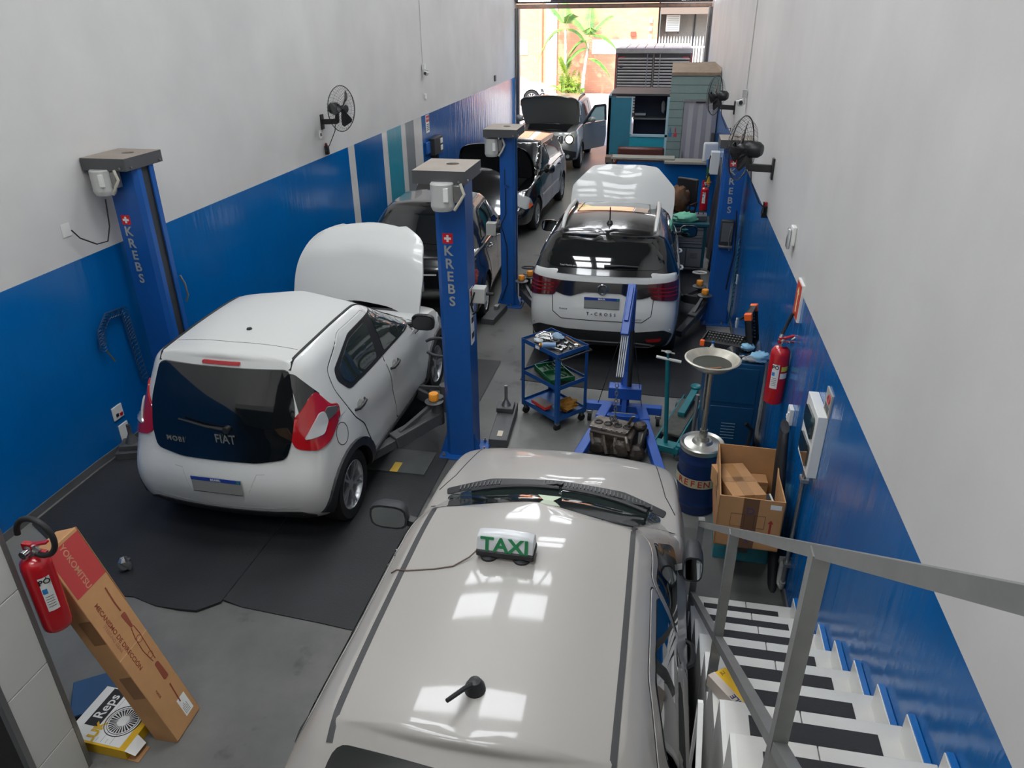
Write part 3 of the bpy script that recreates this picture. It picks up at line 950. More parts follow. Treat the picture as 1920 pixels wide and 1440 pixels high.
def open_hood(root, C, poly, m_, hinge, angle, under=BLACK_PL, name='hood', thick=.03, r=.12, liner=True):
    """panel lifted out of the body's top surface and swung about its rear edge"""
    o = C.panel(name, 'top', poly, m_, root, off=.006, r=r, step=.04, grid=.06, thick=thick)
    mt = M.Translation(V(hinge)) @ M.Rotation(angle, 4, 'X') @ M.Translation(-V(hinge))
    if liner:
        cx = sum(p[0] for p in poly) / len(poly); cy = sum(p[1] for p in poly) / len(poly)
        p2 = [(cx + (p[0] - cx) * .93, cy + (p[1] - cy) * .93) for p in poly]
        l = C.panel('hood_liner', 'top', p2, under, o, off=-.022, r=r, step=.05, grid=.08, thick=-.001)
        l.data.transform(mt)
    o.data.transform(mt)
    return o
# --- white hatchback on the lift
def K(hw, yr, yf, crx=.35, cry=.16, cfx=.45, cfy=.28, br=.08, bf=.12): return dict(hw=hw, yr=yr, yf=yf, crx=crx, cry=cry, cfx=cfx, cfy=cfy, br=br, bf=bf)
MW = .8165
mobi = dict(W=1.633, L=3.57, zb=.21, tyre=.29, axle_r=.57, axle_f=2.875, tyre_w=.18, arch=1.2, paint=WHITE_PAINT,
            belt=[(0, .96), (.5, .965), (2.2, .92), (2.75, .90), (3.2, .80), (3.57, .68)],
            roof=[(0, 1.375), (.45, 1.43), (1.2, 1.455), (1.7, 1.44), (2.2, 1.38)], roof_crown=.045, hood_crown=.03,
            lower=[(0, K(.74, .16, 3.40)), (.08, K(.79, .06, 3.50)), (.3, K(.812, .0, 3.57)), (.52, K(.8165, .0, 3.57, crx=.3)), (.66, K(.812, .07, 3.53)), (.85, K(.80, .12, 3.42)), (.95, K(.775, .14, 3.36)), (1, K(.768, .16, 3.30))],
            green=[(0, K(.772, .13, 2.78, crx=.3, cry=.3, cfx=.4, cfy=.45, br=.1, bf=.22)), (.5, K(.70, .22, 2.22, crx=.3, cry=.3, cfx=.4, cfy=.4, br=.09, bf=.2)), (.88, K(.625, .31, 1.80, crx=.2, cry=.2, cfx=.3, cfy=.3, br=.07, bf=.16)), (1, K(.54, .345, 1.68, crx=.16, cry=.12, cfx=.2, cfy=.2, br=.06, bf=.14))],
            bay=(.55, 2.72, 3.36, .42), rim=ALLOY, rim_r=.2, spokes=5)
root, C, body = make_car('hatchback_car', 'white small hatchback with raised bonnet and black tailgate, on the lift by the left wall', 'car', (-3.02, 4.02, 0), R(-.4), 0, mobi)
# tailgate glass panel
C.panel('tailgate_glass', 'rear', [(-.515, 1.375), (.515, 1.375), (.575, 1.1), (.56, .90), (.52, .77), (.30, .735), (-.30, .735), (-.52, .77), (-.56, .90), (-.575, 1.1)], GLASS, root, off=.012, r=.05, step=.04, grid=.06)
C.panel('quarter_glass', 'rr', [(.60, 1.35), (.64, 1.345), (.79, 1.17), (.74, 1.08), (.60, 1.02)], GLASS, root, off=.007, r=.015, grid=.04)
for sd, ax in ((1, 'rr'), (-1, 'rl')):
    def m(pts): return [(sd * a, c) for a, c in pts]
    L_ = C.panel('tail_lamp', ax, m([(.52, .85), (.66, .825), (.80, .85), (.93, .93), (.94, 1.02), (.86, 1.06), (.76, 1.20), (.70, 1.18), (.56, 1.05), (.50, .95)]), RED_LENS, root, off=.014, r=.03, step=.03, grid=.04, thick=.03)
    C.panel('clear_lens', ax, m([(.585, .915), (.74, .925), (.80, .98), (.79, 1.05), (.74, 1.06), (.66, .99)]), CLEAR_LENS, L_, off=.026, r=.02, step=.03, grid=.03)
    C.panel('grey_lens', ax, m([(.79, .985), (.90, .985), (.915, 1.02), (.82, 1.065), (.79, 1.05)]), LIFTGREY, L_, off=.025, r=.01, step=.03, grid=.03)
# side glass, doors
for ax, hc in (('right', 'right'), ('left', 'left')):
    d1 = C.panel('front_door', ax, [(1.60, .33), (2.50, .33), (2.56, .6), (2.52, .93), (1.95, 1.385), (1.55, 1.40), (1.50, 1.1)], WHITE_PAINT, root, off=.004, r=.06)
    d2 = C.panel('rear_door', ax, [(.98, .42), (1.02, .36), (1.59, .33), (1.50, .9), (1.53, 1.40), (1.0, 1.405), (.62, 1.26), (.60, 1.12), (.74, .82), (.88, .68)], WHITE_PAINT, root, off=.004, r=.05)
    for dd, pl_ in ((d1, [(1.60, .33), (2.50, .33), (2.56, .6), (2.52, .93), (1.95, 1.385), (1.55, 1.40), (1.50, 1.1)]), (d2, [(.98, .42), (1.02, .36), (1.59, .33), (1.50, .9), (1.53, 1.40), (1.0, 1.405), (.62, 1.26), (.60, 1.12), (.74, .82), (.88, .68)])):
        cx = sum(p[0] for p in pl_) / len(pl_); cy = sum(p[1] for p in pl_) / len(pl_)
        P2 = [(p[0] + (.007 if p[0] > cx else -.007), p[1] + (.007 if p[1] > cy else -.007)) for p in pl_]
        C.panel('door_gap', ax, P2, SEAM, dd, off=.0012, r=.06, grid=.1)
    g = C.panel('window_band', ax, [(.80, 1.02), (1.2, 1.00), (2.46, .975), (2.40, 1.04), (1.92, 1.335), (1.55, 1.365), (1.1, 1.36), (.70, 1.23), (.68, 1.15)], BLACK_PL, root, off=.007, r=.05)
    C.panel('window_glass', ax, [(.85, 1.05), (1.40, 1.03), (1.43, 1.335), (1.08, 1.325), (.78, 1.215), (.76, 1.14)], GLASS_G, g, off=.010, r=.04)
    C.panel('window_glass', ax, [(1.56, 1.02), (2.30, 1.0), (2.26, 1.06), (1.92, 1.30), (1.56, 1.335)], GLASS_G, g, off=.010, r=.03)
    for hy, hz in ((1.66, .845), (.86, .86)):
        C.panel('handle_recess', ax, [(hy + .052 * cos(q * pi / 8), hz + .042 * sin(q * pi / 8)) for q in range(16)], GREY_PAINT, root, off=.0055, r=.004, grid=.05)
        handle(root, C, hc, hy, hz, BLACK_PL, L=.20)
    C.panel('sill_trim', ax, [(.90, .22), (2.56, .22), (2.56, .30), (.92, .30)], DARK_PL, root, off=.012, r=.01)
    # wheel arch cladding
    for (a, ex) in ((.57, 0), (2.875, 0)):
        outer = []; inner = []
        for k in range(17):
            an = pi * k / 16
            outer.append((a - cos(an) * .44, .29 + sin(an) * .43 - .05)); inner.append((a - cos(an) * .345, .29 + sin(an) * .345 - .03))
        P = [(a - .43, .20)] + outer + [(a + .43, .20), (a + .34, .20)] + inner[::-1] + [(a - .34, .20)]
        C.panel('arch_cladding', ax, P, BLACK_PL, root, off=.022, r=.004, step=.05, grid=.2, thick=.04)
C.strip('fuel_flap', 'right', [(.50 + .085 * cos(a * pi / 12), .80 + .085 * sin(a * pi / 12)) for a in range(25)], .005, SEAM, root)
# roof ditch strips, seam, brake lamp, aerial seat, wiper
for s in (-1, 1):
    C.strip('roof_ditch_strip', 'top', [(s * .515, .36), (s * .525, .8), (s * .53, 1.3), (s * .525, 1.62), (s * .54, 1.85)], .022, BLACK_PL, root, off=.004)
C.strip('spoiler_gap', 'top', [(-.49, .56), (0, .535), (.49, .56)], .004, SEAM, root, off=.001)
C.panel('brake_lamp', 'rear', [(-.15, 1.392), (.15, 1.392), (.15, 1.414), (-.15, 1.414)], RED_LENS, root, off=.012, r=.01, step=.03, grid=.05)
h0, _ = C.hit('top', .0, .76)
MB().lathe([(.001, .012), (.018, .01), (.022, 0)], M.Translation(h0), n=14).build('aerial_seat', BLACK_PL, root)
h1, _ = C.hit('rear', -.0, .97)
w1 = MB().tube([h1 + V((.08, -.03, -.0)), h1 + V((-.08, -.035, .015)), h1 + V((-.30, -.02, .05))], [.016, .011, .007], n=6)
w1.cyl(h1 + V((.08, .0, 0)), h1 + V((.08, -.045, 0)), .025, n=12)
w1.build('rear_wiper', BLACK_PL, root)
hf, _ = C.hit('rear', 0, .90)
text('badge', 'FIAT', .105, frame((.06, hf.y - .02, .89), (1, 0, .0), (0, 0, 1)), CHROME, root, extrude=.004, bold=.0012, sx=.8, spacing=1.0)
ha, hb2 = C.hit('rear', -.43, .85)[0], C.hit('rear', -.28, .85)[0]; hf, _ = C.hit('rear', -.36, .86)
text('badge', 'MOBI', .058, frame((-.355, (ha.y + hb2.y) / 2 - .018, .85), (hb2.x - ha.x, hb2.y - ha.y, 0), (0, 0, 1)), CHROME, root, extrude=.003, bold=.001, spacing=1.2)
MB().cyl((.10, hf.y - .02, .80), (.10, hf.y + .02, .80), .013, n=12).build('tailgate_lock', STEEL, root)
# bumper: lower black skirt, plate recess, plate
C.panel('bumper_skirt', 'rear', [(-.64, .215), (.64, .215), (.70, .30), (.60, .355), (.4, .335), (-.4, .335), (-.60, .355), (-.70, .30)], BLACK_PL, root, off=.012, r=.03)
C.strip('bumper_crease', 'rear', [(-.62, .40), (-.3, .375), (.3, .375), (.62, .40)], .012, GREY_PAINT, root, off=.001)
C.strip('recess_edge', 'rear', [(-.36, .66), (-.30, .655), (-.24, .52)], .006, GREY_PAINT, root, off=.001)
C.strip('recess_edge', 'rear', [(.36, .66), (.30, .655), (.24, .52)], .006, GREY_PAINT, root, off=.001)
hp, _ = C.hit('rear', 0, .56)
plate(root, hp.y - .014, .565)
mirror_cap(root, C, 1, 2.28, 1.0, .74, BLACK_PL, glass=GLASS, size=(.23, .12, .16)); mirror_cap(root, C, -1, 2.28, 1.0, .74, BLACK_PL, size=(.23, .12, .16))  # right mirror glass made dark, standing in for a dark reflection
C.panel('windscreen', 'top', [(-.5, 1.86), (.5, 1.86), (.62, 2.5), (.40, 2.62), (0, 2.66), (-.40, 2.62), (-.62, 2.5)], GLASS, root, off=.008, r=.08)
# headlamps and engine parts
for sd, ax in ((1, 'fr'), (-1, 'fl')):
    pts = [(-1.62, .55), (-1.50, .55), (-1.38, .66), (-1.36, .74), (-1.60, .70)]
def eng(parent, y0, y1, x, z):
    b = MB(); random.seed(3)
    b.obox((0, (y0 + y1) / 2, z - .10), (.5, .34, .16)); e = b.build('engine', DARK_PL, parent, bevel=.02)
    for k, (xx, yy, sx, sy, sz, m_) in enumerate([(-.38, y0 + .18, .2, .22, .16, BLACK_PL), (.36, y0 + .2, .22, .2, .14, GREYPL), (.32, y1 - .15, .2, .16, .14, DARK_PL), (-.3, y1 - .14, .24, .12, .12, LIFTGREY)]):
        MB().obox((xx, yy, z - .1), (sx, sy, sz)).build('engine_box', m_, parent, bevel=.015)
    MB().tube([(-.3, y0 + .1, z), (-.1, y0 + .2, z + .03), (.15, y0 + .15, z + .02), (.3, y0 + .3, z - .03)], .025, n=8).build('hose', BLACK_PL, parent)
eng(root, 2.75, 3.33, .5, .78)
HP = [(-.68, 2.56), (-.4, 2.72), (0, 2.77), (.4, 2.72), (.68, 2.56), (.70, 3.05), (.62, 3.40), (.36, 3.55), (0, 3.60), (-.36, 3.55), (-.62, 3.40), (-.70, 3.05)]
open_hood(root, C, HP, WHITE_PAINT, (0, 2.70, .95), R(74))
for sd, ax in ((1, 'right'), (-1, 'left')):
    hl = C.panel('headlamp', ax, [(3.0, .66), (3.28, .60), (3.34, .68), (3.2, .76), (3.02, .76)], CLEAR_LENS, root, off=.012, r=.03, grid=.05)
MB().tube([(.52, 2.9, .84), (.40, 3.1, 1.35)], .006, n=6).build('hood_stay', BLACK_PL, root)
# --- taxi under the camera
taxi = dict(W=1.66, L=4.22, zb=.2, tyre=.295, axle_r=.92, axle_f=3.38, tyre_w=.19, arch=1.17, paint=TAXI_PAINT,
            belt=[(0, .98), (.9, .99), (2.4, .93), (3.2, .915), (3.8, .83), (4.22, .66)],
            roof=[(.9, 1.385), (1.4, 1.41), (2.0, 1.415), (2.5, 1.38)], roof_crown=.04, hood_crown=.045,
            lower=[(0, K(.76, .12, 4.06)), (.08, K(.80, .05, 4.14)), (.3, K(.825, 0, 4.22)), (.52, K(.83, 0, 4.22, crx=.3)), (.7, K(.82, .05, 4.17)), (.88, K(.80, .1, 4.05)), (.96, K(.785, .14, 4.0)), (1, K(.765, .16, 3.96))],
            green=[(0, K(.77, .52, 3.32, crx=.3, cry=.3, cfx=.4, cfy=.45, br=.1, bf=.26)), (.5, K(.70, .74, 2.86, crx=.3, cry=.3, cfx=.4, cfy=.4, br=.09, bf=.22)), (.88, K(.60, .95, 2.54, crx=.2, cry=.2, cfx=.3, cfy=.25, br=.06, bf=.17)), (1, K(.525, 1.02, 2.47, crx=.16, cry=.12, cfx=.2, cfy=.15, br=.05, bf=.15))],
            rim_r=.19, spokes=6)
root, C, body = make_car('taxi_car', 'ivory taxi car right below the camera with closed bonnet and a sign on its roof', 'car', (-.50, .61, 0), R(0), 0, taxi)
TR_ = root
C.panel('windscreen', 'top', [(-.49, 2.50), (-.25, 2.56), (0, 2.575), (.25, 2.56), (.49, 2.50), (.665, 3.09), (.40, 3.23), (0, 3.275), (-.40, 3.23), (-.665, 3.09)], GLASS_G, root, off=.008, r=.05)
C.panel('rear_window', 'top', [(-.47, 1.0), (0, .96), (.47, 1.0), (.57, .66), (0, .59), (-.57, .66)], GLASS, root, off=.008, r=.05)
for s in (-1, 1):
    C.strip('roof_ditch_strip', 'top', [(s * .495, 1.0), (s * .50, 1.5), (s * .50, 2.0), (s * .50, 2.46), (s * .51, 2.53)], .024, BLACK_PL, root, off=.004)
for ax in ('right', 'left'):
    fd = [(2.00, .30), (3.0, .30), (3.02, .6), (2.98, .92), (2.50, 1.32), (2.05, 1.35), (1.98, 1.1)]
    rd = [(1.30, .45), (1.36, .32), (1.99, .30), (1.96, 1.1), (2.03, 1.35), (1.5, 1.345), (1.16, 1.25), (1.05, .98), (1.16, .72)]
    for nm, pl_ in (('front_door', fd), ('rear_door', rd)):
        d = C.panel(nm, ax, pl_, TAXI_PAINT, root, off=.004, r=.05)
        cx = sum(p[0] for p in pl_) / len(pl_); cy = sum(p[1] for p in pl_) / len(pl_)
        C.panel('door_gap', ax, [(p[0] + (.005 if p[0] > cx else -.005), p[1] + (.005 if p[1] > cy else -.005)) for p in pl_], SEAM, d, off=.0012, r=.05, grid=.1)
    C.panel('window_glass', ax, [(2.06, 1.03), (2.72, 1.02), (2.68, 1.07), (2.42, 1.275), (2.08, 1.315)], GLASS, root, off=.009, r=.04)
    C.panel('window_glass', ax, [(1.22, 1.06), (1.99, 1.04), (2.01, 1.315), (1.52, 1.305), (1.26, 1.21)], GLASS, root, off=.009, r=.05)
    handle(root, C, ax, 2.12, .86, BLACK_PL); handle(root, C, ax, 1.36, .88, BLACK_PL)
    C.panel('headlamp', ax, [(3.75, .62), (4.02, .60), (4.08, .70), (3.9, .76), (3.74, .76)], CLEAR_LENS, root, off=.01, r=.03)
C.strip('bonnet_gap', 'top', [(-.74, 3.16), (-.68, 3.35), (-.64, 3.65), (-.60, 3.98)], .006, SEAM, root, off=.001)
C.strip('bonnet_gap', 'top', [(.74, 3.16), (.68, 3.35), (.64, 3.65), (.60, 3.98)], .006, SEAM, root, off=.001)
C.panel('cowl', 'top', [(-.67, 3.10), (-.40, 3.235), (0, 3.28), (.40, 3.235), (.67, 3.10), (.69, 3.17), (.42, 3.31), (0, 3.36), (-.42, 3.31), (-.69, 3.17)], BLACK_PL, root, off=.006, r=.02, grid=.05)
b = MB()
for k in range(52):
    x = -.60 + k * .0235
    if -.35 < x < -.1: continue
    y = 3.318 - .19 * (x / .7) ** 2 * 1.0
    h0, _ = C.hit('top', x, y)
    b.box(x - .004, x + .004, y - .028, y + .018, h0.z + .004, h0.z + .014)
b.build('cowl_grille', LIFTGREY, root, smooth=0)['kind'] = 'stuff'
for k, (x0, x1) in enumerate(((.02, -.52), (.57, .04))):
    p = []
    for i in range(7):
        x = x0 + (x1 - x0) * i / 6; y = 3.235 - .19 * (x / .7) ** 2
        h0, _ = C.hit('top', x, y); p.append(h0 + V((0, 0, .022)))
    w1 = MB().tube(p, .012, n=6); 
    h0, _ = C.hit('top', x0, 3.29 - .19 * (x0 / .7) ** 2)
    w1.cyl(h0, h0 + V((0, 0, .03)), .02, n=10).bar(h0 + V((0, 0, .025)), p[2], .02, .012)
    w1.build('wiper', BLACK_PL, root)
h0, _ = C.hit('top', -.02, 1.24)
b = MB().lathe([(.001, .05), (.022, .045), (.036, .02), (.04, -.004)], M.Translation(h0), n=18)
b.tube([h0 + V((0, 0, .03)), h0 + V((-.03, -.05, .05)), h0 + V((-.07, -.12, .065))], [.014, .009, .008], n=8)
b.build('aerial', BLACK_PL, root)
mirror_cap(root, C, -1, 2.72, 1.0, .78, DARK_PL, size=(.24, .13, .17), out=.14)
mirror_cap(root, C, 1, 2.58, 1.0, .78, DARK_PL, size=(.11, .24, .17), out=.045)
C.panel('fuel_flap', 'right', [(.7, .74), (.86, .74), (.86, .90), (.7, .90)], TAXI_PAINT, root, off=.003, r=.04)
hb, _ = C.hit('rear', 0, .8)
plate(root, hb.y - .012, .78)
b = MB(); h0, _ = C.hit('top', 0, 2.93)
MB().add([h0 + V((-.07, .04, .012)), h0 + V((.07, .04, .012)), h0 + V((0, -.05, .018))], [(0, 1, 2)]).build('windscreen_sticker', mat('pale green paper', 'bccbb0', .5), root, smooth=0)
# roof sign
hs, _ = C.hit('top', -.055, 1.99)
sg = thing('taxi_sign', 'white roof sign box with green TAXI lettering on a black base', 'sign', (-.555, 2.60, hs.z))
b = MB()
def loftx(b, prof_of, xs, closed=True):
    rings = [prof_of(x) for x in xs]; n = len(rings[0])
    b.add([q for r_ in rings for q in r_], [(j * n + i, j * n + (i + 1) % n, (j + 1) * n + (i + 1) % n, (j + 1) * n + i) for j in range(len(rings) - 1) for i in range(n)] + [tuple(range(n))[::-1], tuple(range((len(rings) - 1) * n, len(rings) * n))])
def pf(x):
    e = abs(x) / .125; k = 1 - .10 * e ** 4
    return [(x, -.05, .045), (x, -.035 * k, .105), (x, -.018 * k, .125 * k), (x, .018 * k, .125 * k), (x, .035 * k, .105), (x, .05, .045)]
loftx(b, pf, [-.128, -.118, -.1, 0, .1, .118, .128])
b.build('sign_box', mat('sign white', 'c6c8ca', .35, coat=.4), sg, smooth=60, bevel=.004)
MB().box(-.132, .132, -.055, .055, .012, .045).build('sign_base', BLACK_PL, sg, bevel=.008)
for x in (-.075, .075): MB().lathe([(.04, 0), (.04, .012), (.02, .02)], M.Translation((x, -.03, -.002)), n=18, cap=True).build('magnet', BLACK_PL, sg)
text('sign_lettering', 'TAXI', .093, frame((0, -.0455, .076), (1, 0, 0), (0, .25, 1)), mat('green lettering', '1f7a4a', .5), sg, extrude=.001, bold=.0025, sx=1.06, spacing=1.0)
cb = MB(); pts = []
for (x, y, dz) in ((-.13, -.03, .03), (-.16, -.06, .01), (-.22, -.12, .004), (-.30, -.145, .004), (-.42, -.16, .004), (-.47, -.16, .012), (-.50, -.155, .008)):
    hh, _ = C.hit('top', x - .06, 1.98 + y); pts.append((x, y, hh.z - hs.z + dz))
cb.tube(pts, .0035, n=6); cb.build('power_cord', mat('brown cord', '5a463a', .5), sg)

# --- white crossover with black roof
tc = dict(W=1.76, L=4.2, zb=.22, tyre=.33, axle_r=.78, axle_f=3.42, tyre_w=.2, arch=1.14, paint=WHITE_PAINT, roof_paint=BLACK_PAINT, crease=.6,
          belt=[(0, 1.13), (.5, 1.11), (2.4, 1.0), (3.1, .97), (3.8, .91), (4.2, .78)],
          roof=[(0, 1.44), (.4, 1.485), (1.3, 1.53), (2.1, 1.50), (2.6, 1.44)], roof_crown=.04, hood_crown=.03,
          lower=[(0, K(.78, .12, 4.05)), (.08, K(.84, .04, 4.14)), (.28, K(.875, 0, 4.2)), (.5, K(.88, 0, 4.2, crx=.3)), (.64, K(.875, .05, 4.17)), (.85, K(.865, .09, 4.1)), (.95, K(.85, .11, 4.10)), (1, K(.83, .14, 4.08))],
          green=[(0, K(.835, .10, 3.22, crx=.3, cry=.3, cfx=.4, cfy=.45, br=.12, bf=.22)), (.5, K(.76, .22, 2.75, crx=.3, cry=.3, cfx=.4, cfy=.4, br=.1, bf=.2)), (.88, K(.66, .36, 2.38, crx=.2, cry=.2, cfx=.3, cfy=.25, br=.07, bf=.16)), (1, K(.58, .36, 2.25, crx=.16, cry=.12, cfx=.2, cfy=.15, br=.06, bf=.14))],
          bay=(.6, 3.18, 4.0, .45), rim_r=.21)
root, C, body = make_car('crossover_car', 'white crossover with glossy black roof and raised bonnet, seen from behind', 'car', (-.56, 7.92, -.105), 0, R(-2.0), tc)
C.panel('rear_window', 'rear', [(-.50, 1.43), (.50, 1.43), (.66, 1.27), (.67, 1.19), (.60, 1.155), (-.60, 1.155), (-.67, 1.19), (-.66, 1.27)], GLASS, root, off=.01, r=.05, grid=.06)
C.panel('spoiler', 'top', [(-.52, .37), (0, .33), (.52, .37), (.50, .56), (-.50, .56)], BLACK_PAINT, root, off=.016, r=.03, thick=.05)
tp = [(-.60, 1.01), (.60, 1.01), (.60, .90), (.44, .85), (.36, .845), (.20, .90), (-.20, .90), (-.36, .845), (-.44, .85), (-.60, .90)]
C.panel('lamp_band', 'rear', tp, mat('gloss black band', '15151a', .1, coat=1), root, off=.012, r=.02, grid=.06)
for sd, ax in ((1, 'rr'), (-1, 'rl')):
    def m(pts): return [(sd * a, c) for a, c in pts]
    L_ = C.panel('tail_lamp', ax, m([(.42, 1.01), (.70, 1.045), (.88, 1.06), (.82, .87), (.70, .83), (.45, .845)]), DRED_LENS, root, off=.016, r=.02, step=.03, grid=.05)
    for zz in (.89, .93, .97):
        C.strip('lamp_bar', ax, m([(.47, zz), (.60, zz), (.73, zz + .01)]), .014, mat('lamp glow red', '8a1420', .2, coat=1), L_, off=.019)
for ax in ('right', 'left'):
    fd = [(1.98, .36), (2.98, .36), (3.02, .6), (3.0, .98), (2.3, 1.46), (1.98, 1.49), (1.94, 1.1)]
    rd = [(1.18, .56), (1.28, .38), (1.97, .36), (1.93, 1.1), (1.97, 1.49), (1.2, 1.49), (.9, 1.36), (.84, 1.06), (1.0, .8)]
    for nm, pl_ in (('front_door', fd), ('rear_door', rd)):
        pb = [p for p in pl_ if p[1] < 1.08] 
        pb = [(p[0], min(p[1], .985)) for p in pl_ if p[1] < 1.2]
        d = C.panel(nm, ax, pb, WHITE_PAINT, root, off=.004, r=.04)
        C.strip('door_gap', ax, pb + [pb[0]], .007, SEAM, d, off=.0025)
    C.panel('window_glass', ax, [(2.0, 1.10), (2.86, 1.07), (2.8, 1.12), (2.3, 1.41), (2.0, 1.43)], GLASS, root, off=.01, r=.04)
    C.panel('window_glass', ax, [(.95, 1.13), (1.92, 1.10), (1.95, 1.43), (1.2, 1.43), (.98, 1.3)], GLASS, root, off=.01, r=.05)
    C.panel('quarter_glass', ax, [(.55, 1.16), (.88, 1.14), (.90, 1.28), (.78, 1.32)], GLASS, root, off=.01, r=.03)
    C.strip('chrome_line', ax, [(.6, 1.075), (1.5, 1.055), (2.85, 1.03)], .016, STEEL, root, off=.008)
    handle(root, C, ax, 2.05, .92, WHITE_PAINT); handle(root, C, ax, 1.15, .94, WHITE_PAINT)
    C.panel('sill_trim', ax, [(1.16, .24), (3.0, .24), (3.0, .36), (1.16, .36)], BLACK_PL, root, off=.012, r=.01)
    for a in (.78, 3.42):
        outer = [(a - cos(pi * k / 16) * .44, .29 + sin(pi * k / 16) * .44) for k in range(17)]; inner = [(a - cos(pi * k / 16) * .385, .30 + sin(pi * k / 16) * .385) for k in range(17)]
        C.panel('arch_cladding', ax, outer + inner[::-1], BLACK_PL, root, off=.012, r=.004, step=.06, grid=.2, thick=.03)
    s = 1 if ax == 'right' else -1
    p = [C.hit('top', s * (.535 + .02 * sin(i * .5)), .55 + i * .28)[0] + V((0, 0, .05 if 0 < i < 6 else 0)) for i in range(7)]
    MB().tube(p, [.018, .026, .026, .026, .026, .026, .018], n=8).build('roof_rail', mat('satin silver rail', 'c4c5c3', .35), root)
C.panel('sunroof_panel', 'top', [(-.44, 1.35), (.44, 1.35), (.42, 2.02), (-.42, 2.02)], GLASS, root, off=.004, r=.05)
C.strip('sunroof_gap', 'top', [(-.45, 1.34), (.45, 1.34), (.43, 2.03), (-.43, 2.03), (-.45, 1.34)], .01, SEAM, root, off=.003)
C.panel('rear_bumper_trim', 'rear', [(-.72, .235), (.72, .235), (.82, .44), (.72, .50), (.4, .465), (-.4, .465), (-.72, .50), (-.82, .44)], BLACK_PL, root, off=.014, r=.03)
C.strip('chrome_strip', 'rear', [(-.62, .30), (-.42, .325), (.42, .325), (.62, .30), (.56, .265), (.40, .262)], .014, STEEL, root, off=.02)
for s in (-1, 1):
    C.panel('reflector', 'rear', [(s * .52, .38), (s * .70, .40), (s * .68, .355), (s * .54, .345)], RED_LENS, root, off=.02, r=.01, grid=.05)
C.strip('tailgate_gap', 'rear', [(-.58, .90), (-.56, .66), (-.46, .585), (.46, .585), (.56, .66), (.58, .90)], .008, SEAM, root, off=.002)
hp, _ = C.hit('rear', 0, .78)
plate(root, hp.y - .016, .79)
text('badge', 'T-CROSS', .05, frame((0, C.hit('rear', 0, .665)[0].y - .01, .665), (1, 0, 0), (0, 0, 1)), CHROME, root, extrude=.003, bold=.001, spacing=1.9)
hb, _ = C.hit('rear', 0, .95)
e = MB().tube([(.058 * cos(a * pi / 14), hb.y - .024, .935 + .058 * sin(a * pi / 14)) for a in range(28)], .007, n=6, closed=True).build('round_badge', CHROME, root)
b = MB()
for (p, q) in (((-.022, .045), (0, .004)), ((.022, .045), (0, .004)), ((-.045, .02), (-.02, -.045)), ((-.02, -.045), (0, -.004)), ((0, -.004), (.02, -.045)), ((.02, -.045), (.045, .02))):
    b.bar((p[0], hb.y - .024, .935 + p[1]), (q[0], hb.y - .024, .935 + q[1]), .010, .010)
b.build('emblem_letters', CHROME, e, smooth=0)
text('badge', 'Avance', .032, frame((-.44, C.hit('rear', -.44, .70)[0].y - .008, .70), (1, -.1, 0), (0, 0, 1)), DARK_PL, root, extrude=.001, spacing=1.05)
text('badge', '200 TSI', .024, frame((.42, C.hit('rear', .42, .62)[0].y - .008, .62), (1, .1, 0), (0, 0, 1)), STEEL, root, extrude=.001)
text('window_lettering', 'Total Máxima em Segurança', .026, frame((-.36, C.hit('rear', -.36, 1.175)[0].y - .014, 1.175), (1, -.08, 0), (0, .3, 1)), WPAPER, root, extrude=.0004)
hw_, _ = C.hit('rear', 0, 1.19)
MB().tube([hw_ + V((.0, -.03, 0)), hw_ + V((.18, -.03, .012)), hw_ + V((.38, -.015, .005))], [.02, .012, .008], n=6).build('rear_wiper', DARK_PL, root)
h0, _ = C.hit('top', 0.0, .72)
MB().lathe([(.001, .04), (.022, .035), (.04, 0)], M.Translation(h0), n=14).tube([h0 + V((0, 0, .02)), h0 + V((0, -.05, .20))], .007, n=6).build('aerial', BLACK_PL, root)
for sd in (1, -1): mirror_cap(root, C, sd, 2.62, 1.06, .84, BLACK_PAINT, size=(.24, .14, .17), out=.15)
for s in (-1, 1):
    for k in range(1): 
        hh, _ = C.hit('rear', s * .78, .50)
        MB().cyl(hh + V((0, -.004, 0)), hh + V((0, .02, 0)), .013, n=12).build('parking_sensor', GREY_PAINT, root)
C.panel('windscreen', 'top', [(-.52, 2.36), (.52, 2.36), (.68, 2.95), (0, 3.12), (-.68, 2.95)], GLASS, root, off=.008, r=.08)
eng(root, 3.24, 3.95, .55, .86)
open_hood(root, C, [(-.74, 3.02), (-.4, 3.14), (0, 3.17), (.4, 3.14), (.74, 3.02), (.77, 3.45), (.76, 3.68), (.48, 4.0), (.25, 4.03), (-.25, 4.03), (-.48, 4.0), (-.76, 3.68), (-.77, 3.45)], WHITE_PAINT, (0, 3.10, 1.02), R(66), r=.05)

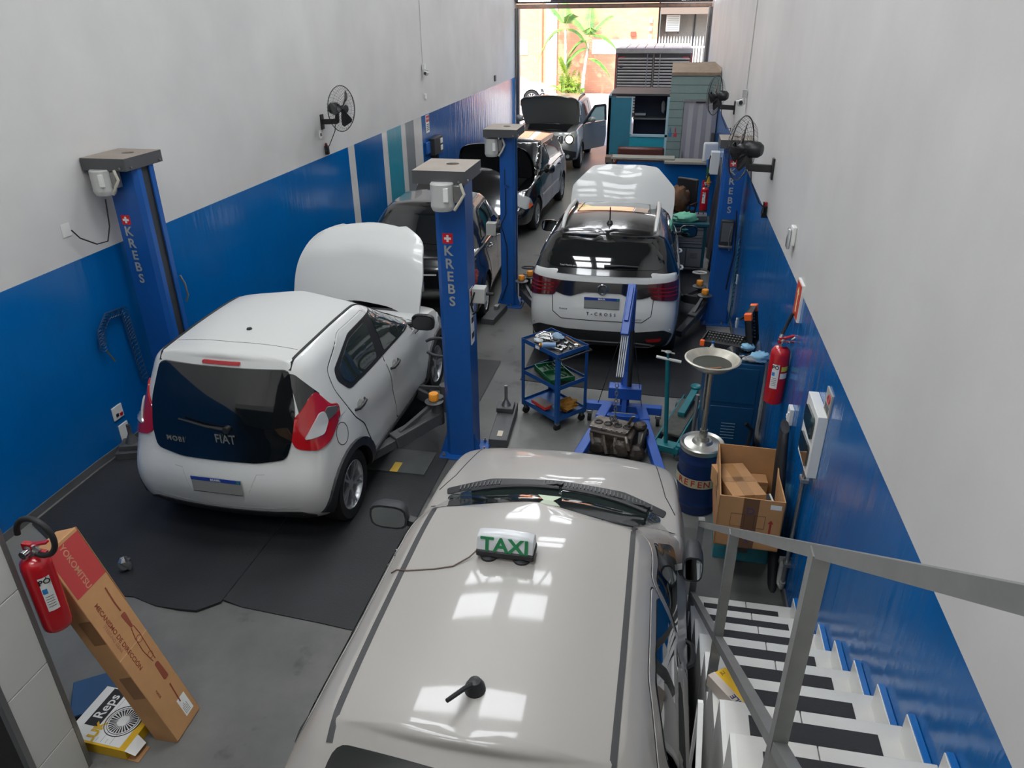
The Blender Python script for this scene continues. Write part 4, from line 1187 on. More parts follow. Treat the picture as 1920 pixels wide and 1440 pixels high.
# --- glossy black saloon, rear towards the camera
bs = dict(W=1.72, L=4.45, zb=.2, tyre=.31, axle_r=.98, axle_f=3.56, tyre_w=.2, arch=1.15, paint=BLACK_PAINT,
          belt=[(0, 1.0), (.9, 1.0), (2.5, .94), (3.3, .92), (4.0, .84), (4.45, .68)],
          roof=[(.9, 1.42), (1.5, 1.46), (2.2, 1.46), (2.7, 1.41)], roof_crown=.05, hood_crown=.03,
          lower=[(0, K(.78, .12, 4.3)), (.08, K(.83, .05, 4.38)), (.3, K(.855, 0, 4.45)), (.52, K(.86, 0, 4.45, crx=.3)), (.7, K(.85, .05, 4.4)), (.88, K(.83, .1, 4.28)), (.96, K(.82, .14, 4.2)), (1, K(.80, .16, 4.16))],
          green=[(0, K(.80, .55, 3.4, crx=.35, cry=.4, cfx=.4, cfy=.45, br=.12, bf=.26)), (.5, K(.73, .85, 2.95, crx=.35, cry=.4, cfx=.4, cfy=.4, br=.12, bf=.22)), (.88, K(.63, 1.15, 2.6, crx=.3, cry=.3, cfx=.3, cfy=.25, br=.1, bf=.17)), (1, K(.56, 1.3, 2.5, crx=.3, cry=.2, cfx=.2, cfy=.15, br=.08, bf=.15))],
          bay=(.58, 3.4, 4.15, .45))
root, C, body = make_car('saloon_car', 'glossy black saloon behind the lift column, boot towards the white hatchback', 'car', (-3.02, 8.42, -.13), R(4.2), R(-2), bs)
C.panel('rear_window', 'top', [(-.50, 1.22), (0, 1.20), (.50, 1.22), (.60, .82), (.3, .70), (-.3, .70), (-.60, .82)], GLASS, root, off=.008, r=.12)
C.strip('boot_gap', 'top', [(-.62, .62), (-.60, .4), (-.55, .2)], .006, SEAM, root); C.strip('boot_gap', 'top', [(.62, .62), (.60, .4), (.55, .2)], .006, SEAM, root)
for ax in ('right', 'left'):
    for nm, pl_ in (('front_door', [(2.06, .34), (3.08, .34), (3.1, .94), (2.06, .96)]), ('rear_door', [(1.36, .42), (2.05, .34), (2.05, .96), (1.1, .97), (1.24, .7)])):
        d = C.panel(nm, ax, pl_, BLACK_PAINT, root, off=.004, r=.04)
        C.strip('door_gap', ax, pl_ + [pl_[0]], .007, SEAM, d, off=.002)
    C.panel('window_glass', ax, [(2.1, 1.05), (3.0, 1.02), (2.55, 1.34), (2.12, 1.38)], GLASS, root, off=.009, r=.04)
    C.panel('window_glass', ax, [(1.1, 1.08), (2.03, 1.06), (2.05, 1.38), (1.62, 1.37), (1.3, 1.26)], GLASS, root, off=.009, r=.05)
    C.strip('chrome_line', ax, [(1.0, 1.03), (2.0, 1.02), (3.0, .99)], .014, CHROME, root, off=.008)
    handle(root, C, ax, 2.2, .88, CHROME); handle(root, C, ax, 1.42, .90, CHROME)
for sd, ax in ((1, 'rr'), (-1, 'rl')):
    C.panel('tail_lamp', ax, [(sd * a, c) for a, c in [(.52, .68), (.74, .66), (.92, .80), (.84, .86), (.55, .84)]], RED_LENS, root, off=.01, r=.03, grid=.05)
C.strip('boot_chrome', 'rear', [(-.35, .84), (.35, .84)], .02, CHROME, root, off=.012)
hp, _ = C.hit('rear', 0, .7); plate(root, hp.y - .012, .70)
for sd in (1, -1): mirror_cap(root, C, sd, 2.85, 1.02, .8, BLACK_PAINT)
h0, _ = C.hit('top', .12, 1.45); MB().sphere(h0, .03, sc=(.6, 1.4, .8)).build('aerial', BLACK_PL, root)
C.panel('windscreen', 'top', [(-.52, 2.62), (.52, 2.62), (.66, 3.1), (0, 3.28), (-.66, 3.1)], GLASS, root, off=.008, r=.08)
open_hood(root, C, [(-.72, 3.22), (0, 3.36), (.72, 3.22), (.76, 3.7), (.66, 4.1), (.35, 4.3), (-.35, 4.3), (-.66, 4.1), (-.76, 3.7)], BLACK_PAINT, (0, 3.3, .96), R(52), r=.12)
eng(root, 3.45, 4.1, .5, .84)

# --- black hatchback facing the camera, bonnet up
ni = dict(W=1.70, L=4.3, zb=.2, tyre=.31, axle_r=.75, axle_f=3.38, tyre_w=.19, arch=1.15, paint=BLACK_PAINT,
          belt=[(0, 1.0), (.9, 1.02), (2.4, .98), (3.15, .96), (3.8, .86), (4.3, .66)],
          roof=[(.2, 1.42), (1.0, 1.47), (1.9, 1.48), (2.5, 1.42)], roof_crown=.05, hood_crown=.03,
          lower=[(0, K(.78, .12, 4.12)), (.08, K(.82, .05, 4.22)), (.3, K(.845, 0, 4.3)), (.52, K(.85, 0, 4.29, crx=.3)), (.7, K(.84, .05, 4.2)), (.88, K(.83, .1, 4.06)), (.96, K(.82, .14, 3.98)), (1, K(.79, .16, 3.94))],
          green=[(0, K(.80, .15, 3.35, crx=.3, cry=.3, cfx=.4, cfy=.45, br=.12, bf=.26)), (.5, K(.73, .3, 2.85, crx=.3, cry=.3, cfx=.4, cfy=.4, br=.1, bf=.22)), (.88, K(.63, .45, 2.4, crx=.2, cry=.2, cfx=.3, cfy=.25, br=.08, bf=.17)), (1, K(.56, .5, 2.28, crx=.16, cry=.12, cfx=.2, cfy=.15, br=.06, bf=.15))],
          bay=(.6, 3.28, 4.02, .42))
root, C, body = make_car('black_hatchback_car', 'black hatchback facing the camera with raised bonnet and open engine bay', 'car', (-3.02, 17.9, -.24), R(177), 0, ni)
C.panel('windscreen', 'top', [(-.50, 2.42), (.50, 2.42), (.66, 2.95), (.4, 3.16), (0, 3.2), (-.4, 3.16), (-.66, 2.95)], GLASS, root, off=.008, r=.08)
for ax in ('right', 'left'):
    for nm, pl_ in (('front_door', [(2.0, .32), (3.0, .32), (3.05, .95), (2.0, .98)]), ('rear_door', [(1.2, .5), (1.3, .34), (1.99, .32), (1.99, .98), (.95, 1.0), (1.05, .75)])):
        d = C.panel(nm, ax, pl_, BLACK_PAINT, root, off=.004, r=.04)
        C.strip('door_gap', ax, pl_ + [pl_[0]], .008, SEAM, d, off=.002)
    C.panel('window_glass', ax, [(2.02, 1.08), (2.9, 1.06), (2.38, 1.40), (2.02, 1.43)], GLASS, root, off=.009, r=.04)
    C.panel('window_glass', ax, [(.9, 1.12), (1.95, 1.09), (1.95, 1.43), (1.2, 1.42), (.95, 1.3)], GLASS, root, off=.009, r=.05)
    C.strip('side_moulding', ax, [(1.25, .58), (2.95, .58)], .035, CHROME, root, off=.01)
    handle(root, C, ax, 2.1, .88, BLACK_PAINT); handle(root, C, ax, 1.2, .9, BLACK_PAINT)
for sd, ax in ((1, 'fr'), (-1, 'fl')):
    # outline measured in the diagonal frame of that corner
    U = V(Caster.AX[ax][0]); c = U.dot(V((sd * .60, 4.0, 0)))
    L_ = C.panel('headlamp', ax, [(c - .34, .57), (c - .05, .54), (c + .14, .64), (c + .20, .86), (c + .02, .84), (c - .26, .70)], CLEAR_LENS, root, off=.008, r=.05, grid=.05)
    C.panel('indicator', ax, [(c - .34, .57), (c - .14, .54), (c - .18, .64)], ORANGE, L_, off=.018, r=.01, grid=.05)
C.panel('grille', 'front', [(-.42, .60), (.42, .60), (.5, .70), (-.5, .70)], DARK_PL, root, off=.012, r=.03)
for k in range(3): C.strip('grille_bar', 'front', [(-.44, .62 + k * .03), (.44, .62 + k * .03)], .01, CHROME, root, off=.018)
C.strip('bumper_line', 'front', [(-.72, .48), (-.4, .44), (.4, .44), (.72, .48)], .012, DARK_PL, root, off=.006)
for sd in (1, -1): mirror_cap(root, C, sd, 2.72, 1.06, .8, BLACK_PAINT, size=(.22, .14, .18))
eng(root, 3.34, 4.0, .5, .84)
open_hood(root, C, [(-.74, 3.12), (0, 3.24), (.74, 3.12), (.76, 3.6), (.62, 3.94), (.3, 4.1), (-.3, 4.1), (-.62, 3.94), (-.76, 3.6)], BLACK_PAINT, (0, 3.2, .98), R(68), under=mat('bonnet liner', '141416', .8), r=.15)
MB().tube([(-.5, 3.95, .8), (-.45, 3.55, 1.28)], .008, n=6).build('hood_stay', STEEL, root)

# --- grey four wheel drive in the doorway, bonnet up, driver door open, headlamp on
RG = mat('light metallic grey paint', '8d8f8b', .3, coat=.8, metal=.3)
re = dict(W=1.80, L=4.23, zb=.25, tyre=.345, axle_r=.85, axle_f=3.42, tyre_w=.21, arch=1.14, paint=RG, crease=.7,
          belt=[(0, 1.14), (.9, 1.14), (2.4, 1.10), (3.1, 1.08), (3.8, 1.04), (4.23, .96)],
          roof=[(.1, 1.60), (1.0, 1.64), (2.0, 1.63), (2.6, 1.56)], roof_crown=.04, hood_crown=.025,
          lower=[(0, K(.80, .12, 4.05)), (.1, K(.87, .03, 4.18)), (.3, K(.895, 0, 4.23)), (.55, K(.90, 0, 4.22, crx=.3)), (.75, K(.89, .03, 4.18)), (.9, K(.88, .06, 4.14)), (1, K(.84, .1, 4.06))],
          green=[(0, K(.845, .1, 3.1, crx=.25, cry=.2, cfx=.35, cfy=.35, br=.08, bf=.2)), (.5, K(.79, .18, 2.8, crx=.25, cry=.2, cfx=.35, cfy=.35, br=.07, bf=.18)), (.88, K(.73, .26, 2.5, crx=.2, cry=.15, cfx=.3, cfy=.25, br=.06, bf=.14)), (1, K(.66, .3, 2.4, crx=.16, cry=.12, cfx=.2, cfy=.15, br=.05, bf=.12))],
          bay=(.62, 3.1, 4.0, .5))
root, C, body = make_car('off_road_car', 'light grey boxy off-roader at the street door, bonnet up and headlamp glowing', 'car', (-3.12, 24.5, -.24), R(180), 0, re)
C.panel('windscreen', 'top', [(-.62, 2.50), (.62, 2.50), (.70, 2.9), (0, 3.05), (-.70, 2.9)], GLASS, root, off=.008, r=.06)
for ax in ('right', 'left'):
    if ax == 'right': C.panel('front_door', ax, [(2.0, .40), (3.0, .40), (3.0, 1.08), (2.0, 1.1)], RG, root, off=.004, r=.04)
    else: C.panel('door_opening', ax, [(2.0, .40), (3.0, .40), (3.0, 1.1), (2.5, 1.52), (2.0, 1.54)], BLACK_PL, root, off=.004, r=.05)
    C.panel('rear_door', ax, [(1.3, .42), (1.99, .40), (1.99, 1.1), (1.1, 1.12), (1.15, .8)], RG, root, off=.004, r=.04)
    C.panel('window_glass', ax, [(1.1, 1.2), (1.95, 1.18), (1.95, 1.54), (1.12, 1.54)], GLASS, root, off=.009, r=.04)
    C.panel('quarter_glass', ax, [(.35, 1.2), (1.02, 1.2), (1.02, 1.54), (.45, 1.54)], GLASS, root, off=.009, r=.04)
    for a in (.85, 3.42):
        outer = [(a - cos(pi * k / 12) * .47, .30 + sin(pi * k / 12) * .46) for k in range(13)]; inner = [(a - cos(pi * k / 12) * .40, .30 + sin(pi * k / 12) * .40) for k in range(13)]
        C.panel('arch_cladding', ax, outer + inner[::-1], BLACK_PL, root, off=.014, r=.004, step=.07, grid=.2, thick=.03)
    s = 1 if ax == 'right' else -1
    p = [C.hit('top', s * .62, .5 + i * .3)[0] + V((0, 0, .04 if 0 < i < 6 else 0)) for i in range(7)]
    MB().tube(p, .02, n=6).build('roof_rail', BLACK_PL, root)
C.panel('front_bumper', 'front', [(-.78, .27), (.78, .27), (.82, .52), (.5, .60), (-.5, .60), (-.82, .52)], DARK_PL, root, off=.014, r=.04)
gr = C.panel('grille', 'front', [(-.46, .74), (.46, .74), (.46, .93), (-.46, .93)], BLACK_PL, root, off=.012, r=.03)
for k in range(7):
    x = -.36 + k * .12
    C.strip('grille_slot', 'front', [(x - .03, .76), (x + .03, .76), (x + .03, .92), (x - .03, .92), (x - .03, .76)], .012, CHROME, gr, off=.02)
HLM = mat('headlamp glow', 'fff3cf', .3, emit=9)
for sd in (-1, 1):
    hh, _ = C.hit('front', sd * .62, .85)
    rim = MB().tube([(sd * .62 + .11 * cos(a * pi / 12), hh.y + .03, .85 + .11 * sin(a * pi / 12)) for a in range(24)], .018, n=6, closed=True).build('headlamp', BLACK_PL, root)
    MB().lathe([(.001, .03), (.06, .025), (.10, 0)], M.Translation((sd * .62, hh.y + .03, .85)) @ M.Rotation(-pi / 2, 4, 'X'), n=20).build('headlamp_lens', HLM if sd < 0 else CLEAR_LENS, rim)
for sd in (-1, 1):
    hh, _ = C.hit('front', sd * .6, .42); MB().cyl(hh + V((0, -.02, 0)), hh + V((0, .03, 0)), .05, n=14).build('fog_lamp', CLEAR_LENS, root)
mirror_cap(root, C, 1, 2.75, 1.2, .84, RG, size=(.22, .12, .18))
eng(root, 3.2, 3.95, .5, .95)
open_hood(root, C, [(-.74, 3.02), (0, 3.1), (.74, 3.02), (.80, 3.5), (.78, 3.95), (.55, 4.12), (-.55, 4.12), (-.78, 3.95), (-.80, 3.5)], RG, (0, 3.06, 1.10), R(58), under=mat('grey bonnet liner', '85857f', .7), r=.08)
# open door: swings out from its front hinge
dr = MB(); pts = [(0, .40), (-.95, .40), (-1.02, .7), (-1.0, 1.10), (-.98, 1.50), (-.55, 1.52), (-.08, 1.14)]
dmat = M.Translation((-.885, 3.0, 0)) @ M.Rotation(R(-33), 4, 'Z')
pf_ = rpoly([(p[0], p[1]) for p in pts], .05, 4, .2)
# a door leaf with a window hole: lower panel and a frame round the glass
def leaf(poly, t, m_, nm, par, off=0):
    o = MB().prism(poly, t, dmat @ M(((0, 0, 1, off), (1, 0, 0, 0), (0, 1, 0, 0), (0, 0, 0, 1)))).build(nm, m_, par, bevel=.01); return o
dl = leaf([(p.x, p.y) for p in rpoly([(0, .40), (-.95, .40), (-1.02, .7), (-1.0, 1.12), (-.02, 1.10)], .05, 4, .3)], .07, RG, 'open_door', root)
b = MB()
for (p, q) in (((-.02, 1.10), (-.50, 1.52)), ((-.50, 1.52), (-.96, 1.52)), ((-.96, 1.52), (-1.0, 1.10))):
    b.bar(dmat @ V((.03, p[0], p[1])), dmat @ V((.03, q[0], q[1])), .04, .06)
b.build('window_frame', BLACK_PL, dl, smooth=0)
leaf([(-.10, 1.12), (-.52, 1.49), (-.94, 1.49), (-.97, 1.12)], .006, mat('pale door glass', '7f9a9a', .05, coat=1, trans=.5), 'window_glass', dl, .03)
m_ = MB().sphere(dmat @ V((-.10, -.22, 1.2)), .1, sc=(1.1, .6, .8)).build('door_mirror', RG, dl)
MB().tube([dmat @ V((-.0, -.75, .98)), dmat @ V((-.035, -.85, .985)), dmat @ V((-.0, -.93, .98))], .012, n=6).build('door_handle', RG, dl)
MB().tube([(.1, .55, 1.70), (.1, .45, 1.95)], .008, n=5).build('aerial', BLACK_PL, root)

# --- white car crossing the street outside
oc_ = dict(W=1.75, L=4.3, zb=.2, tyre=.34, axle_r=.8, axle_f=3.42, tyre_w=.2, arch=1.14, paint=mat('sunlit white paint', 'e6e6e4', .3, coat=.8),
           belt=[(0, 1.0), (2.4, .95), (3.15, .94), (3.8, .86), (4.3, .7)], roof=[(.2, 1.42), (1.9, 1.46), (2.5, 1.40)], lower=ni['lower'], green=ni['green'], rim_r=.23, spokes=10, wstyle='s')
root, C, body = make_car('street_car', 'white car parked across the street, only its nose and front wheel showing', 'car', (-9.55, 36.4, -.24), R(-90), 0, oc_)
for ax in ('right', 'left'):
    C.panel('front_door', ax, [(2.0, .32), (2.98, .32), (3.0, .93), (2.0, .96)], MATS['sunlit white paint'], root, off=.004, r=.04)
    C.panel('window_glass', ax, [(1.0, 1.06), (2.9, 1.03), (2.36, 1.38), (1.1, 1.38)], GLASS, root, off=.009, r=.04)
    C.panel('headlamp', ax, [(3.85, .62), (4.15, .60), (4.0, .74), (3.82, .76)], DARK_PL, root, off=.01, r=.03)
mirror_cap(root, C, 1, 2.72, 1.03, .8, MATS['sunlit white paint']); mirror_cap(root, C, -1, 2.72, 1.03, .8, MATS['sunlit white paint'])
# ------------------------------------------------------------------ rubber mats on the floor
def mat_sheet(name, label, poly, notch=None):
    b = MB()
    n = len(poly)
    top = [(x, y, floor_z(y) + .010 + (.004 if i % 2 else 0)) for i, (x, y) in enumerate(poly)]
    b.add(top + [(x, y, floor_z(y) + .001) for x, y in poly], [tuple(range(n))] + [(i, n + i, n + (i + 1) % n, (i + 1) % n) for i in range(n)])
    o = b.build(name, MAT_BLACK, smooth=0)
    return tag(o, label, 'mat', 'black rubber floor mats')
def strip_poly(x0, x1, y0, y1, wob, seed, front=None):
    random.seed(seed); P = []
    xs = [x0 + (x1 - x0) * i / 14 for i in range(15)]
    P += [(x, y0 + random.uniform(-wob, wob)) for x in xs]
    return P
def mat_grid(name, label, edge, y1, x0, x1):
    """sheet following the sloping floor, with an uneven front edge"""
    b = MB(); rows = []
    ny = 10
    for (x, yf) in edge:
        rows.append([(x, yf + (y1 - yf) * j / ny) for j in range(ny + 1)])
    for r_ in rows:
        for j, (x, y) in enumerate(r_): b.v.append((x, y, floor_z(y) + (.012 if j else .008) + (.012 if j == 0 and abs(x + 2.85) < .15 else 0)))
    m = ny + 1
    for i in range(len(rows) - 1):
        for j in range(ny): b.f.append((i * m + j, (i + 1) * m + j, (i + 1) * m + j + 1, i * m + j + 1)); b.m.append(0)
        a, c = i * m, (i + 1) * m; k = len(b.v)
        b.v += [(rows[i][0][0], rows[i][0][1], floor_z(rows[i][0][1])), (rows[i + 1][0][0], rows[i + 1][0][1], floor_z(rows[i + 1][0][1]))]
        b.f.append((a, k, k + 1, c)); b.m.append(0)
    o = b.build(name, MAT_BLACK, smooth=60)
    return tag(o, label, 'mat', None)
mat_grid('rubber_mat', 'black rubber mat with a ragged curled front edge under the white hatchback', [(-4.74, 3.97), (-4.5, 3.84), (-4.2, 3.66), (-3.9, 3.48), (-3.6, 3.36), (-3.4, 3.38), (-3.2, 3.33), (-3.0, 3.32), (-2.88, 3.33), (-2.80, 3.40), (-2.76, 3.44)], 8.0, 0, 0)
mat_grid('rubber_mat', 'black rubber mat strip beside the taxi with a straight front edge', [(-2.755, 3.46), (-2.6, 3.43), (-2.3, 3.41), (-2.0, 3.39), (-1.8, 3.37), (-1.72, 3.37)], 7.9, 0, 0)
mat_grid('rubber_mat', 'black rubber mat under the white crossover', [(-1.40, 7.42), (-1.0, 7.36), (-.4, 7.32), (.1, 7.28), (.6, 7.27), (.74, 7.3)], 12.4, 0, 0)
# oil stains: flat dark patches lying on mat and floor
OIL = mat('oil stain', '141416', 0.3)

# ------------------------------------------------------------------ two post lift columns
def krebs(parent, x, y, ztop, size=.088, pitch=.108, rot=0):
    cr = MB().box(x - .042, x + .042, y - .003, y, ztop - .042, ztop + .042).build('emblem', mat('emblem red', 'cc1824', .4), parent, smooth=0)
    MB().box(x - .028, x + .028, y - .005, y - .003, ztop - .009, ztop + .009).box(x - .009, x + .009, y - .0052, y - .003, ztop - .028, ztop + .028).build('white_cross', WPAPER, cr, smooth=0)
    for k, c in enumerate('KREBS'):
        text('letter', c, size * 1.32, frame((x + .004 * k, y - .003, ztop - .105 - pitch * k), (1, 0, 0), (0, 0, 1)), mat('silver lettering', 'a9a9a6', .4, metal=.2), parent, extrude=.001, bold=.0022)
def coverplate(parent, x0, x1, y0, y1, zt, h=.1):
    b = MB()
    n = 24; cx, cy = (x0 + x1) / 2 + .03, (y0 + y1) / 2 + .05; r = .052
    # top sheet with a real round hole
    circ = [(cx + r * cos(2 * pi * i / n), cy + r * sin(2 * pi * i / n)) for i in range(n)]
    outer = []
    for i in range(n):
        a = 2 * pi * i / n; c_, s_ = cos(a), sin(a)
        k = min((x1 - cx) / c_ if c_ > 1e-6 else (x0 - cx) / c_ if c_ < -1e-6 else 1e9, (y1 - cy) / s_ if s_ > 1e-6 else (y0 - cy) / s_ if s_ < -1e-6 else 1e9)
        outer.append((cx + c_ * k, cy + s_ * k))
    for (X, Y) in ((x1, y1), (x0, y1), (x0, y0), (x1, y0)):
        j = min(range(n), key=lambda i: (outer[i][0] - X) ** 2 + (outer[i][1] - Y) ** 2); outer[j] = (X, Y)
    b.add([(p[0], p[1], zt) for p in outer] + [(p[0], p[1], zt) for p in circ] + [(p[0], p[1], zt - .02) for p in circ] + [(p[0], p[1], zt - h) for p in outer],
          [(i, (i + 1) % n, n + (i + 1) % n, n + i) for i in range(n)] + [(n + i, n + (i + 1) % n, 2 * n + (i + 1) % n, 2 * n + i) for i in range(n)] +
          [(3 * n + i, 3 * n + (i + 1) % n, (i + 1) % n, i) for i in range(n)])
    b.m[:2 * n] = [1] * (2 * n)  # top faces: tan dust, coloured paler than the sides for light falling on top
    o = b.build('top_cover', [mat('cover plate grey', '4a4b4d', .45, var=.1, scale=5), mat('dusty lit cover top', '8e847a', .6, var=.15, scale=6)], parent, smooth=30)
    for (X, Y) in ((x1 - .05, y0 - .004), (x1 + .004, y0 + .06), (x1 + .004, y1 - .05)):
        d = (0, -1, 0) if Y < y0 else (1, 0, 0)
        MB().cyl((X, Y, zt - h + .025), (X + d[0] * .008, Y + d[1] * .008, zt - h + .025), .009, n=8).build('bolt', STEEL, o)
def motor(parent, x, y, z0, z1, r=.092):
    m_ = MB().lathe([(.001, z0 + .0), (r * .85, z0), (r, z0 + .03), (r, z0 + .045), (r * .985, z0 + .05), (r * .985, z1 - .01), (r * .9, z1), (.001, z1)], M.Translation((x, y, 0)), n=28).build('motor', GREYPL, parent, smooth=35)
    MB().box(x + r * .35, x + r * .75, y - r * .99, y - r * .75, z0 + .08, z0 + .18).build('rating_label', WPAPER, m_, smooth=0)
    MB().box(x + r, x + r + .05, y - .02, y + .05, z0 + .06, z1 - .02).build('bracket', STEEL, m_, bevel=.004)
    MB().tube([(x + r + .06, y - .03, z1 - .0), (x + r + .09, y - .04, z1 - .08), (x + r + .06, y - .05, z0 + .08), (x + r + .01, y - .04, z0 + .01)], .012, n=8).build('conduit', mat('ivory conduit', 'bdb8a8', .5), m_)
def column(label, x0, x1, y, H, slot, zc, loc_z, cover, mot, depth=.28):
    """x0..x1 front face at height 0 (metres), slot: side on which the carriage runs"""
    t = thing('lift_column', label, 'lift column', ((x0 + x1) / 2, y, loc_z)); cx = (x0 + x1) / 2
    w = (x1 - x0); a = w / 2
    sx = 1 if slot == 'right' else -1
    # C section open towards the car: front plate, back plate, web and two lips
    pts = [(-sx * a, 0), (sx * a * .72, 0), (sx * a, .03), (sx * a, .085), (sx * a * .9, .085), (sx * a * .9, .035), (-sx * a * .9, .012), (-sx * a * .9, depth - .012),
           (sx * a * .9, depth - .035), (sx * a * .9, depth - .085), (sx * a, depth - .085), (sx * a, depth - .03), (sx * a * .72, depth), (-sx * a, depth)]
    if sx < 0: pts = pts[::-1]
    MB().prism(pts, H - .04, M.Translation((0, 0, .02))).build('column_body', LIFTBLUE, t, smooth=25)
    MB().box(min(-sx * a * .8, sx * a * .84), max(-sx * a * .8, sx * a * .84), .05, depth - .05, .1, H - .05).build('inner_rail', mat('dark rail', '35373a', .5, var=.2), t, smooth=0)
    MB().box(-a - .06, a + .10, -.07, depth + .06, 0, .02).build('base_plate', LIFTBLUE, t, bevel=.003)
    for (X, Y) in ((-a - .02, -.04), (a - .06, -.04), (a + .07, .02), (a + .07, .12), (-a - .02, depth + .03), (a + .04, depth + .03)):
        MB().cyl((X, Y, .02), (X, Y, .045), .016, n=6).cyl((X, Y, .045), (X, Y, .06), .008, n=8).build('anchor_bolt', STEEL, t, smooth=20)
    for s in (-1, 1):
        b = MB(); X = s * a
        b.prism([(0, 0), (.07, 0), (0, .22)], .008, M(((s * 1, 0, 0, X), (0, 0, 1, .04), (0, 1, 0, .02), (0, 0, 0, 1)))); b.build('gusset', LIFTBLUE, t, smooth=0)
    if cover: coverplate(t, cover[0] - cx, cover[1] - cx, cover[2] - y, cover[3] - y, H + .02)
    if mot: motor(t, mot[0] - cx, mot[1] - y, mot[2] - loc_z, mot[3] - loc_z)
    return t, cx
ARM = mat('lift arm grey', '4c4d4e', .45, var=.2, scale=7)
def arm(parent, o, p, q, w1=.12, w2=.09, pad=None, h=.09, name='swing_arm'):
    """two-stage swing arm from p to q (world) hung on parent at o"""
    p, q = V(p) - V(o), V(q) - V(o)
    m_ = p.lerp(q, .52)
    a = MB().bar(p, m_, w1, h * 1.3).build(name, ARM, parent, bevel=.008)
    MB().bar(p.lerp(m_, .8) - V((0, 0, .012)), q, w2, h * .9).build('arm_extension', ARM, a, bevel=.006)
    MB().bar(p + V((0, 0, .16)), m_.lerp(p, .15) + V((0, 0, .05)), .035, .035).build('arm_brace', ARM, a, smooth=0)
    MB().cyl(p - V((0, 0, .07)), p + V((0, 0, .2)), .055, n=16).build('arm_hinge', ARM, a)
    if pad:
        c = V(pad) - V(o)
        k = MB().lathe([(.085, 0), (.095, .012), (.07, .022)], M.Translation(c), n=18, cap=True).build('pad_plate', LIFTGREY, a)
        MB().lathe([(.036, .022), (.036, .035), (.045, .04), (.045, .085), (.040, .092), (.001, .092)], M.Translation(c), n=18).build('orange_pad', mat('orange lift pad', 'e8952a', .4), k)

# centre column (C): front face x -1.74..-1.46 at y 5.62
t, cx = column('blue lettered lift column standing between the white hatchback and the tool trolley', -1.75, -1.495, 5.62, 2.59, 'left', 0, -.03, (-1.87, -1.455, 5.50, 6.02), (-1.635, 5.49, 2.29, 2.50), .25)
krebs(t, -.025, 0, 2.06)
lb = MB().box(.128, .1325, .045, .15, 1.12, 1.62).build('warning_label', WPAPER, t, smooth=0)
for k in range(3): MB().box(.1327, .1345, .06, .135, 1.17 + k * .14, 1.22 + k * .14).build('label_picture', BLACKINK, lb, smooth=0)
MB().box(.1327, .1345, .055, .14, 1.56, 1.60).build('label_heading', mat('label red', 'b3262b', .5), lb, smooth=0)
bx = MB().box(.145, .255, .05, .16, 1.50, 1.63).build('switch_box', GREYPL, t, bevel=.006)
MB().tube([(.20, .10, 1.50), (.18, .09, 1.42), (.135, .10, 1.38)], .008, n=6).tube([(.17, .05, 1.6), (.14, .03, 1.5), (.15, .06, 1.42)], .008, n=6).build('cable', CABLE, bx)
MB().cyl((.25, .11, 1.57), (.32, .11, 1.57), .014, n=8).build('switch_lever', CABLE, bx)
o_ = (cx, 5.62, -.03)
arm(t, o_, (-1.84, 5.70, .34), (-2.42, 4.95, .20), pad=None)
arm(t, o_, (-1.86, 6.02, .30), (-2.62, 6.60, .22), pad=None)
MB().lathe([(.075, 0), (.085, .012), (.06, .022)], M.Translation((-1.86 - cx, 5.66 - 5.62, .50 + .03)), n=18, cap=True).build('pad_plate', LIFTGREY, t)
MB().lathe([(.036, .022), (.045, .03), (.045, .085), (.040, .092), (.001, .092)], M.Translation((-1.86 - cx, 5.66 - 5.62, .53)), n=18).build('orange_pad', mat('orange lift pad', 'e8952a', .4), t)
MB().tube([(-1.86 + .16 * cos(a * pi / 10) - cx, .32 + .0 * a, .95 + .09 * sin(a * pi / 10)) for a in range(-8, 9)], .014, n=8).build('arm_ring', DARK_PL, t)
# floor channel with a stand pin on the free side of the column
f_ = thing('lift_foot_channel', 'dark steel floor channel with upright pin beside the lettered centre column', 'lift channel', (-1.33, 6.02, floor_z(6.0)), R(3))
MB().box(-.09, .09, -.16, .60, .0, .09).build('channel', ARM, f_, bevel=.006)
MB().box(-.10, .07, .36, .52, .09, .14).build('saddle', ARM, f_, bevel=.006)
MB().lathe([(.05, .14), (.02, .20), (.016, .21), (.016, .36)], M.Translation((-.01, .44, 0)), n=14, cap=True).build('pin', STEEL, f_)
MB().box(-.02, .03, -.10, 0.0, .09, .096).build('sticker', mat('beige sticker', 'cfc4ae', .5), f_, smooth=0)
# floor beam between the two front columns
bm_ = thing('lift_floor_plate', 'flat grey steel floor plate with yellow tape linking the front lift columns', 'floor plate', (-3.0, 5.40, -.02), 0, rx=-.035)
MB().box(-1.75, 1.15, -.18, .22, .0, .022).build('plate', mat('floor plate grey', '4d504f', .4, var=.2), bm_, smooth=0)
MB().box(.83, .90, -.182, -.02, .022, .024).build('yellow_tape', mat('yellow tape', 'c9a53a', .6), bm_, smooth=0)
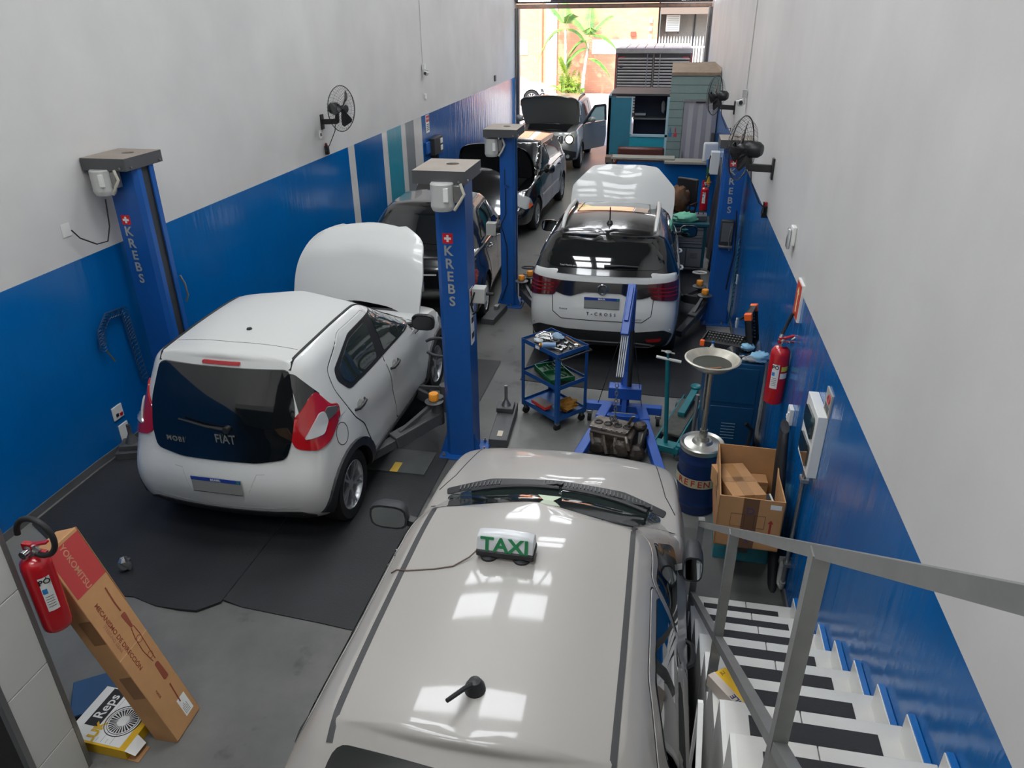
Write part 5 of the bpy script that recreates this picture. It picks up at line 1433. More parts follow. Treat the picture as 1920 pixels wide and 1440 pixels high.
# wall column (A)
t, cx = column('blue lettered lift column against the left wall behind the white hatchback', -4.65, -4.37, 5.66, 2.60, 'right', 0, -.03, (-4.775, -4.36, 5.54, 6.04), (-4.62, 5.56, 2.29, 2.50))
krebs(t, -.06, 0, 2.08)
MB().tube([(-.13, -.10, 2.28), (-.14, -.12, 2.05), (-.16, -.16, 1.93), (-.19, -.26, 1.93), (-.215, -.40, 2.02), (-.232, -.45, 2.10)], .006, n=6).build('power_cable', CABLE, t)
MB().tube([(.16, .26, 1.50), (.185, .27, 1.42), (.185, .28, 1.30), (.16, .27, 1.24)], .010, n=8).build('grab_handle', STEEL, t)
f_ = thing('lift_foot_channel', 'dark steel floor foot with upright pin by the wall sockets', 'lift channel', (-4.62, 5.10, 0), R(20))
MB().box(-.13, .16, -.12, .16, 0, .07).build('channel', ARM, f_, bevel=.006)
MB().box(-.10, .10, -.08, .08, .07, .12).build('saddle', ARM, f_, bevel=.006)
MB().lathe([(.06, .12), (.022, .20), (.018, .22), (.018, .30)], M.Translation((0, 0, 0)), n=14, cap=True).build('pin', ARM, f_)
# second pair (D and R)
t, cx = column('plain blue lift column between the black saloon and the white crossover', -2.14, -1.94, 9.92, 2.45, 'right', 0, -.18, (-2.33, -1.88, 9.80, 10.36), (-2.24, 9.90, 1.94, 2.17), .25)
MB().tube([(-.03, -.012, 1.95), (-.03, -.014, 1.75), (.03, -.014, 1.72)], .006, n=6).build('hook', CABLE, t)
MB().tube([(-.02, -.012, 1.7), (-.02, -.012, 1.35), (-.09, -.03, 1.2), (-.06, -.012, 1.1), (-.01, -.012, .9), (-.01, -.012, .35), (-.1, -.03, .1)], .007, n=6).build('cable', CABLE, t)
sb = MB().box(-.30, -.16, -.04, .08, 1.05, 1.22).build('switch_box', GREYPL, t, bevel=.006)
MB().cyl((-.16, .02, 1.13), (-.10, .0, 1.13), .05, n=10).build('cable_boss', CABLE, sb)
o_ = (cx, 9.92, -.18)
arm(t, o_, (-1.84, 9.98, .05), (-1.36, 9.20, -.02), pad=(-1.84, 9.90, .22))
arm(t, o_, (-1.82, 10.2, .05), (-1.2, 10.5, -.04), pad=(-1.76, 10.12, .22))
MB().tube([(.30 + .1 * cos(a * pi / 10), .02 + .05 * sin(a * pi / 10), .60) for a in range(0, 21)], .012, n=8).build('arm_ring', DARK_PL, t)
f_ = thing('lift_foot_channel', 'dark steel floor channel in front of the plain middle column', 'lift channel', (-2.14, 9.45, floor_z(9.45)), R(-6))
MB().box(-.09, .09, -.32, .30, 0, .09).build('channel', ARM, f_, bevel=.006)
MB().box(-.03, .03, .05, .14, .09, .14).build('clamp', STEEL, f_, bevel=.004)
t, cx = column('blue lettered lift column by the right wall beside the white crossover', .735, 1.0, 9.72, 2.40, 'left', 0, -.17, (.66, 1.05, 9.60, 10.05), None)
krebs(t, -.02, 0, 2.13, size=.086, pitch=.118)
tr_ = MB().box(-.085, .085, -.05, 0, 1.10, 1.44).build('tool_tray', DARK_PL, t, bevel=.02)
MB().box(-.065, .065, -.056, -.05, 1.16, 1.40).build('tray_face', mat('tray grey', '5c5d5e', .3), tr_, smooth=0)
MB().box(-.085, .085, -.08, -.0, 1.08, 1.11).build('tray_lip', STEEL, tr_, bevel=.004)
MB().tube([(.05, -.055, 1.36), (.03, -.065, 1.2), (.05, -.06, 1.05)], .009, n=6).build('hanging_tool', STEEL, tr_)
MB().tube([(.09, .0, 1.55), (.10, -.02, 1.4), (.13, -.02, 1.0), (.10, -.02, .8), (.08, 0, .5)], .008, n=6).build('cable', CABLE, t)
o_ = (cx, 9.72, -.17)
arm(t, o_, (.70, 9.82, .08), (.36, 8.95, -.03), pad=(.68, 9.62, .26))
arm(t, o_, (.66, 10.0, .06), (.30, 10.45, -.05), pad=(.62, 9.98, .26))
MB().tube([(-.26 + .09 * cos(a * pi / 10), .3 + .05 * sin(a * pi / 10), .62) for a in range(0, 21)], .012, n=8).build('arm_ring', GREYPL, t)
def coil(name, label, pts, rad, turns, loc, m_, tail=None):
    t = thing(name, label, 'air hose', loc)
    N = turns * 10; P = []
    for i in range(N + 1):
        s = i / N; k = s * (len(pts) - 1); j = min(int(k), len(pts) - 2); f = k - j
        c = V(pts[j]).lerp(V(pts[j + 1]), f); a = 2 * pi * turns * s
        P.append(c + V((.3 * rad * cos(a), rad * cos(a), rad * sin(a))))
    MB().tube(P, .005, n=5).build('coil', m_, t)
    if tail: MB().tube(tail, .007, n=6).build('nozzle', mat('brass', 'b9a878', .3, metal=.8), t)
HOSE = mat('blue hose', '0e3a63', .4)
coil('coiled_hose', 'coiled blue air hose hanging on the left wall beside the lift column', [(0, .06, 0), (-.0, -.12, .02), (0, -.24, -.08), (0, -.26, -.24)], .032, 16, (-4.74, 5.46, 1.24), HOSE, [(0, -.24, -.26), (.0, -.2, -.33), (0, -.17, -.40)])
coil('coiled_hose', 'coiled blue air hose hanging straight down from the column to the grey floor foot', [(0, .0, 0), (0, .02, -.3), (0, .05, -.75)], .035, 20, (-4.74, 5.56, 1.24), HOSE)
coil('coiled_hose', 'coiled teal air hose hanging on the right wall by the lift column', [(0, 0, 0), (0, -.06, -.4), (0, -.08, -.8), (0, 0, -1.05)], .05, 22, (1.0, 9.35, 1.08), mat('teal hose', '1a5e74', .4))

# ------------------------------------------------------------------ wall fans
FANB = mat('black fan metal', '242425', .4)
def fan(label, wall_x, y, z, d, tilt, wire_drop, group=None):
    """d: +1 fan sticks out towards +x. tilt: yaw of the fan axis away from the wall normal"""
    t = thing('wall_fan', label, 'fan', (wall_x, y, z))
    MB().box(min(0, d * .02), max(0, d * .02), -.045, .045, -.28, -.08).build('wall_plate', FANB, t, bevel=.004)
    MB().bar((d * .01, 0, -.18), (d * .24, 0, -.17), .05, .07).bar((d * .24, 0, -.19), (d * .25, 0, -.02), .04, .05).build('bracket_arm', FANB, t, bevel=.006)
    ax = M.Translation((d * .25, 0, 0)) @ M.Rotation(tilt, 4, 'Z') @ M.Rotation(d * pi / 2, 4, 'Y')
    MB().lathe([(.001, -.13), (.05, -.125), (.075, -.09), (.08, -.01), (.06, .03), (.001, .03)], ax, n=24).build('motor_housing', FANB, t, smooth=35)
    MB().lathe([(.001, .03), (.03, .03), (.045, .05), (.045, .10), (.02, .13), (.001, .13)], ax, n=20).build('hub', FANB, t)
    for k in range(3):
        a = 2 * pi * k / 3 + .4
        b = MB(); vs_ = []
        for (r, w0, w1, z0, z1) in ((.03, -.25, .25, .07, .10), (.12, -.42, .38, .06, .12), (.22, -.36, .40, .055, .12), (.25, -.2, .3, .06, .11)):
            vs_ += [ax @ V((r * cos(a + w0), r * sin(a + w0), z0)), ax @ V((r * cos(a + w1), r * sin(a + w1), z1))]
        vs_ += [v + (ax.to_3x3() @ V((0, 0, .006))) for v in vs_]
        n = 8
        b.add(vs_, [(2 * i, 2 * i + 1, 2 * i + 3, 2 * i + 2) for i in range(3)] + [(n + 2 * i + 2, n + 2 * i + 3, n + 2 * i + 1, n + 2 * i) for i in range(3)] +
              [(2 * i, 2 * i + 2, n + 2 * i + 2, n + 2 * i) for i in range(3)] + [(2 * i + 3, 2 * i + 1, n + 2 * i + 1, n + 2 * i + 3) for i in range(3)])
        b.build('blade', FANB, t, smooth=0)
    b = MB()
    ring = lambda r, z, n_=40: [ax @ V((r * cos(2 * pi * i / n_), r * sin(2 * pi * i / n_), z)) for i in range(n_)]
    b.tube(ring(.30, .08), .006, n=6, closed=True); 
    b.build('guard_ring', FANB, t)
    b = MB()
    for k in range(36):
        a = 2 * pi * k / 36
        b.tube([ax @ V((r * cos(a + tw), r * sin(a + tw), z)) for (r, z, tw) in ((.05, .155, 0), (.15, .165, .1), (.24, .14, .2), (.29, .10, .25), (.30, .08, .26))], .0013, n=4)
        b.tube([ax @ V((r * cos(a), r * sin(a), z)) for (r, z) in ((.07, -.01), (.15, -.02), (.24, .01), (.30, .08))], .0013, n=4)
    for r, z in ((.12, .163), (.2, .152), (.26, .125)): b.tube(ring(r, z, 30), .0013, n=4, closed=True)
    b.build('wire_guard', FANB, t, smooth=0)
    MB().lathe([(.001, .17), (.05, .165), (.055, .155)], ax, n=20).build('badge_disc', FANB, t)
    MB().tube([(d * .22, 0, -.1), (d * .2, -.03, -.3), (d * .1, -.06, -.5), (d * .03, -.02, -wire_drop + .06), (d * .03, .02, -wire_drop)], .006, n=6).build('power_cord', CABLE, t)
    return t
fan('black wall fan on the left white wall above the long blue panel', WALL_L, 10.3, 2.46, 1, R(-14), .55)
fan('nearer black wall fan on the right wall in front of the lettered column', WALL_R, 7.75, 2.44, -1, R(-26), .62)
fan('farther black wall fan on the right wall near the changing booth', WALL_R, 13.1, 2.42, -1, R(-24), .55)
def regulator(label, x, y, z, d):
    t = thing('fan_switch', label, 'switch', (x, y, z))
    MB().box(min(0, d * .05), max(0, d * .05), -.03, .03, -.07, .05).build('body', BLACK_PL, t, bevel=.006)
    MB().tube([(d * .03, .0, .05), (d * .05, -.07, .10), (d * .05, -.1, .0), (d * .05, -.03, -.02), (d * .05, -.08, .06)], .006, n=6).build('cord_loop', CABLE, t)
    MB().cyl((d * .02, .0, .05), (d * .02, .0, .085), .018, n=10).build('red_plug', REDEXT, t)
regulator('black fan speed switch with looped cord below the left wall fan', WALL_L, 10.32, 1.90, 1)
regulator('black fan speed switch with looped cord on the right wall below the nearer fan', WALL_R, 7.80, 1.84, -1)

# ------------------------------------------------------------------ small fittings on the walls
def plate_fit(name, label, cat, x, y, z, h, w, m_, d, det=None, t_=.012):
    t = thing(name, label, cat, (x, y, z))
    MB().box(min(0, d * t_), max(0, d * t_), -w / 2, w / 2, -h / 2, h / 2).build('cover', m_, t, bevel=.003)
    if det:
        for (dy, dz, sy, sz, mm) in det:
            MB().box(min(d * t_, d * (t_ + .008)), max(d * t_, d * (t_ + .008)), dy - sy / 2, dy + sy / 2, dz - sz / 2, dz + sz / 2).build('insert', mm, t, bevel=.002)
    return t
DK = BLACK_PL
plate_fit('wall_socket', 'white wall socket with red outlet behind the hatchback tail lamp', 'socket', WALL_L, 5.20, .36, .13, .13, WHITEPL, 1, [(-.02, -.02, .03, .03, DK), (.03, -.03, .035, .03, REDEXT)])
plate_fit('wall_socket', 'white blank wall box low on the wall just above the grey floor foot', 'socket', WALL_L, 5.22, .15, .16, .12, WHITEPL, 1)
plate_fit('cable_outlet', 'white blank cover plate with a cable leaving it on the left wall', 'socket', WALL_L, 5.20, 2.07, .11, .10, WALLW, 1, t_=.006)
plate_fit('wall_socket', 'white socket on the wall right below the left fan bracket', 'socket', WALL_L, 10.2, 2.12, .11, .08, WHITEPL, 1, [(0, 0, .03, .04, DK)])
plate_fit('motion_sensor', 'small white sensor box under the left wall camera', 'sensor', WALL_L, 15.2, 2.15, .09, .07, WHITEPL, 1, t_=.03)
plate_fit('key_hook_box', 'small grey box with a hook high on the left wall near the street', 'box', WALL_L, 21.7, 2.0, .15, .14, LIFTGREY, 1, t_=.04)
for (y, z, l) in ((10.4, 1.10, 'small white socket on the right wall beside the lettered column'), (9.6, .52, 'small white socket low on the right wall beyond the teal cabinet'), (9.0, -.0 + .15, 'lowest small white socket on the right wall behind the open socket case')):
    plate_fit('wall_socket', l, 'socket', WALL_R, y, z, .12, .06, WHITEPL, -1, [(0, 0, .02, .04, GREYPL)])
plate_fit('double_switch', 'white double switch between the red extinguisher and the fuse box', 'switch', WALL_R, 4.98, 1.03, .13, .09, WHITEPL, -1, [(-.02, .02, .02, .03, WHITEPL), (.02, -.02, .02, .03, WHITEPL)], t_=.03)
fb = plate_fit('fuse_box', 'white fuse box with two dark tinted covers on the blue wall', 'fuse box', WALL_R, 4.20, 1.32, .42, .34, WHITEPL, -1, t_=.06)
for s in (-1, 1):
    b = MB(); P = rpoly([(-.13, -.075), (.13, -.06), (.13, .06), (-.13, .075)], .04, 4, .05)
    b.prism([(p.x, p.y) for p in P], .012, M(((0, 0, -1, -.06), (1, 0, 0, 0), (0, 1, 0, s * .095), (0, 0, 0, 1)))); b.build('tinted_cover', mat('tinted cover', '26302f', .08, coat=1), fb, smooth=30)
cd = thing('wall_conduit', 'galvanised conduit pipe running down from the fuse box to the floor', 'pipe', (1.035, 4.22, .0))
MB().tube([(0, 0, 1.12), (0, 0, .12)], .014, n=10).build('pipe', STEEL, cd)
for z in (.98, .3): MB().box(-.02, .025, -.035, .035, z - .012, z + .012).build('clamp', STEEL, cd, smooth=0)
MB().tube([(0, 0, .14), (0, .02, .07), (-.01, .06, .07), (-.01, .08, .14), (-.01, .08, .22)], .018, n=10).build('pipe_bend', GREYPL, cd)
MB().box(-.03, .02, .05, .11, .22, .27).build('junction', GREYPL, cd, bevel=.003)
# security cameras with their cables
def seccam(label, x, y, z, d, top):
    t = thing('security_camera', label, 'camera', (x + d * .012, y, z))
    MB().box(min(0, d * .06), max(0, d * .06), -.04, .04, .05, .15).build('junction_box', WHITEPL if d > 0 else GREYPL, t, bevel=.005)
    k = MB().lathe([(.05, .03), (.06, .02), (.06, -.02), (.045, -.055), (.001, -.07)], M.Translation((d * .07, 0, 0)) @ M.Rotation(R(20) * d, 4, 'Y'), n=18).build('dome', WHITEPL, t)
    MB().cyl((d * .07, -.052, -.01), (d * .07, -.072, -.015), .028, n=14).build('lens', GLASS, k)
    MB().tube([(d * .008, 0, .15), (d * .008, .01, 1.0), (d * .008, -.02, top - z)], .007, n=5).build('cable', GREYPL, t)
seccam('white dome camera on the left wall at the end of a thin cable', WALL_L, 15.1, 2.60, 1, 6.2)
seccam('white dome camera on the right wall at the end of a thin cable', WALL_R, 11.3, 2.52, -1, 6.2)
el_ = thing('emergency_light', 'small clear emergency lamp on the right white wall', 'lamp', (WALL_R, 6.03, 2.02))
MB().box(-.035, 0, -.05, .05, -.03, .12).build('housing', WHITEPL, el_, bevel=.008)
MB().box(-.06, -.035, -.045, .045, -.06, .10).build('diffuser', CLEAR_LENS, el_, bevel=.018)
# signs
sg = thing('arrow_sign', 'red sign with a white upward arrow above the extinguisher', 'sign', (WALL_R - .012, 5.42, 1.75))
MB().box(-.006, .012, -.10, .10, -.14, .14).build('board', WPAPER, sg, smooth=0)
MB().box(-.009, -.006, -.088, .088, -.128, .128).build('red_field', mat('sign red', 'bf3a1e', .5), sg, smooth=0)
MB().box(-.011, -.009, -.012, .012, -.09, .06).add([(-.011, -.035, .05), (-.011, .035, .05), (-.011, 0, .10), (-.009, -.035, .05), (-.009, .035, .05), (-.009, 0, .10)], [(0, 2, 1), (3, 4, 5), (0, 1, 4, 3), (1, 2, 5, 4), (2, 0, 3, 5)]).build('arrow', mat('pale yellow', 'e6dca0', .5), sg, smooth=0)
sg = thing('prohibition_sign', 'small grey sign with a red circle beside the fuse box', 'sign', (WALL_R - .006, 4.09, 1.60))
MB().box(-.004, .006, -.07, .07, -.075, .075).build('board', mat('sign grey', 'a8a6a0', .5), sg, smooth=0)
MB().tube([(-.006, -.022 + .026 * cos(a * pi / 10), .03 + .026 * sin(a * pi / 10)) for a in range(20)], .005, n=6, closed=True).build('red_circle', REDEXT, sg)
b = MB()
for k in range(4): b.box(-.006, -.004, -.055 + .0 * k, .05, -.02 - k * .012, -.015 - k * .012)
b.build('text_line', DARK_PL, sg, smooth=0)
sg = thing('wall_notice', 'small notice with red heading above the meter box on the left blue wall', 'sign', (WALL_L + .006, 15.25, 1.62))
MB().box(-.006, .006, -.11, .11, -.17, .17).build('board', WPAPER, sg, smooth=0)
MB().box(.006, .009, -.10, .10, .04, .16).build('red_heading', mat('label red', 'b3262b', .5), sg, smooth=0)
text('notice_lettering', 'PERIGO', .055, frame((.010, 0, .10), (0, 1, 0), (0, 0, 1)), WPAPER, sg, extrude=.0005)
b = MB()
for k in range(4): b.box(.006, .008, -.08, .08, -.02 - k * .035, -.005 - k * .035)
b.build('text_line', DARK_PL, sg, smooth=0)
mb_ = thing('meter_box', 'grey electric box with hanging cables on the left blue wall', 'electric box', (WALL_L, 15.6, 1.20))
MB().box(0, .12, -.30, .30, -.22, .12).build('box', DARK_PL, mb_, bevel=.01)
for dz in (.02, -.12): MB().box(.12, .135, .12, .26, dz - .05, dz + .05).build('socket', WHITEPL, mb_, bevel=.004)
MB().box(0, .05, -.6, -.35, -.15, .08).build('side_box', LIFTBLUE, mb_, bevel=.01)
for k in range(5):
    MB().tube([(.06, -.25 + .08 * k, -.2), (.09, -.28 + .09 * k, -.5), (.05, -.25 + .06 * k, -.75), (.03, -.35 + .09 * k, -.5 - .05 * k)], .013, n=6).build('cable', CABLE, mb_)

# ------------------------------------------------------------------ fire extinguishers
def extinguisher(label, loc, rz, h=.46, r=.075, hose='up', wall=None, tilt=0, word=True, la=0):
    t = thing('fire_extinguisher', label, 'fire extinguisher', loc, rz, rx=tilt)
    MB().lathe([(.001, 0), (r * .9, 0), (r * .98, .008), (r * .98, .03)], n=32).lathe([(r, .03), (r, h * .86), (r * .93, h * .93), (r * .6, h * .985), (r * .28, h), (r * .28, h + .02)], n=32).build('cylinder', REDEXT, t, smooth=35)
    v = MB().lathe([(.022, h + .0), (.022, h + .05), (.014, h + .06)], n=14, cap=True).build('valve', STEEL, t)
    MB().bar((-.01, 0, h + .055), (.11, 0, h + .09), .024, .012).bar((-.01, 0, h + .035), (.09, 0, h + .03), .02, .01).box(-.03, .02, -.014, .014, h + .02, h + .07).build('lever', REDEXT, v, bevel=.002)
    MB().cyl((0, -.02, h + .03), (0, -.05, h + .03), .02, n=14).build('gauge', CHROME, v)
    if hose == 'up':
        MB().tube([(-.02, 0, h + .04), (-.0, .02, h + .10), (.03, .03, h + .18), (.05, .02, h + .25)], .014, n=8).build('hose', CABLE, t)
        MB().cyl((-.02, 0, h + .04), (-.003, .018, h + .085), .017, n=10).build('hose_fitting', STEEL, t)
    else:
        MB().tube([(.075 + .095 * cos(a_), -.015, h + .125 + .105 * sin(a_)) for a_ in [-1.9 + .25 * q_ for q_ in range(21)]], .014, n=10).build('hose', CABLE, t)
        MB().cyl((.025, 0, h + .03), (.06, -.01, h + .025), .017, n=10).build('hose_fitting', STEEL, t)
    # curved paper labels
    def lab(a0, a1, z0, z1, m_, nm, off=.0012):
        n = 8; b = MB()
        vs_ = [((r + off) * cos(a0 + (a1 - a0) * i / n), (r + off) * sin(a0 + (a1 - a0) * i / n), z) for z in (z0, z1) for i in range(n + 1)]
        vs_ += [((r - .001) * x / (r + off), (r - .001) * y / (r + off), z) for x, y, z in vs_]
        m = n + 1
        b.add(vs_, [(i, i + 1, m + i + 1, m + i) for i in range(n)] + [(0, m, 3 * m, 2 * m), (m - 1, 3 * m - 1, 4 * m - 1, 2 * m - 1), (2 * m - 1 - 0, 4 * m - 1, 3 * m, m)])
        return b.build(nm, m_, t, smooth=40)
    l1 = lab(-2.5 + la, -1.75 + la, .14, .34, WPAPER, 'instruction_label')
    a = -2.15 + la
    mt = lambda z: frame(((r + .002) * cos(a), (r + .002) * sin(a), z), (-sin(a), cos(a), 0), (0, 0, 1))
    text('label_lettering', 'PÓ', .04, mt(.315), BLACKINK, l1, extrude=.0003, bold=.0008)
    lab(-2.45 + la, -2.15 + la, .245, .275, mat('label blue', '2b7fc0', .5), 'blue_mark', .0018)
    for z in (.165, .18, .195, .21, .225): lab(-2.4 + la, -1.9 + la, z, z + .003, BLACKINK, 'print_line', .0018)
    if word:
        lab(-1.55, -.75, .285, .325, mat('label yellow green', 'c8c24a', .5), 'inspection_seal')
        lab(-1.6, -.75, .225, .27, WPAPER, 'white_seal')
    return t
e = extinguisher('red fire extinguisher hung on the blue right wall under the arrow sign', (.983, 5.40, .92), R(10), h=.47, r=.072, hose='up')
MB().tube([(.0, 0, .50), (.03, -.03, .50), (.05, -.05, .54), (.07, -.05, .56)], .007, n=6).build('wall_hook', CHROME, e)
extinguisher('red fire extinguisher with looped black hose hung at the tiled wall end', (-2.785, 2.28, .93), R(0), h=.44, r=.068, hose='loop', word=False, la=1.55)
e = extinguisher('small red fire extinguisher on a floor stand far back by the blue counter', (.80, 14.3, .30), R(20), h=.42, r=.075, hose='up', word=False)
MB().cyl((0, 0, -.53), (0, 0, -.01), .02, n=10).lathe([(.12, -.54), (.12, -.53), (.02, -.52)], n=20, cap=True).lathe([(.08, -.01), (.08, .0), (.02, .0)], n=20, cap=True).build('floor_stand', DARK_PL, e)

# ------------------------------------------------------------------ leaning carton with printed side, bottom left
def oriented(name, label, cat, P, ex, ey, ez, group=None):
    """a thing whose local axes are the given world vectors"""
    mt = frame(P, ex, ey)
    o = bpy.data.objects.new(name, None); COL.objects.link(o); o.matrix_world = mt
    return tag(o, label, cat, group)
P0 = V((-2.41, 2.39, 0.004)); wdir = V((-.03, 1, 0)).normalized(); ldir = V((-.43, -.02, 1.26)); ldir = (ldir - wdir * ldir.dot(wdir)).normalized()
nrm = wdir.cross(ldir)      # printed face looks along this
if nrm.x < 0: nrm = -nrm
lc = oriented('leaning_carton', 'long brown carton with red printing leaning on the tiled wall end', 'carton', P0, wdir, ldir, None)
# local: x across the face (0..W), y up its length, z out of the face
LW, LL, LD = .235, 1.34, .135
MB().box(0, LW, 0, LL, -LD, 0).build('carton', CARD, lc, bevel=.004)
MB().box(.012, LW - .004, LL - .30, LL - .02, 0, .0006).build('red_panel', mat('print red', 'b5403f', .5), lc, smooth=0)
def lt_(nm, s, size, x, y, m_, ang=-90, sx=1.0, bold=.0): text(nm, s, size, M.Translation((x, y, .0012)) @ M.Rotation(R(ang), 4, 'Z'), m_, lc, extrude=.0002, bold=bold, sx=sx)
PR = mat('print brown red', '8a4530', .7)
lt_('red_panel_lettering', 'YOKOMITSU', .048, .105, LL - .16, mat('print gold', 'c08a6a', .6), bold=.0008)
lt_('carton_lettering', 'MECANISMO DE DIRECCIÓN', .036, .075, .72, PR, bold=.0006)
lt_('carton_lettering', 'STEERING GEAR', .026, .045, .74, mat('print pale red', 'a8705a', .7))
for yy in (.62,): MB().box(0, LW, yy - .002, yy + .002, 0, .001).build('fold_line', mat('fold', 'd0a67c', .7), lc, smooth=0)
b = MB()
b.tube([(.175, LL - .36, .0), (.17, LL - .46, .0), (.172, LL - .52, .0)], .005, n=5).tube([(.165, .28, 0), (.155, .15, 0)], .005, n=5)
b.prism([(p.x, p.y) for p in rpoly([(.155, .80), (.19, .80), (.182, .70), (.165, .70)], .01, 3, .02)], .0012).prism([(p.x, p.y) for p in rpoly([(.15, .32), (.19, .32), (.185, .44), (.155, .44)], .012, 3, .02)], .0012)
b.build('rack_drawing', PR, lc, smooth=0)
b = MB()
b.tube([(.165, .70, 0), (.15, .64, 0), (.145, .55, 0), (.16, .46, 0)], .003, n=5).tube([(.185, .70, 0), (.19, .64, 0), (.185, .56, 0), (.18, .46, 0)], .003, n=5).tube([(.17 + .02 * cos(a), .62 + .02 * sin(a), 0) for a in [k * .5 for k in range(13)]], .002, n=4).tube([(.17 + .018 * cos(a), .50 + .018 * sin(a), 0) for a in [k * .5 for k in range(13)]], .002, n=4)
b.build('rack_outline', PR, lc, smooth=0)
lt_('carton_lettering', 'MADE', .02, .07, .30, PR)
sk = MB().box(.135, .205, .05, .17, 0, .0008).build('address_label', WPAPER, lc, smooth=0)
b = MB()
for k in range(5): b.box(.145 + .009 * k, .147 + .009 * k, .06, .11 + .008 * (k % 3), .0008, .0012)
b.build('print_line', BLACKINK, sk, smooth=0)
MB().box(LW - .001, LW + .002, LL - .5, LL, -.02, .003).build('open_flap_edge', CARDD, lc, smooth=0)
for yy in (.35, .75): MB().box(-.0012, 0, yy, yy + .16, -LD * .6, -.0).build('tape', mat('side tape', '8a6442', .3), lc, smooth=0)

# clutch kit carton on the floor behind the tiled wall end
cl = thing('clutch_kit_carton', 'open white and yellow carton with a drawn clutch disc on the floor', 'carton', (-3.02, 2.255, 0.0), R(-2))
YL = mat('yellow print', 'd6a916', .5)
MB().box(0, .40, 0, .36, 0, .072).build('carton', YL, cl, bevel=.003)
MB().box(.004, .36, .012, .356, .072, .074).build('lid_face', WPAPER, cl, smooth=0)
MB().box(.06, .15, .10, .35, .074, .0748).build('dark_panel', BLACKINK, cl, smooth=0)
def ct(nm, s, size, x, y, m_, a=90, b_=.001): text(nm, s, size, M.Translation((x, y, .0755)) @ M.Rotation(R(a), 4, 'Z'), m_, cl, extrude=.0003, bold=b_)
ct('lid_lettering', 'Reps', .085, .105, .23, WPAPER)
ct('lid_lettering', 'LUK', .075, .16, .065, YL, b_=.003)
b = MB(); cx_, cy_ = .265, .165
b.tube([(cx_ + .10 * cos(k * .2), cy_ + .10 * sin(k * .2), .0745) for k in range(32)], .0026, n=4, closed=True).tube([(cx_ + .086 * cos(k * .2), cy_ + .086 * sin(k * .2), .0745) for k in range(32)], .0018, n=4, closed=True)
for k in range(28):
    a = 2 * pi * k / 28
    p = V((cos(a), sin(a), 0)); q = V((-sin(a), cos(a), 0)); c_ = V((cx_, cy_, .0752))
    b.add([c_ + p * .034 + q * .0016, c_ + p * .034 - q * .0016, c_ + p * .078 - q * .0055, c_ + p * .078 + q * .0055], [(0, 1, 2, 3)])
b.build('disc_drawing', BLACKINK, cl, smooth=0)
for k in range(5): MB().box(.17 + .03 * k, .172 + .03 * k, .02, .045 if k % 2 else .35, .074, .0746).build('print_line', mat('pale grey print', '9a9a98', .6), cl, smooth=0)
MB().box(.40, .47, .0, .10, 0.0, .003).build('open_flap', CARDD, cl, smooth=0)
MB().add([(.40, .0, .072), (.40, .11, .072), (.45, .10, .03), (.45, .01, .035)], [(0, 1, 2, 3), (3, 2, 1, 0)]).build('open_flap', WPAPER, cl, smooth=0)
bb = thing('blue_tray', 'dark blue flat metal tray on the floor behind the white and yellow carton', 'tray', (-2.98, 2.62, 0), R(35))
MB().box(-.22, .22, -.14, .14, 0, .06).build('tray', mat('dark blue enamel', '234a72', .5), bb, bevel=.006)
MB().box(-.2, .2, -.142, -.139, .01, .05).build('tray_front', BLACK_PL, bb, smooth=0)
sv = thing('foil_packet', 'crumpled silver foil packet on the black mat beside the leaning carton', 'packet', (-3.62, 3.62, .012))
random.seed(4); MB().sphere((0, 0, .06), .07, n=9, m=6, sc=(.6, .7, .9), jit=.25).build('foil', mat('foil', 'c9cbcc', .25, metal=.9), sv, smooth=0)
# ------------------------------------------------------------------ tool trolley
CB = mat('trolley blue', '1a4f8f', .4, var=.12)
cz = floor_z(6.6)
ct_ = thing('tool_trolley', 'three tier blue steel tool trolley on castors', 'trolley', (-.90, 6.60, cz), R(-40.5))
TWx, TWy = .27, .195        # half sizes: long side runs away to the right
for sx in (-1, 1):
    for sy in (-1, 1):
        p = MB().box(sx * TWx - (.035 if sx > 0 else 0), sx * TWx + (.035 if sx < 0 else 0), sy * TWy - .004, sy * TWy + .004, .10, .84).box(sx * TWx - .004, sx * TWx + .004, sy * TWy - (.035 if sy > 0 else 0), sy * TWy + (.035 if sy < 0 else 0), .10, .84)
        p.build('leg', CB, ct_, smooth=0)
        c = MB().box(sx * (TWx - .03) - .018, sx * (TWx - .03) + .018, sy * (TWy - .03) - .02, sy * (TWy - .03) + .02, .06, .10).build('castor_fork', STEEL, ct_, bevel=.003)
        MB().cyl((sx * (TWx - .03) - .014, sy * (TWy - .03), .038), (sx * (TWx - .03) + .014, sy * (TWy - .03), .038), .038, n=18).build('castor_wheel', RUBBER, c)
for z in (.13, .47, .81):
    b = MB().box(-TWx, TWx, -TWy, TWy, z, z + .004)
    for (x0, x1, y0, y1) in ((-TWx, TWx, -TWy, -TWy + .004), (-TWx, TWx, TWy - .004, TWy), (-TWx, -TWx + .004, -TWy, TWy), (TWx - .004, TWx, -TWy, TWy)):
        b.box(x0, x1, y0, y1, z - .015, z + .03)
    tb = b.build('shelf', CB, ct_, smooth=0)
    if z > .4: MB().box(-TWx + .01, TWx - .01, -TWy + .01, TWy - .01, z + .004, z + .008).build('rubber_liner', MAT_BLACK, tb, smooth=0)
MB().tube([(TWx + .0, -TWy - .0, .80), (TWx + .05, -TWy - .0, .80), (TWx + .05, TWy, .80), (TWx, TWy, .80)], .009, n=8).build('push_handle', BLACK_PL, ct_)
MB().box(-.06, .0, -TWy - .002, -TWy, .80, .83).build('sticker', WPAPER, ct_, smooth=0)
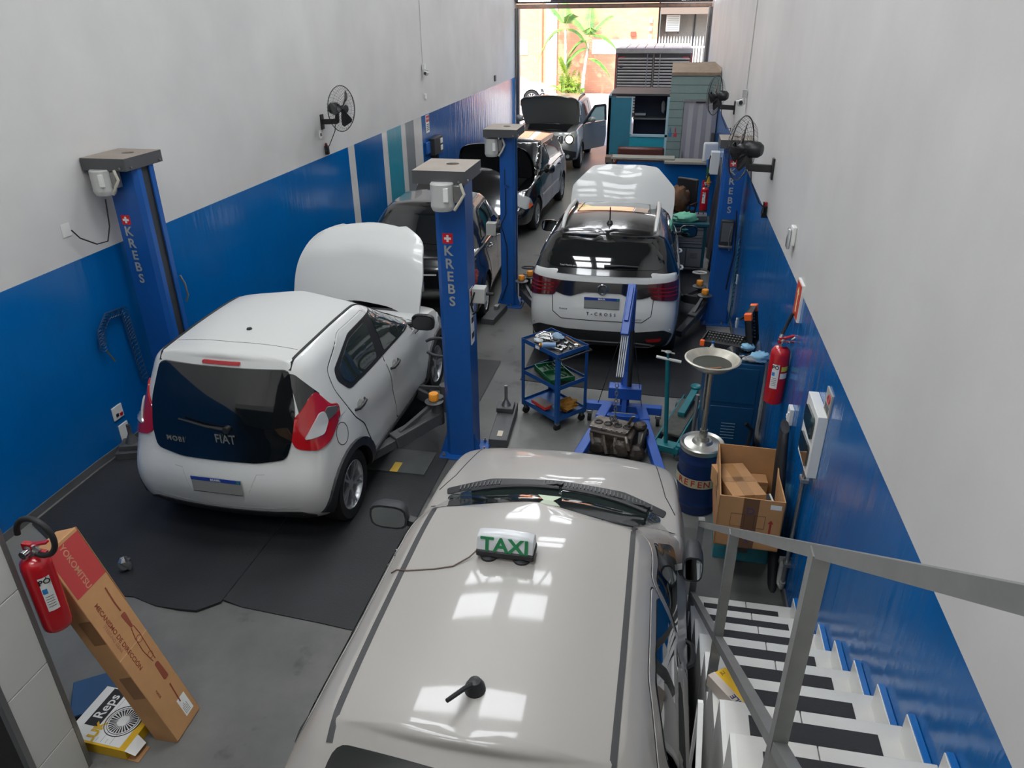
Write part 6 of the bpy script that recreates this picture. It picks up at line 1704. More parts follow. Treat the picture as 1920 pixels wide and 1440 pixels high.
mt_ = M.Translation((-.90, 6.60, cz)) @ M.Rotation(R(-40.5), 4, 'Z')
def on_cart(name, label, cat, x, y, z, rz, group=None):
    p = mt_ @ V((x, y, z)); return thing(name, label, cat, p, R(-40.5) + rz, group)
SOCK = mat('socket steel', 'a8a8a6', .25, metal=.9)
t = on_cart('ratchet_handle', 'long bright ratchet handle along the far edge of the trolley top', 'ratchet', .05, .12, .829, R(-8))
MB().tube([(-.17, 0, 0), (.15, 0, 0)], .009, n=8).build('shaft', SOCK, t); MB().cyl((.15, 0, -.011), (.15, 0, .014), .02, n=14).build('head', SOCK, t)
t = on_cart('extension_bar', 'thin copper coloured bar beside the ratchet handle', 'bar', .10, .155, .829, R(-10)); MB().tube([(-.13, 0, 0), (.13, 0, 0)], .006, n=8).build('bar', mat('copper tone', 'a87b52', .4, metal=.7), t)
t = on_cart('metal_bracket', 'large shiny flat metal bracket at the left end of the trolley top', 'car part', -.17, .03, .822, R(30))
MB().prism([(p.x, p.y) for p in rpoly([(-.10, -.06), (.10, -.09), (.12, .05), (.04, .03), (.03, .08), (-.09, .09)], .02, 3, .05)], .012).build('plate', SOCK, t, smooth=20)
MB().tube([(-.06, -.03, .02), (-.03, .03, .035), (.04, .02, .03), (.07, -.05, .02)], .008, n=6).build('rib', SOCK, t)
t = on_cart('blue_rag', 'crumpled pale blue rag in the middle of the trolley top', 'rag', -.05, .08, .85, 0)
random.seed(11); MB().sphere((0, 0, 0), .06, n=12, m=8, sc=(1.1, .8, .5), jit=.22).build('cloth', mat('pale blue cloth', '7f97ab', .8), t, smooth=60)
t = on_cart('spray_can', 'blue aerosol can lying at the front corner of the trolley top', 'spray can', .06, -.14, .852, R(-42))
MB().cyl((0, .075, 0), (0, -.055, 0), .028, n=20).build('can', mat('can blue', '5b7ea6', .35), t)
MB().lathe([(.028, .055), (.027, .065), (.018, .075), (.018, .085), (.001, .085)], M.Rotation(R(90), 4, 'X'), n=20).build('can_top', mat('brass ring', 'b0824e', .3, metal=.8), t)
t = on_cart('black_coil_part', 'round black car part behind the aerosol can', 'car part', .03, -.02, .85, 0)
MB().tube([(.035 * cos(k * .4), .035 * sin(k * .4), 0) for k in range(16)], .018, n=8, closed=True).build('ring', BLACK_PL, t)
t = on_cart('screwdriver', 'short steel driver lying right of the aerosol can', 'tool', .15, -.10, .835, R(20)); MB().tube([(-.06, 0, 0), (.05, 0, 0)], [.012, .008], n=8).build('shaft', SOCK, t); MB().box(.03, .055, -.02, .02, -.006, .006).build('tip', SOCK, t, bevel=.002)
t = on_cart('clear_part_bag', 'small white bag of parts at the left of the trolley top', 'bag', -.12, -.10, .835, 0); random.seed(2)
MB().sphere((0, 0, 0), .05, n=9, m=6, sc=(1.2, .8, .35), jit=.3).build('bag', mat('grey plastic film', 'a9b0b2', .3), t, smooth=0)
random.seed(21)
for k in range(14):
    x, y = .12 + random.uniform(-.06, .1), random.uniform(-.05, .10)
    t = on_cart('socket', 'small steel socket scattered at the right end of the trolley top', 'socket', x, y, .819, random.uniform(0, 3), 'loose sockets on the trolley')
    tag(MB().lathe([(.006, .03), (.011, .03), (.012, 0), (.005, 0)], M.Rotation(R(90), 4, 'X') @ M.Translation((0, .012, 0)), n=10).build('shell', SOCK, t), None, None)
for k in range(7):
    x, y = random.uniform(-.18, .02), random.uniform(-.1, .02)
    t = on_cart('bolt', 'small dark bolt among the parts on the trolley top', 'bolt', x, y, .824, random.uniform(0, 3), 'loose bolts on the trolley')
    MB().tube([(-.02, 0, 0), (.015, 0, 0)], .005, n=6).cyl((.015, 0, 0), (.023, 0, 0), .01, n=6).build('shank', LIFTGREY, t)
t = on_cart('socket_case', 'open green plastic socket case on the middle trolley shelf', 'tool case', .0, .0, .48, R(-16))
GR = mat('green plastic', '1f6b41', .4, var=.15)
b = MB().box(-.20, .20, -.13, .13, 0, .012)
for (a) in ((-.20, .20, -.13, -.122), (-.20, .20, .122, .13), (-.20, -.192, -.13, .13), (.192, .20, -.13, .13), (-.02, -.012, -.13, .13)): b.box(*a, 0, .045)
b.build('case_tray', GR, t, smooth=0)
MB().box(-.2, .2, -.005, .005, .012, .03).box(-.16, -.06, .03, .11, .012, .025).build('case_divider', GR, t, smooth=0)
MB().tube([(.05, .05, .03), (.13, .07, .03)], .012, n=8).build('ratchet_slot', GR, t)
for k in range(6): MB().cyl((-.17 + .03 * k, .09, .012), (-.17 + .03 * k, .09, .045), .011, n=10).build('case_socket', BLACK_PL, t)
for k in range(5): MB().cyl((-.17 + .032 * k, .055, .012), (-.17 + .032 * k, .055, .04), .012, n=10).build('case_socket', BLACK_PL, t)
MB().tube([(-.15, -.05, .03), (-.05, -.06, .03), (-.04, -.09, .03)], .009, n=6).build('hose_piece', BLACK_PL, t)
t = on_cart('red_box', 'small red and grey carton on the bottom trolley shelf', 'box', -.02, -.12, .16, R(-2))
MB().box(-.12, .10, -.06, .05, 0, .035).build('carton', mat('box red', 'c2382c', .5), t, bevel=.002); MB().box(-.118, .098, -.058, .048, .035, .037).build('lid', mat('box grey', '77706c', .6), t, smooth=0)
t = on_cart('orange_cloth_bag', 'crumpled orange yellow bag on the bottom trolley shelf', 'bag', .17, .02, .20, 0)
random.seed(5); MB().sphere((0, 0, 0), .10, n=14, m=9, sc=(.85, 1.25, .55), jit=.2).build('bag', mat('orange cloth', 'b07a24', .8, var=.3), t, smooth=0)
t = on_cart('blue_glove', 'small bright blue glove on the orange bag', 'glove', .15, -.1, .20, 0)
random.seed(6); MB().sphere((0, 0, 0), .045, n=9, m=6, sc=(1.2, .7, .4), jit=.2).build('glove', mat('glove blue', '2f7d9c', .7), t, smooth=0)

# ------------------------------------------------------------------ engine crane with an engine on its chain
CR = mat('crane blue', '1f4fa4', .35, var=.1)
ec = thing('engine_crane', 'blue folding engine crane with splayed legs', 'crane', (-.19, 6.62, floor_z(6.6)))
MB().box(-.38, .37, -.04, .04, .12, .20).build('cross_beam', CR, ec, bevel=.006)
for s in (-1, 1):
    MB().bar((s * .16, .0, .155), (s * .38, -1.15, .155), .085, .08).build('leg', CR, ec, bevel=.006)
    MB().bar((s * .16, .0, .158), (s * .215, -.28, .158), .098, .092).build('leg_sleeve', CR, ec, bevel=.006)
    for (X, Y) in ((s * .34, -.02), (s * .37, -1.1)):
        c = MB().box(X - .03, X + .03, Y - .03, Y + .03, .085, .12).build('castor_fork', STEEL, ec, bevel=.004)
        MB().cyl((X - .018, Y, .048), (X + .018, Y, .048), .048, n=18).build('castor_wheel', RUBBER, c)
MB().box(-.20, .20, -.24, -.18, .13, .19).build('brace_beam', CR, ec, bevel=.004)
MB().bar((0, .02, .16), (0, .06, 1.38), .09, .09).build('mast', CR, ec, bevel=.006)
MB().bar((0, -.10, .16), (0, .03, .62), .05, .05).build('mast_strut', CR, ec, bevel=.004)
MB().box(-.16, .16, -.10, .03, .30, .42).build('handle_box', CR, ec, bevel=.006)
bm2 = MB().bar((0, .06, 1.42), (-.03, -.30, 1.06), .075, .085).build('boom', CR, ec, bevel=.006)
MB().bar((-.0, .02, 1.40), (-.025, -.22, 1.16), .04, .1).build('boom_rib', CR, bm2, bevel=.004)
for k in range(4): MB().bar((-.052 + .018 * k, -.28, 1.08), (-.070 + .018 * k, -.55, .76), .010, .03).build('lifting_strap', mat('grey webbing', 'a2a6a8', .6), ec, smooth=0)
for (p, q) in (((-.05, -.27, 1.1), (-.26, -.02, .2)), ((.03, -.2, 1.16), (.17, -.02, .2))):
    MB().tube([p, q], .004, n=5).build('stay_cable', CABLE, ec)
MB().cyl((.04, -.1, .45), (.03, -.02, 1.0), .022, n=12).build('hydraulic_ram', BLACK_PL, ec)
ch = thing('hoist_chain', 'steel chain with hook hanging from the crane to the engine', 'chain', (-.25, 6.05, .62))
def link(b, c, r1, r2, rot, th):
    pts = []
    for k in range(10):
        a = 2 * pi * k / 10; u = r1 * cos(a); z = r2 * sin(a)
        pts.append(V(c) + V((u * cos(rot), u * sin(rot), z)))
    b.tube(pts, th, n=5, closed=True)
for k in range(9):
    b = MB(); link(b, (0, 0, -.035 * k * 1.15), .014, .026, (k % 2) * pi / 2, .0045); b.build('chain_link', SOCK, ch)
MB().tube([(0, 0, -.30), (.0, 0, -.34), (-.03, 0, -.37), (-.045, 0, -.34), (-.03, .0, -.31)], .012, n=8).build('hook', STEEL, ch)
for (dx, dy, dz) in ((-.12, .03, -.50), (.10, -.02, -.48), (.02, -.1, -.56)):
    for k in range(5):
        b = MB(); f = (k + .5) / 5; link(b, (dx * f, dy * f, -.34 + (dz + .34) * f), .011, .022, k % 2 * 1.5, .004); b.build('chain_link', SOCK, ch)
en = thing('car_engine', 'greasy dark brown engine block resting between the crane legs', 'engine', (-.20, 6.02, floor_z(6.0)), R(-12), ry=0)
en.scale = (.96, .96, .80)
EG = mat('greasy cast iron', '463c33', .5, col2='221d19', scale=9, bump=.5, bscale=30)
EGL = mat('greasy aluminium', '7a7066', .45, col2='3c342d', scale=12, metal=.3, bump=.3, bscale=30)
MB().box(-.26, .16, -.14, .14, .02, .30).build('block', EG, en, bevel=.02)
b = MB().prism([(p.x, p.y) for p in rpoly([(-.28, -.11), (.10, -.13), (.12, .12), (-.26, .13)], .03, 3, .05)], .03, M.Translation((0, 0, .30))); hd = b.build('cylinder_head', EGL, en, smooth=20)
for k in range(4):
    MB().tube([(-.21 + k * .095 + .036 * cos(a * .5), .036 * sin(a * .5), .335) for a in range(13)], .009, n=6).build('bore_rim', EG, hd)
    MB().lathe([(.03, .331), (.001, .331)], M.Translation((-.21 + k * .095, 0, 0)), n=14).build('bore', BLACK_PL, hd)
MB().lathe([(.001, -.02), (.09, -.02), (.095, 0), (.095, .015), (.07, .02), (.06, .005), (.001, .005)], M.Translation((.24, .02, .20)) @ M.Rotation(R(90), 4, 'Y'), n=24).build('pulley', EGL, en)
MB().tube([(.25, .02 + .10 * cos(k * .35), .20 + .12 * sin(k * .35)) for k in range(18)], .012, n=6, closed=True).build('drive_belt', RUBBER, en)
for (c, r, sc) in (((.06, -.17, .16), .09, (1, .7, 1.1)), ((-.16, -.17, .14), .10, (1.1, .6, 1)), ((.18, .08, .32), .07, (1, 1, .8)), ((-.22, .05, .12), .08, (.8, 1.1, 1)), ((.2, -.1, .1), .09, (.9, 1, 1))):
    random.seed(int(abs(c[0]) * 100)); MB().sphere(c, r, n=12, m=8, sc=sc, jit=.12).build('casting', random.choice([EG, EGL]), en, smooth=30)
for (p, q) in (((-.24, -.15, .27), (-.18, -.2, .1)), ((-.12, -.15, .27), (-.06, -.21, .09)), ((0, -.15, .27), (.03, -.22, .12)), ((.1, -.14, .3), (.15, -.2, .18))):
    MB().tube([p, ((p[0] + q[0]) / 2, p[1] - .05, (p[2] + q[2]) / 2 + .02), q], .018, n=7).build('manifold_pipe', EGL, en)
MB().bar((.05, .08, .28), (.13, -.02, .50), .035, .012).build('lifting_plate', STEEL, en, smooth=0)
for k in range(8):
    MB().cyl((-.25 + .05 * k, -.115, .33), (-.25 + .05 * k, -.115, .345), .009, n=6).build('head_bolt', STEEL, hd)

# ------------------------------------------------------------------ oil drainer: drum, column and pan
DRB = mat('drum blue', '142c5c', .35, var=.15)
dz = floor_z(5.1)
dr_ = thing('oil_drainer', 'dark blue drum with steel column and round oil catch pan', 'oil drainer', (.48, 5.23, dz))
DR = .165
prof = [(.001, .0), (DR * .96, 0), (DR, .01)]
for k in range(1, 30):
    z = .56 * k / 30; bulge = .007 if abs((z % .19) - .095) < .015 else 0
    prof.append((DR + bulge, z))
prof += [(DR, .57), (DR * .97, .58)]
MB().lathe(prof, n=36).build('drum', DRB, dr_, smooth=40)
MB().lathe([(DR + .004, .56), (DR + .010, .575), (DR + .010, .60), (DR, .61), (DR * .86, .597), (DR * .5, .61), (DR * .42, .63), (.05, .63), (.045, .66), (.001, .66)], n=36).build('lid', mat('bright galvanised', 'b6b5ae', .3, metal=.85, var=.15), dr_, smooth=35)
b = MB(); n = 40; r = DR + .0105
b.add([(r * cos(2 * pi * i / n), r * sin(2 * pi * i / n), z) for z in (.27, .35) for i in range(n)] , [(i, (i + 1) % n, n + (i + 1) % n, n + i) for i in range(n)])
bd = b.build('drum_band', mat('cream band', 'b9ae8c', .5), dr_)
for k, c in enumerate('REFEN'):
    a = R(-143 + k * 18)
    text('band_lettering', c, .078, frame(((r + .001) * cos(a), (r + .001) * sin(a), .31), (-sin(a), cos(a), 0), (0, 0, 1)), mat('letter red', 'a8281f', .5), bd, extrude=.0005, bold=.001)
MB().cyl((0, 0, .65), (0, 0, 1.27), .024, n=18).cyl((0, 0, .65), (0, 0, .72), .032, n=18).build('pan_column', mat('chromed column', 'a9a89f', .25, metal=.9), dr_)
MB().cyl((-.032, -.01, .9), (-.032, -.01, 1.27), .008, n=8).build('drain_tube', STEEL, dr_)
pan = MB().lathe([(.03, 1.245), (.12, 1.255), (.17, 1.295), (.192, 1.325), (.205, 1.325), (.207, 1.332), (.195, 1.337), (.18, 1.330), (.14, 1.287), (.12, 1.280), (.001, 1.280)], n=48).build('catch_pan', mat('worn pan enamel', 'b5b0a2', .35, metal=.3, var=.25, scale=14), dr_, smooth=40)
MB().lathe([(.145, 1.291), (.001, 1.292)], n=32).build('oil_mesh', mat('dark oily mesh', '34362d', .4, var=.3, scale=30), pan)
random.seed(9)
for k in range(3): MB().bar((-.05 + .03 * k, -.10, 1.297), (.0 + .03 * k, -.115 + .02 * k, 1.299), .02, .003).build('leaf_scrap', mat('brown scrap', '7a5230', .7), pan, smooth=0)

# ------------------------------------------------------------------ teal trolley jack
fj = thing('trolley_jack', 'teal trolley jack with tall upright handle beside the crane', 'jack', (.24, 6.05, floor_z(6.1)), R(-16))
for s in (-1, 1): MB().box(s * .10 - .008, s * .10 + .008, -.12, .95, .05, .16).build('side_plate', TEAL, fj, bevel=.004)
MB().box(-.095, .095, .10, .85, .13, .165).build('cover_plate', mat('dirty grey tread', '4a4a44', .7, var=.4, scale=18), fj, bevel=.01)
MB().box(-.12, .14, -.12, -.0, .08, .15).build('rear_block', TEAL, fj, bevel=.01)
for s in (-1, 1):
    for (y, r_) in ((-.06, .045), (.90, .055)): MB().cyl((s * .12, y, r_), (s * .16, y, r_), r_, n=18).build('wheel', LIFTGREY, fj)
    MB().box(s * .15 - .04, s * .15 + .04, -.10, -.04, .10, .17).build('foot_pedal', TEAL, fj, bevel=.005)
MB().bar((0, .45, .19), (0, .97, .22), .07, .05).build('lift_arm', TEAL, fj, bevel=.006)
MB().lathe([(.05, .24), (.055, .26), (.045, .27), (.001, .262)], M.Translation((0, .98, 0)), n=16).build('saddle', TEAL, fj)
MB().cyl((0, -.05, .14), (-.04, -.10, 1.0), .019, n=14).build('handle_tube', TEAL, fj)
MB().cyl((-.135, -.13, 1.02), (.07, -.07, .985), .013, n=12).build('grip_bar', mat('white grip', 'd0d0cc', .3), fj)
MB().cyl((-.04, -.1, 1.0), (-.042, -.104, 1.065), .012, n=10).build('release_stem', TEAL, fj)
MB().cyl((-.10, -.112, 1.075), (.015, -.10, 1.065), .008, n=8).lathe([(.001, 0), (.03, .003), (.03, .01), (.001, .012)], M.Translation((-.042, -.105, 1.065)), n=14).build('release_knob', STEEL, fj)

# ------------------------------------------------------------------ big teal-blue cabinet with an open socket case
BC = mat('dark cabinet blue', '0f466e', .4, var=.15, scale=4)
kz = floor_z(6.3)
cab = thing('tool_cabinet', 'dark blue steel tool cabinet against the right wall behind the drum', 'cabinet', (.78, 6.30, kz), R(-1))
MB().box(-.25, .22, -.26, .28, .06, .98).build('cabinet_body', BC, cab, bevel=.008)
MB().box(-.20, .18, -.268, -.26, .60, .94).build('upper_door', BC, cab, bevel=.006)
MB().box(-.20, .18, -.268, -.26, .12, .56).build('lower_door', BC, cab, bevel=.006)
for k in range(6): MB().box(-.08, .04, -.272, -.268, .24 + .03 * k, .246 + .03 * k).build('vent_slot', mat('slot light', '6f8da0', .5), cab, smooth=0)
MB().box(-.252, -.262, -.22, .24, .5, .9).build('side_panel', BC, cab, bevel=.003)
for s in (-1, 1):
    for y in (-.2, .22): MB().cyl((s * .18 - .015, y, .035), (s * .18 + .015, y, .035), .035, n=14).build('castor', RUBBER, cab)
tk = .985 + kz
sc = thing('large_socket_case', 'open black socket set case with orange corners on the blue cabinet', 'tool case', (.72, 6.42, tk), R(-16))
b = MB().box(-.24, .16, -.12, .16, 0, .012)
for a in ((-.24, .16, -.12, -.108), (-.24, .16, .148, .16), (-.24, -.228, -.12, .16), (.148, .16, -.12, .16)): b.box(*a, 0, .05)
b.build('case_tray', BLACK_PL, sc, smooth=0)
ld = MB()
lm = M.Translation((.17, 0, .02)) @ M.Rotation(R(80), 4, 'Y')
for a in ((-.34, 0, -.12, .18, 0, .012), (-.34, -.328, -.12, .18, 0, .055), (-.012, 0, -.12, .18, 0, .055), (-.34, 0, -.12, -.108, 0, .055), (-.34, 0, .168, .18, 0, .055)): ld.box(*a, mt=lm)
l_ = ld.build('case_lid', BLACK_PL, sc, smooth=0)
for (a) in ((-.345, -.285, -.124, -.07), (-.345, -.285, .13, .184)): MB().box(a[0], a[1], a[2], a[3], -.003, .06, lm).build('orange_corner', ORANGE, l_, bevel=.006)
for (a) in ((-.243, -.2, -.124, -.09),): MB().box(a[0], a[1], a[2], a[3], -.002, .054).build('orange_corner', ORANGE, sc, bevel=.006)
MB().tube([(.12, .20, .30), (.06, .26, .20), (.02, .27, .16)], .012, n=6).build('lid_handle', BLACK_PL, l_)
for r_ in range(3):
    for k in range(12):
        MB().cyl((-.21 + .027 * k, .12 - .045 * r_, .012), (-.21 + .027 * k, .12 - .045 * r_, .05 - .006 * r_), .0105 - .0015 * r_, n=8).build('case_socket', SOCK, sc)
for k in range(9):
    c = lm @ V((-.30 + .03 * k, .09, .012)); d_ = lm.to_3x3() @ V((0, 0, 1)); MB().cyl(c, c + d_ * .03, .010, n=8).build('lid_socket', SOCK, l_)
    c = lm @ V((-.30 + .03 * k, .0, .012)); MB().bar(c + d_ * .01, lm @ V((-.30 + .03 * k, -.08, .022)), .01, .008).build('lid_bit', SOCK, l_)
def lump(name, label, cat, loc, r, sc_, m_, seed, jit=.22, smooth=60):
    t = thing(name, label, cat, loc); random.seed(seed)
    b = MB().sphere((0, 0, 0), r, n=18, m=11, sc=sc_, jit=jit); b.build('cloth' if 'rag' in name or 'cloth' in name else 'body', m_, t, smooth=smooth); return t
RAG = mat('sky blue cloth', '84b4cf', .8)
lump('blue_rag', 'larger sky blue rag heaped at the wall end of the cabinet top', 'rag', (.95, 6.10, tk + .045), .075, (1.1, .9, .65), RAG, 31)
lump('blue_rag', 'smaller sky blue rag behind the larger one on the cabinet', 'rag', (.86, 6.26, tk + .065), .05, (1.1, .9, .7), RAG, 32)
lump('grey_plastic_bag', 'grey crumpled plastic at the front edge of the cabinet top', 'bag', (.88, 6.08, tk + .03), .055, (1.3, .6, .5), mat('grey film', '8f9496', .3), 33)
t = thing('black_funnel', 'black round funnel standing on the cabinet top', 'funnel', (.72, 6.13, tk), 0)
MB().lathe([(.055, .0), (.06, .01), (.025, .06), (.014, .09)], M.Translation((0, 0, .055)) @ M.Rotation(R(75), 4, 'X'), n=22).lathe([(.056, .0), (.05, .0), (.018, .055)], M.Translation((0, 0, .055)) @ M.Rotation(R(75), 4, 'X'), n=22).build('cone', BLACK_PL, t)
t = thing('orange_tool', 'orange handled tool lying on the cabinet top', 'tool', (.62, 6.16, tk + .015), R(20)); MB().box(-.06, .05, -.018, .018, 0, .022).build('handle', mat('dull orange', 'b4512c', .5), t, bevel=.006); MB().bar((.05, 0, .01), (.12, .01, .01), .012, .008).build('shank', SOCK, t)
t = thing('white_bottle', 'small white bottle at the left corner of the cabinet top', 'bottle', (.55, 6.16, tk)); MB().lathe([(.001, 0), (.022, 0), (.024, .01), (.024, .08), (.01, .1), (.01, .12), (.001, .12)], n=16).build('flask', WHITEPL, t); MB().cyl((0, 0, .118), (0, 0, .135), .012, n=10).build('cap', BLUEW, t)
random.seed(41)
for k in range(10):
    t = thing('hand_tool', 'small greasy tool piece strewn on the cabinet top', 'tool', (.62 + random.uniform(0, .25), 6.08 + random.uniform(0, .14), tk + .008), random.uniform(0, 3), 'loose tools on the blue cabinet')
    MB().bar((-.04, 0, 0), (.04, 0, 0), .012, .01).cyl((.035, 0, -.006), (.035, 0, .008), .013, n=8).build('shank', random.choice([SOCK, LIFTGREY, ALU]), t)

# black garage jack in front of the cabinet
bj = thing('garage_jack', 'low black garage jack with curved handle in front of the dark blue cabinet', 'jack', (.70, 5.72, floor_z(5.7)), R(-60))
MB().box(-.08, .08, -.22, .22, .05, .14).build('frame_body', BLACK_PL, bj, bevel=.015)
for s in (-1, 1):
    for y in (-.18, .18): MB().cyl((s * .085, y, .05), (s * .115, y, .05), .05, n=16).build('wheel', RUBBER, bj)
MB().tube([(0, .16, .12), (.02, .24, .30), (.02, .26, .44), (.0, .2, .50)], .018, n=8).build('handle', BLACK_PL, bj)
MB().box(-.04, .04, -.228, -.22, .07, .13).build('yellow_sticker', YL, bj, smooth=0)
MB().tube([(-.05, -.1, .14), (-.02, .0, .20), (.05, .1, .16)], .012, n=6).build('hose', CABLE, bj)
gr_ = thing('grease_gun', 'slim grey pump tool standing beside the drum column', 'pump', (.42, 5.6, floor_z(5.6)))
MB().cyl((0, 0, .02), (.01, 0, .85), .016, n=10).build('barrel', STEEL, gr_); MB().lathe([(.001, 0), (.06, 0), (.06, .02), (.02, .03)], n=16).build('foot', BLACK_PL, gr_)
MB().tube([(.03 * cos(k * .5), -.02, .42 + .05 * sin(k * .5)) for k in range(13)], .006, n=6).build('ring_handle', CABLE, gr_)

# ------------------------------------------------------------------ open carton standing on a teal carton
tl = thing('teal_carton', 'battered teal cardboard box under the big open brown box', 'box', (.79, 4.80, 0), R(-2))
MB().box(-.19, .20, -.24, .26, 0, .40).build('carton', mat('teal cardboard', '2f7f93', .7, col2='4aa3ac', scale=4), tl, bevel=.004)
MB().box(-.193, -.19, -.2, -.14, .05, .12).build('torn_patch', CARD, tl, smooth=0); MB().box(-.03, .05, -.243, -.24, .08, .12).build('print_patch', mat('grey print', '6a6f66', .7), tl, smooth=0)
cb_ = thing('open_carton', 'big open brown cardboard box with taped side and red arrow', 'box', (.755, 4.50, .402), R(-2))
X0, X1, Y0, Y1, HB = -.205, .21, -.30, .34, .40
T_ = .008
MB().box(X0, X1, Y0, Y1, 0, T_).build('bottom', CARDD, cb_, smooth=0)
MB().box(X0, X1, Y0, Y0 + T_, 0, HB).build('front_side', CARD, cb_, smooth=0)
MB().box(X0, X1, Y1 - T_, Y1, 0, HB + .02).build('back_side', CARD, cb_, smooth=0)
b = MB()
for (xa, xb) in ((X0, X0 + T_),): 
    b.add([(xa, Y0, 0), (xa, Y1, 0), (xa, Y1, HB + .02), (xa, Y0 + .35, HB + .02), (xa, Y0, HB), (xb, Y0, 0), (xb, Y1, 0), (xb, Y1, HB + .02), (xb, Y0 + .35, HB + .02), (xb, Y0, HB)], [(0, 1, 2, 3, 4)[::-1], (5, 6, 7, 8, 9), (0, 5, 6, 1)[::-1], (1, 6, 7, 2)[::-1], (2, 7, 8, 3)[::-1], (3, 8, 9, 4)[::-1], (4, 9, 5, 0)[::-1]])
ls_ = b.build('left_side', CARD, cb_, smooth=0)
b = MB(); xa, xb = X1 - T_, X1
b.add([(xa, Y0, 0), (xa, Y1, 0), (xa, Y1, HB + .02), (xa, Y1 - .22, HB - .06), (xa, Y0, HB), (xb, Y0, 0), (xb, Y1, 0), (xb, Y1, HB + .02), (xb, Y1 - .22, HB - .06), (xb, Y0, HB)], [(0, 1, 2, 3, 4), (5, 6, 7, 8, 9)[::-1], (0, 5, 6, 1), (1, 6, 7, 2), (2, 7, 8, 3), (3, 8, 9, 4), (4, 9, 5, 0)])
b.build('right_side', CARD, cb_, smooth=0)
tp_ = MB().box(-.05, .05, Y0 - .001, Y0, 0, HB).build('tape', mat('brown tape', '6b4a33', .3), cb_, smooth=0)
for k, c in enumerate('S.D'): text('pen_mark', c, .07, frame((.0, Y0 - .0015, .06 + k * .12), (1, 0, 0), (0, 0, 1)), mat('blue pen', '3b3f72', .6), tp_, extrude=.0002)
MB().box(.13, .145, Y0 - .0015, Y0, .05, .22).add([(.118, Y0 - .0012, .22), (.157, Y0 - .0012, .22), (.1375, Y0 - .0012, .25)], [(0, 1, 2)]).build('red_arrow', mat('print arrow red', 'a3392a', .6), cb_, smooth=0)
MB().box(.12, .19, Y0 - .0015, Y0, .335, .37).build('address_label', WPAPER, cb_, smooth=0)
for (x0, x1) in ((-.12, -.03), (.03, .10)):
    b = MB(); b.box(x0, x1, Y0 - .0012, Y0, .17, .172).box(x0, x1, Y0 - .0012, Y0, .27, .272).box(x0, x0 + .002, Y0 - .0012, Y0, .17, .272).box(x1 - .002, x1, Y0 - .0012, Y0, .17, .272)
    b.build('printed_square', BLACKINK, cb_, smooth=0)
for z in (.22, .31): text('side_lettering', 'FRAGIL', .05, frame((X0 - .001, .0, z), (0, -1, 0), (0, 0, 1)), BLACKINK, cb_, extrude=.0003, bold=.001)
MB().box(X0 - .001, X0, Y0 + .05, Y1 - .1, .06, .075).build('red_line', mat('print arrow red', 'a3392a', .6), cb_, smooth=0)
ib = thing('inner_carton', 'taped brown box lying inside the big open box', 'box', (.70, 4.50, .615), R(14), rx=R(-6))
MB().box(-.12, .11, -.21, .26, 0, .12).build('carton', CARD, ib, bevel=.003); MB().box(-.112, .102, -.02, .05, .0, .1215).build('tape', mat('clear tape', 'a87c50', .25), ib, smooth=0)
MB().box(-.04, .03, -.212, .242, .05, .1215).build('tape', MATS['clear tape'], ib, smooth=0)
ib = thing('small_inner_carton', 'small brown box at the bottom of the big open box', 'box', (.82, 4.75, .412), R(3)); MB().box(-.1, .1, -.05, .06, 0, .2).build('carton', CARD, ib, bevel=.003); MB().box(-.1, .1, -.052, -.05, .17, .2).build('flap', CARDD, ib, smooth=0)
ib = thing('dark_panel_part', 'dark grey flat part with ribbed edge inside the big open box', 'car part', (.87, 4.40, .52), R(8)); MB().box(-.06, .05, -.12, .12, 0, .12).build('slab', DARK_PL, ib, bevel=.004)
for k in range(4): MB().box(.052 + .003 * k, .054 + .003 * k, -.12, .12, .02, .12).build('sheet', WPAPER, ib, smooth=0)
bt = thing('black_bumper_part', 'long dark curved bumper part standing between the boxes and the wall', 'car part', (.99, 4.42, 0))
b = MB()
rings = []
for k in range(12):
    f = k / 11; z = .02 + 1.0 * f; y = -.10 + .75 * f - .25 * f * f; w_ = .045 + .02 * sin(pi * f)
    rings.append([(w_ * cos(a) * .7, y + w_ * 1.6 * sin(a), z + .02 * sin(a)) for a in [2 * pi * i / 10 for i in range(10)]])
b.add([q for r_ in rings for q in r_], [(j * 10 + i, j * 10 + (i + 1) % 10, (j + 1) * 10 + (i + 1) % 10, (j + 1) * 10 + i) for j in range(11) for i in range(10)] + [tuple(range(10))[::-1], tuple(range(110, 120))])
b.build('shell', mat('matt black plastic', '1b1c20', .65, var=.2), bt, smooth=60)

# carton on the stairs
mh = thing('yellow_carton', 'yellow and white parts carton lying on the stairs by the rail', 'carton', (.478, 2.315, 1.056), R(38))
MB().box(-.05, .045, -.125, .125, 0, .06).build('carton', YL, mh, bevel=.003)
MB().box(-.0515, -.014, -.1255, .1255, .0, .0612).build('white_stripe', mat('aged white print', 'b8aca0', .6), mh, smooth=0)
text('carton_lettering', 'MAHLE', .036, M.Translation((-.032, -.06, .0625)) @ M.Rotation(R(90), 4, 'Z'), mat('navy print', '2a3352', .5), mh, extrude=.0003, bold=.0008)
text('carton_lettering', 'JLI', .022, M.Translation((.012, .105, .0605)), BLACKINK, mh, extrude=.0003)
pm = thing('perforated_panel', 'small framed perforated white panel beside the stair foot under the rail', 'panel', (.30, 1.95, 0.0))
b = MB(); b.bar((0, -.3, 1.0), (0, .10, 1.32), .02, .02).bar((0, .10, 0.0), (0, .10, 1.32), .02, .03).build('frame', WHITEPL, pm, smooth=0)
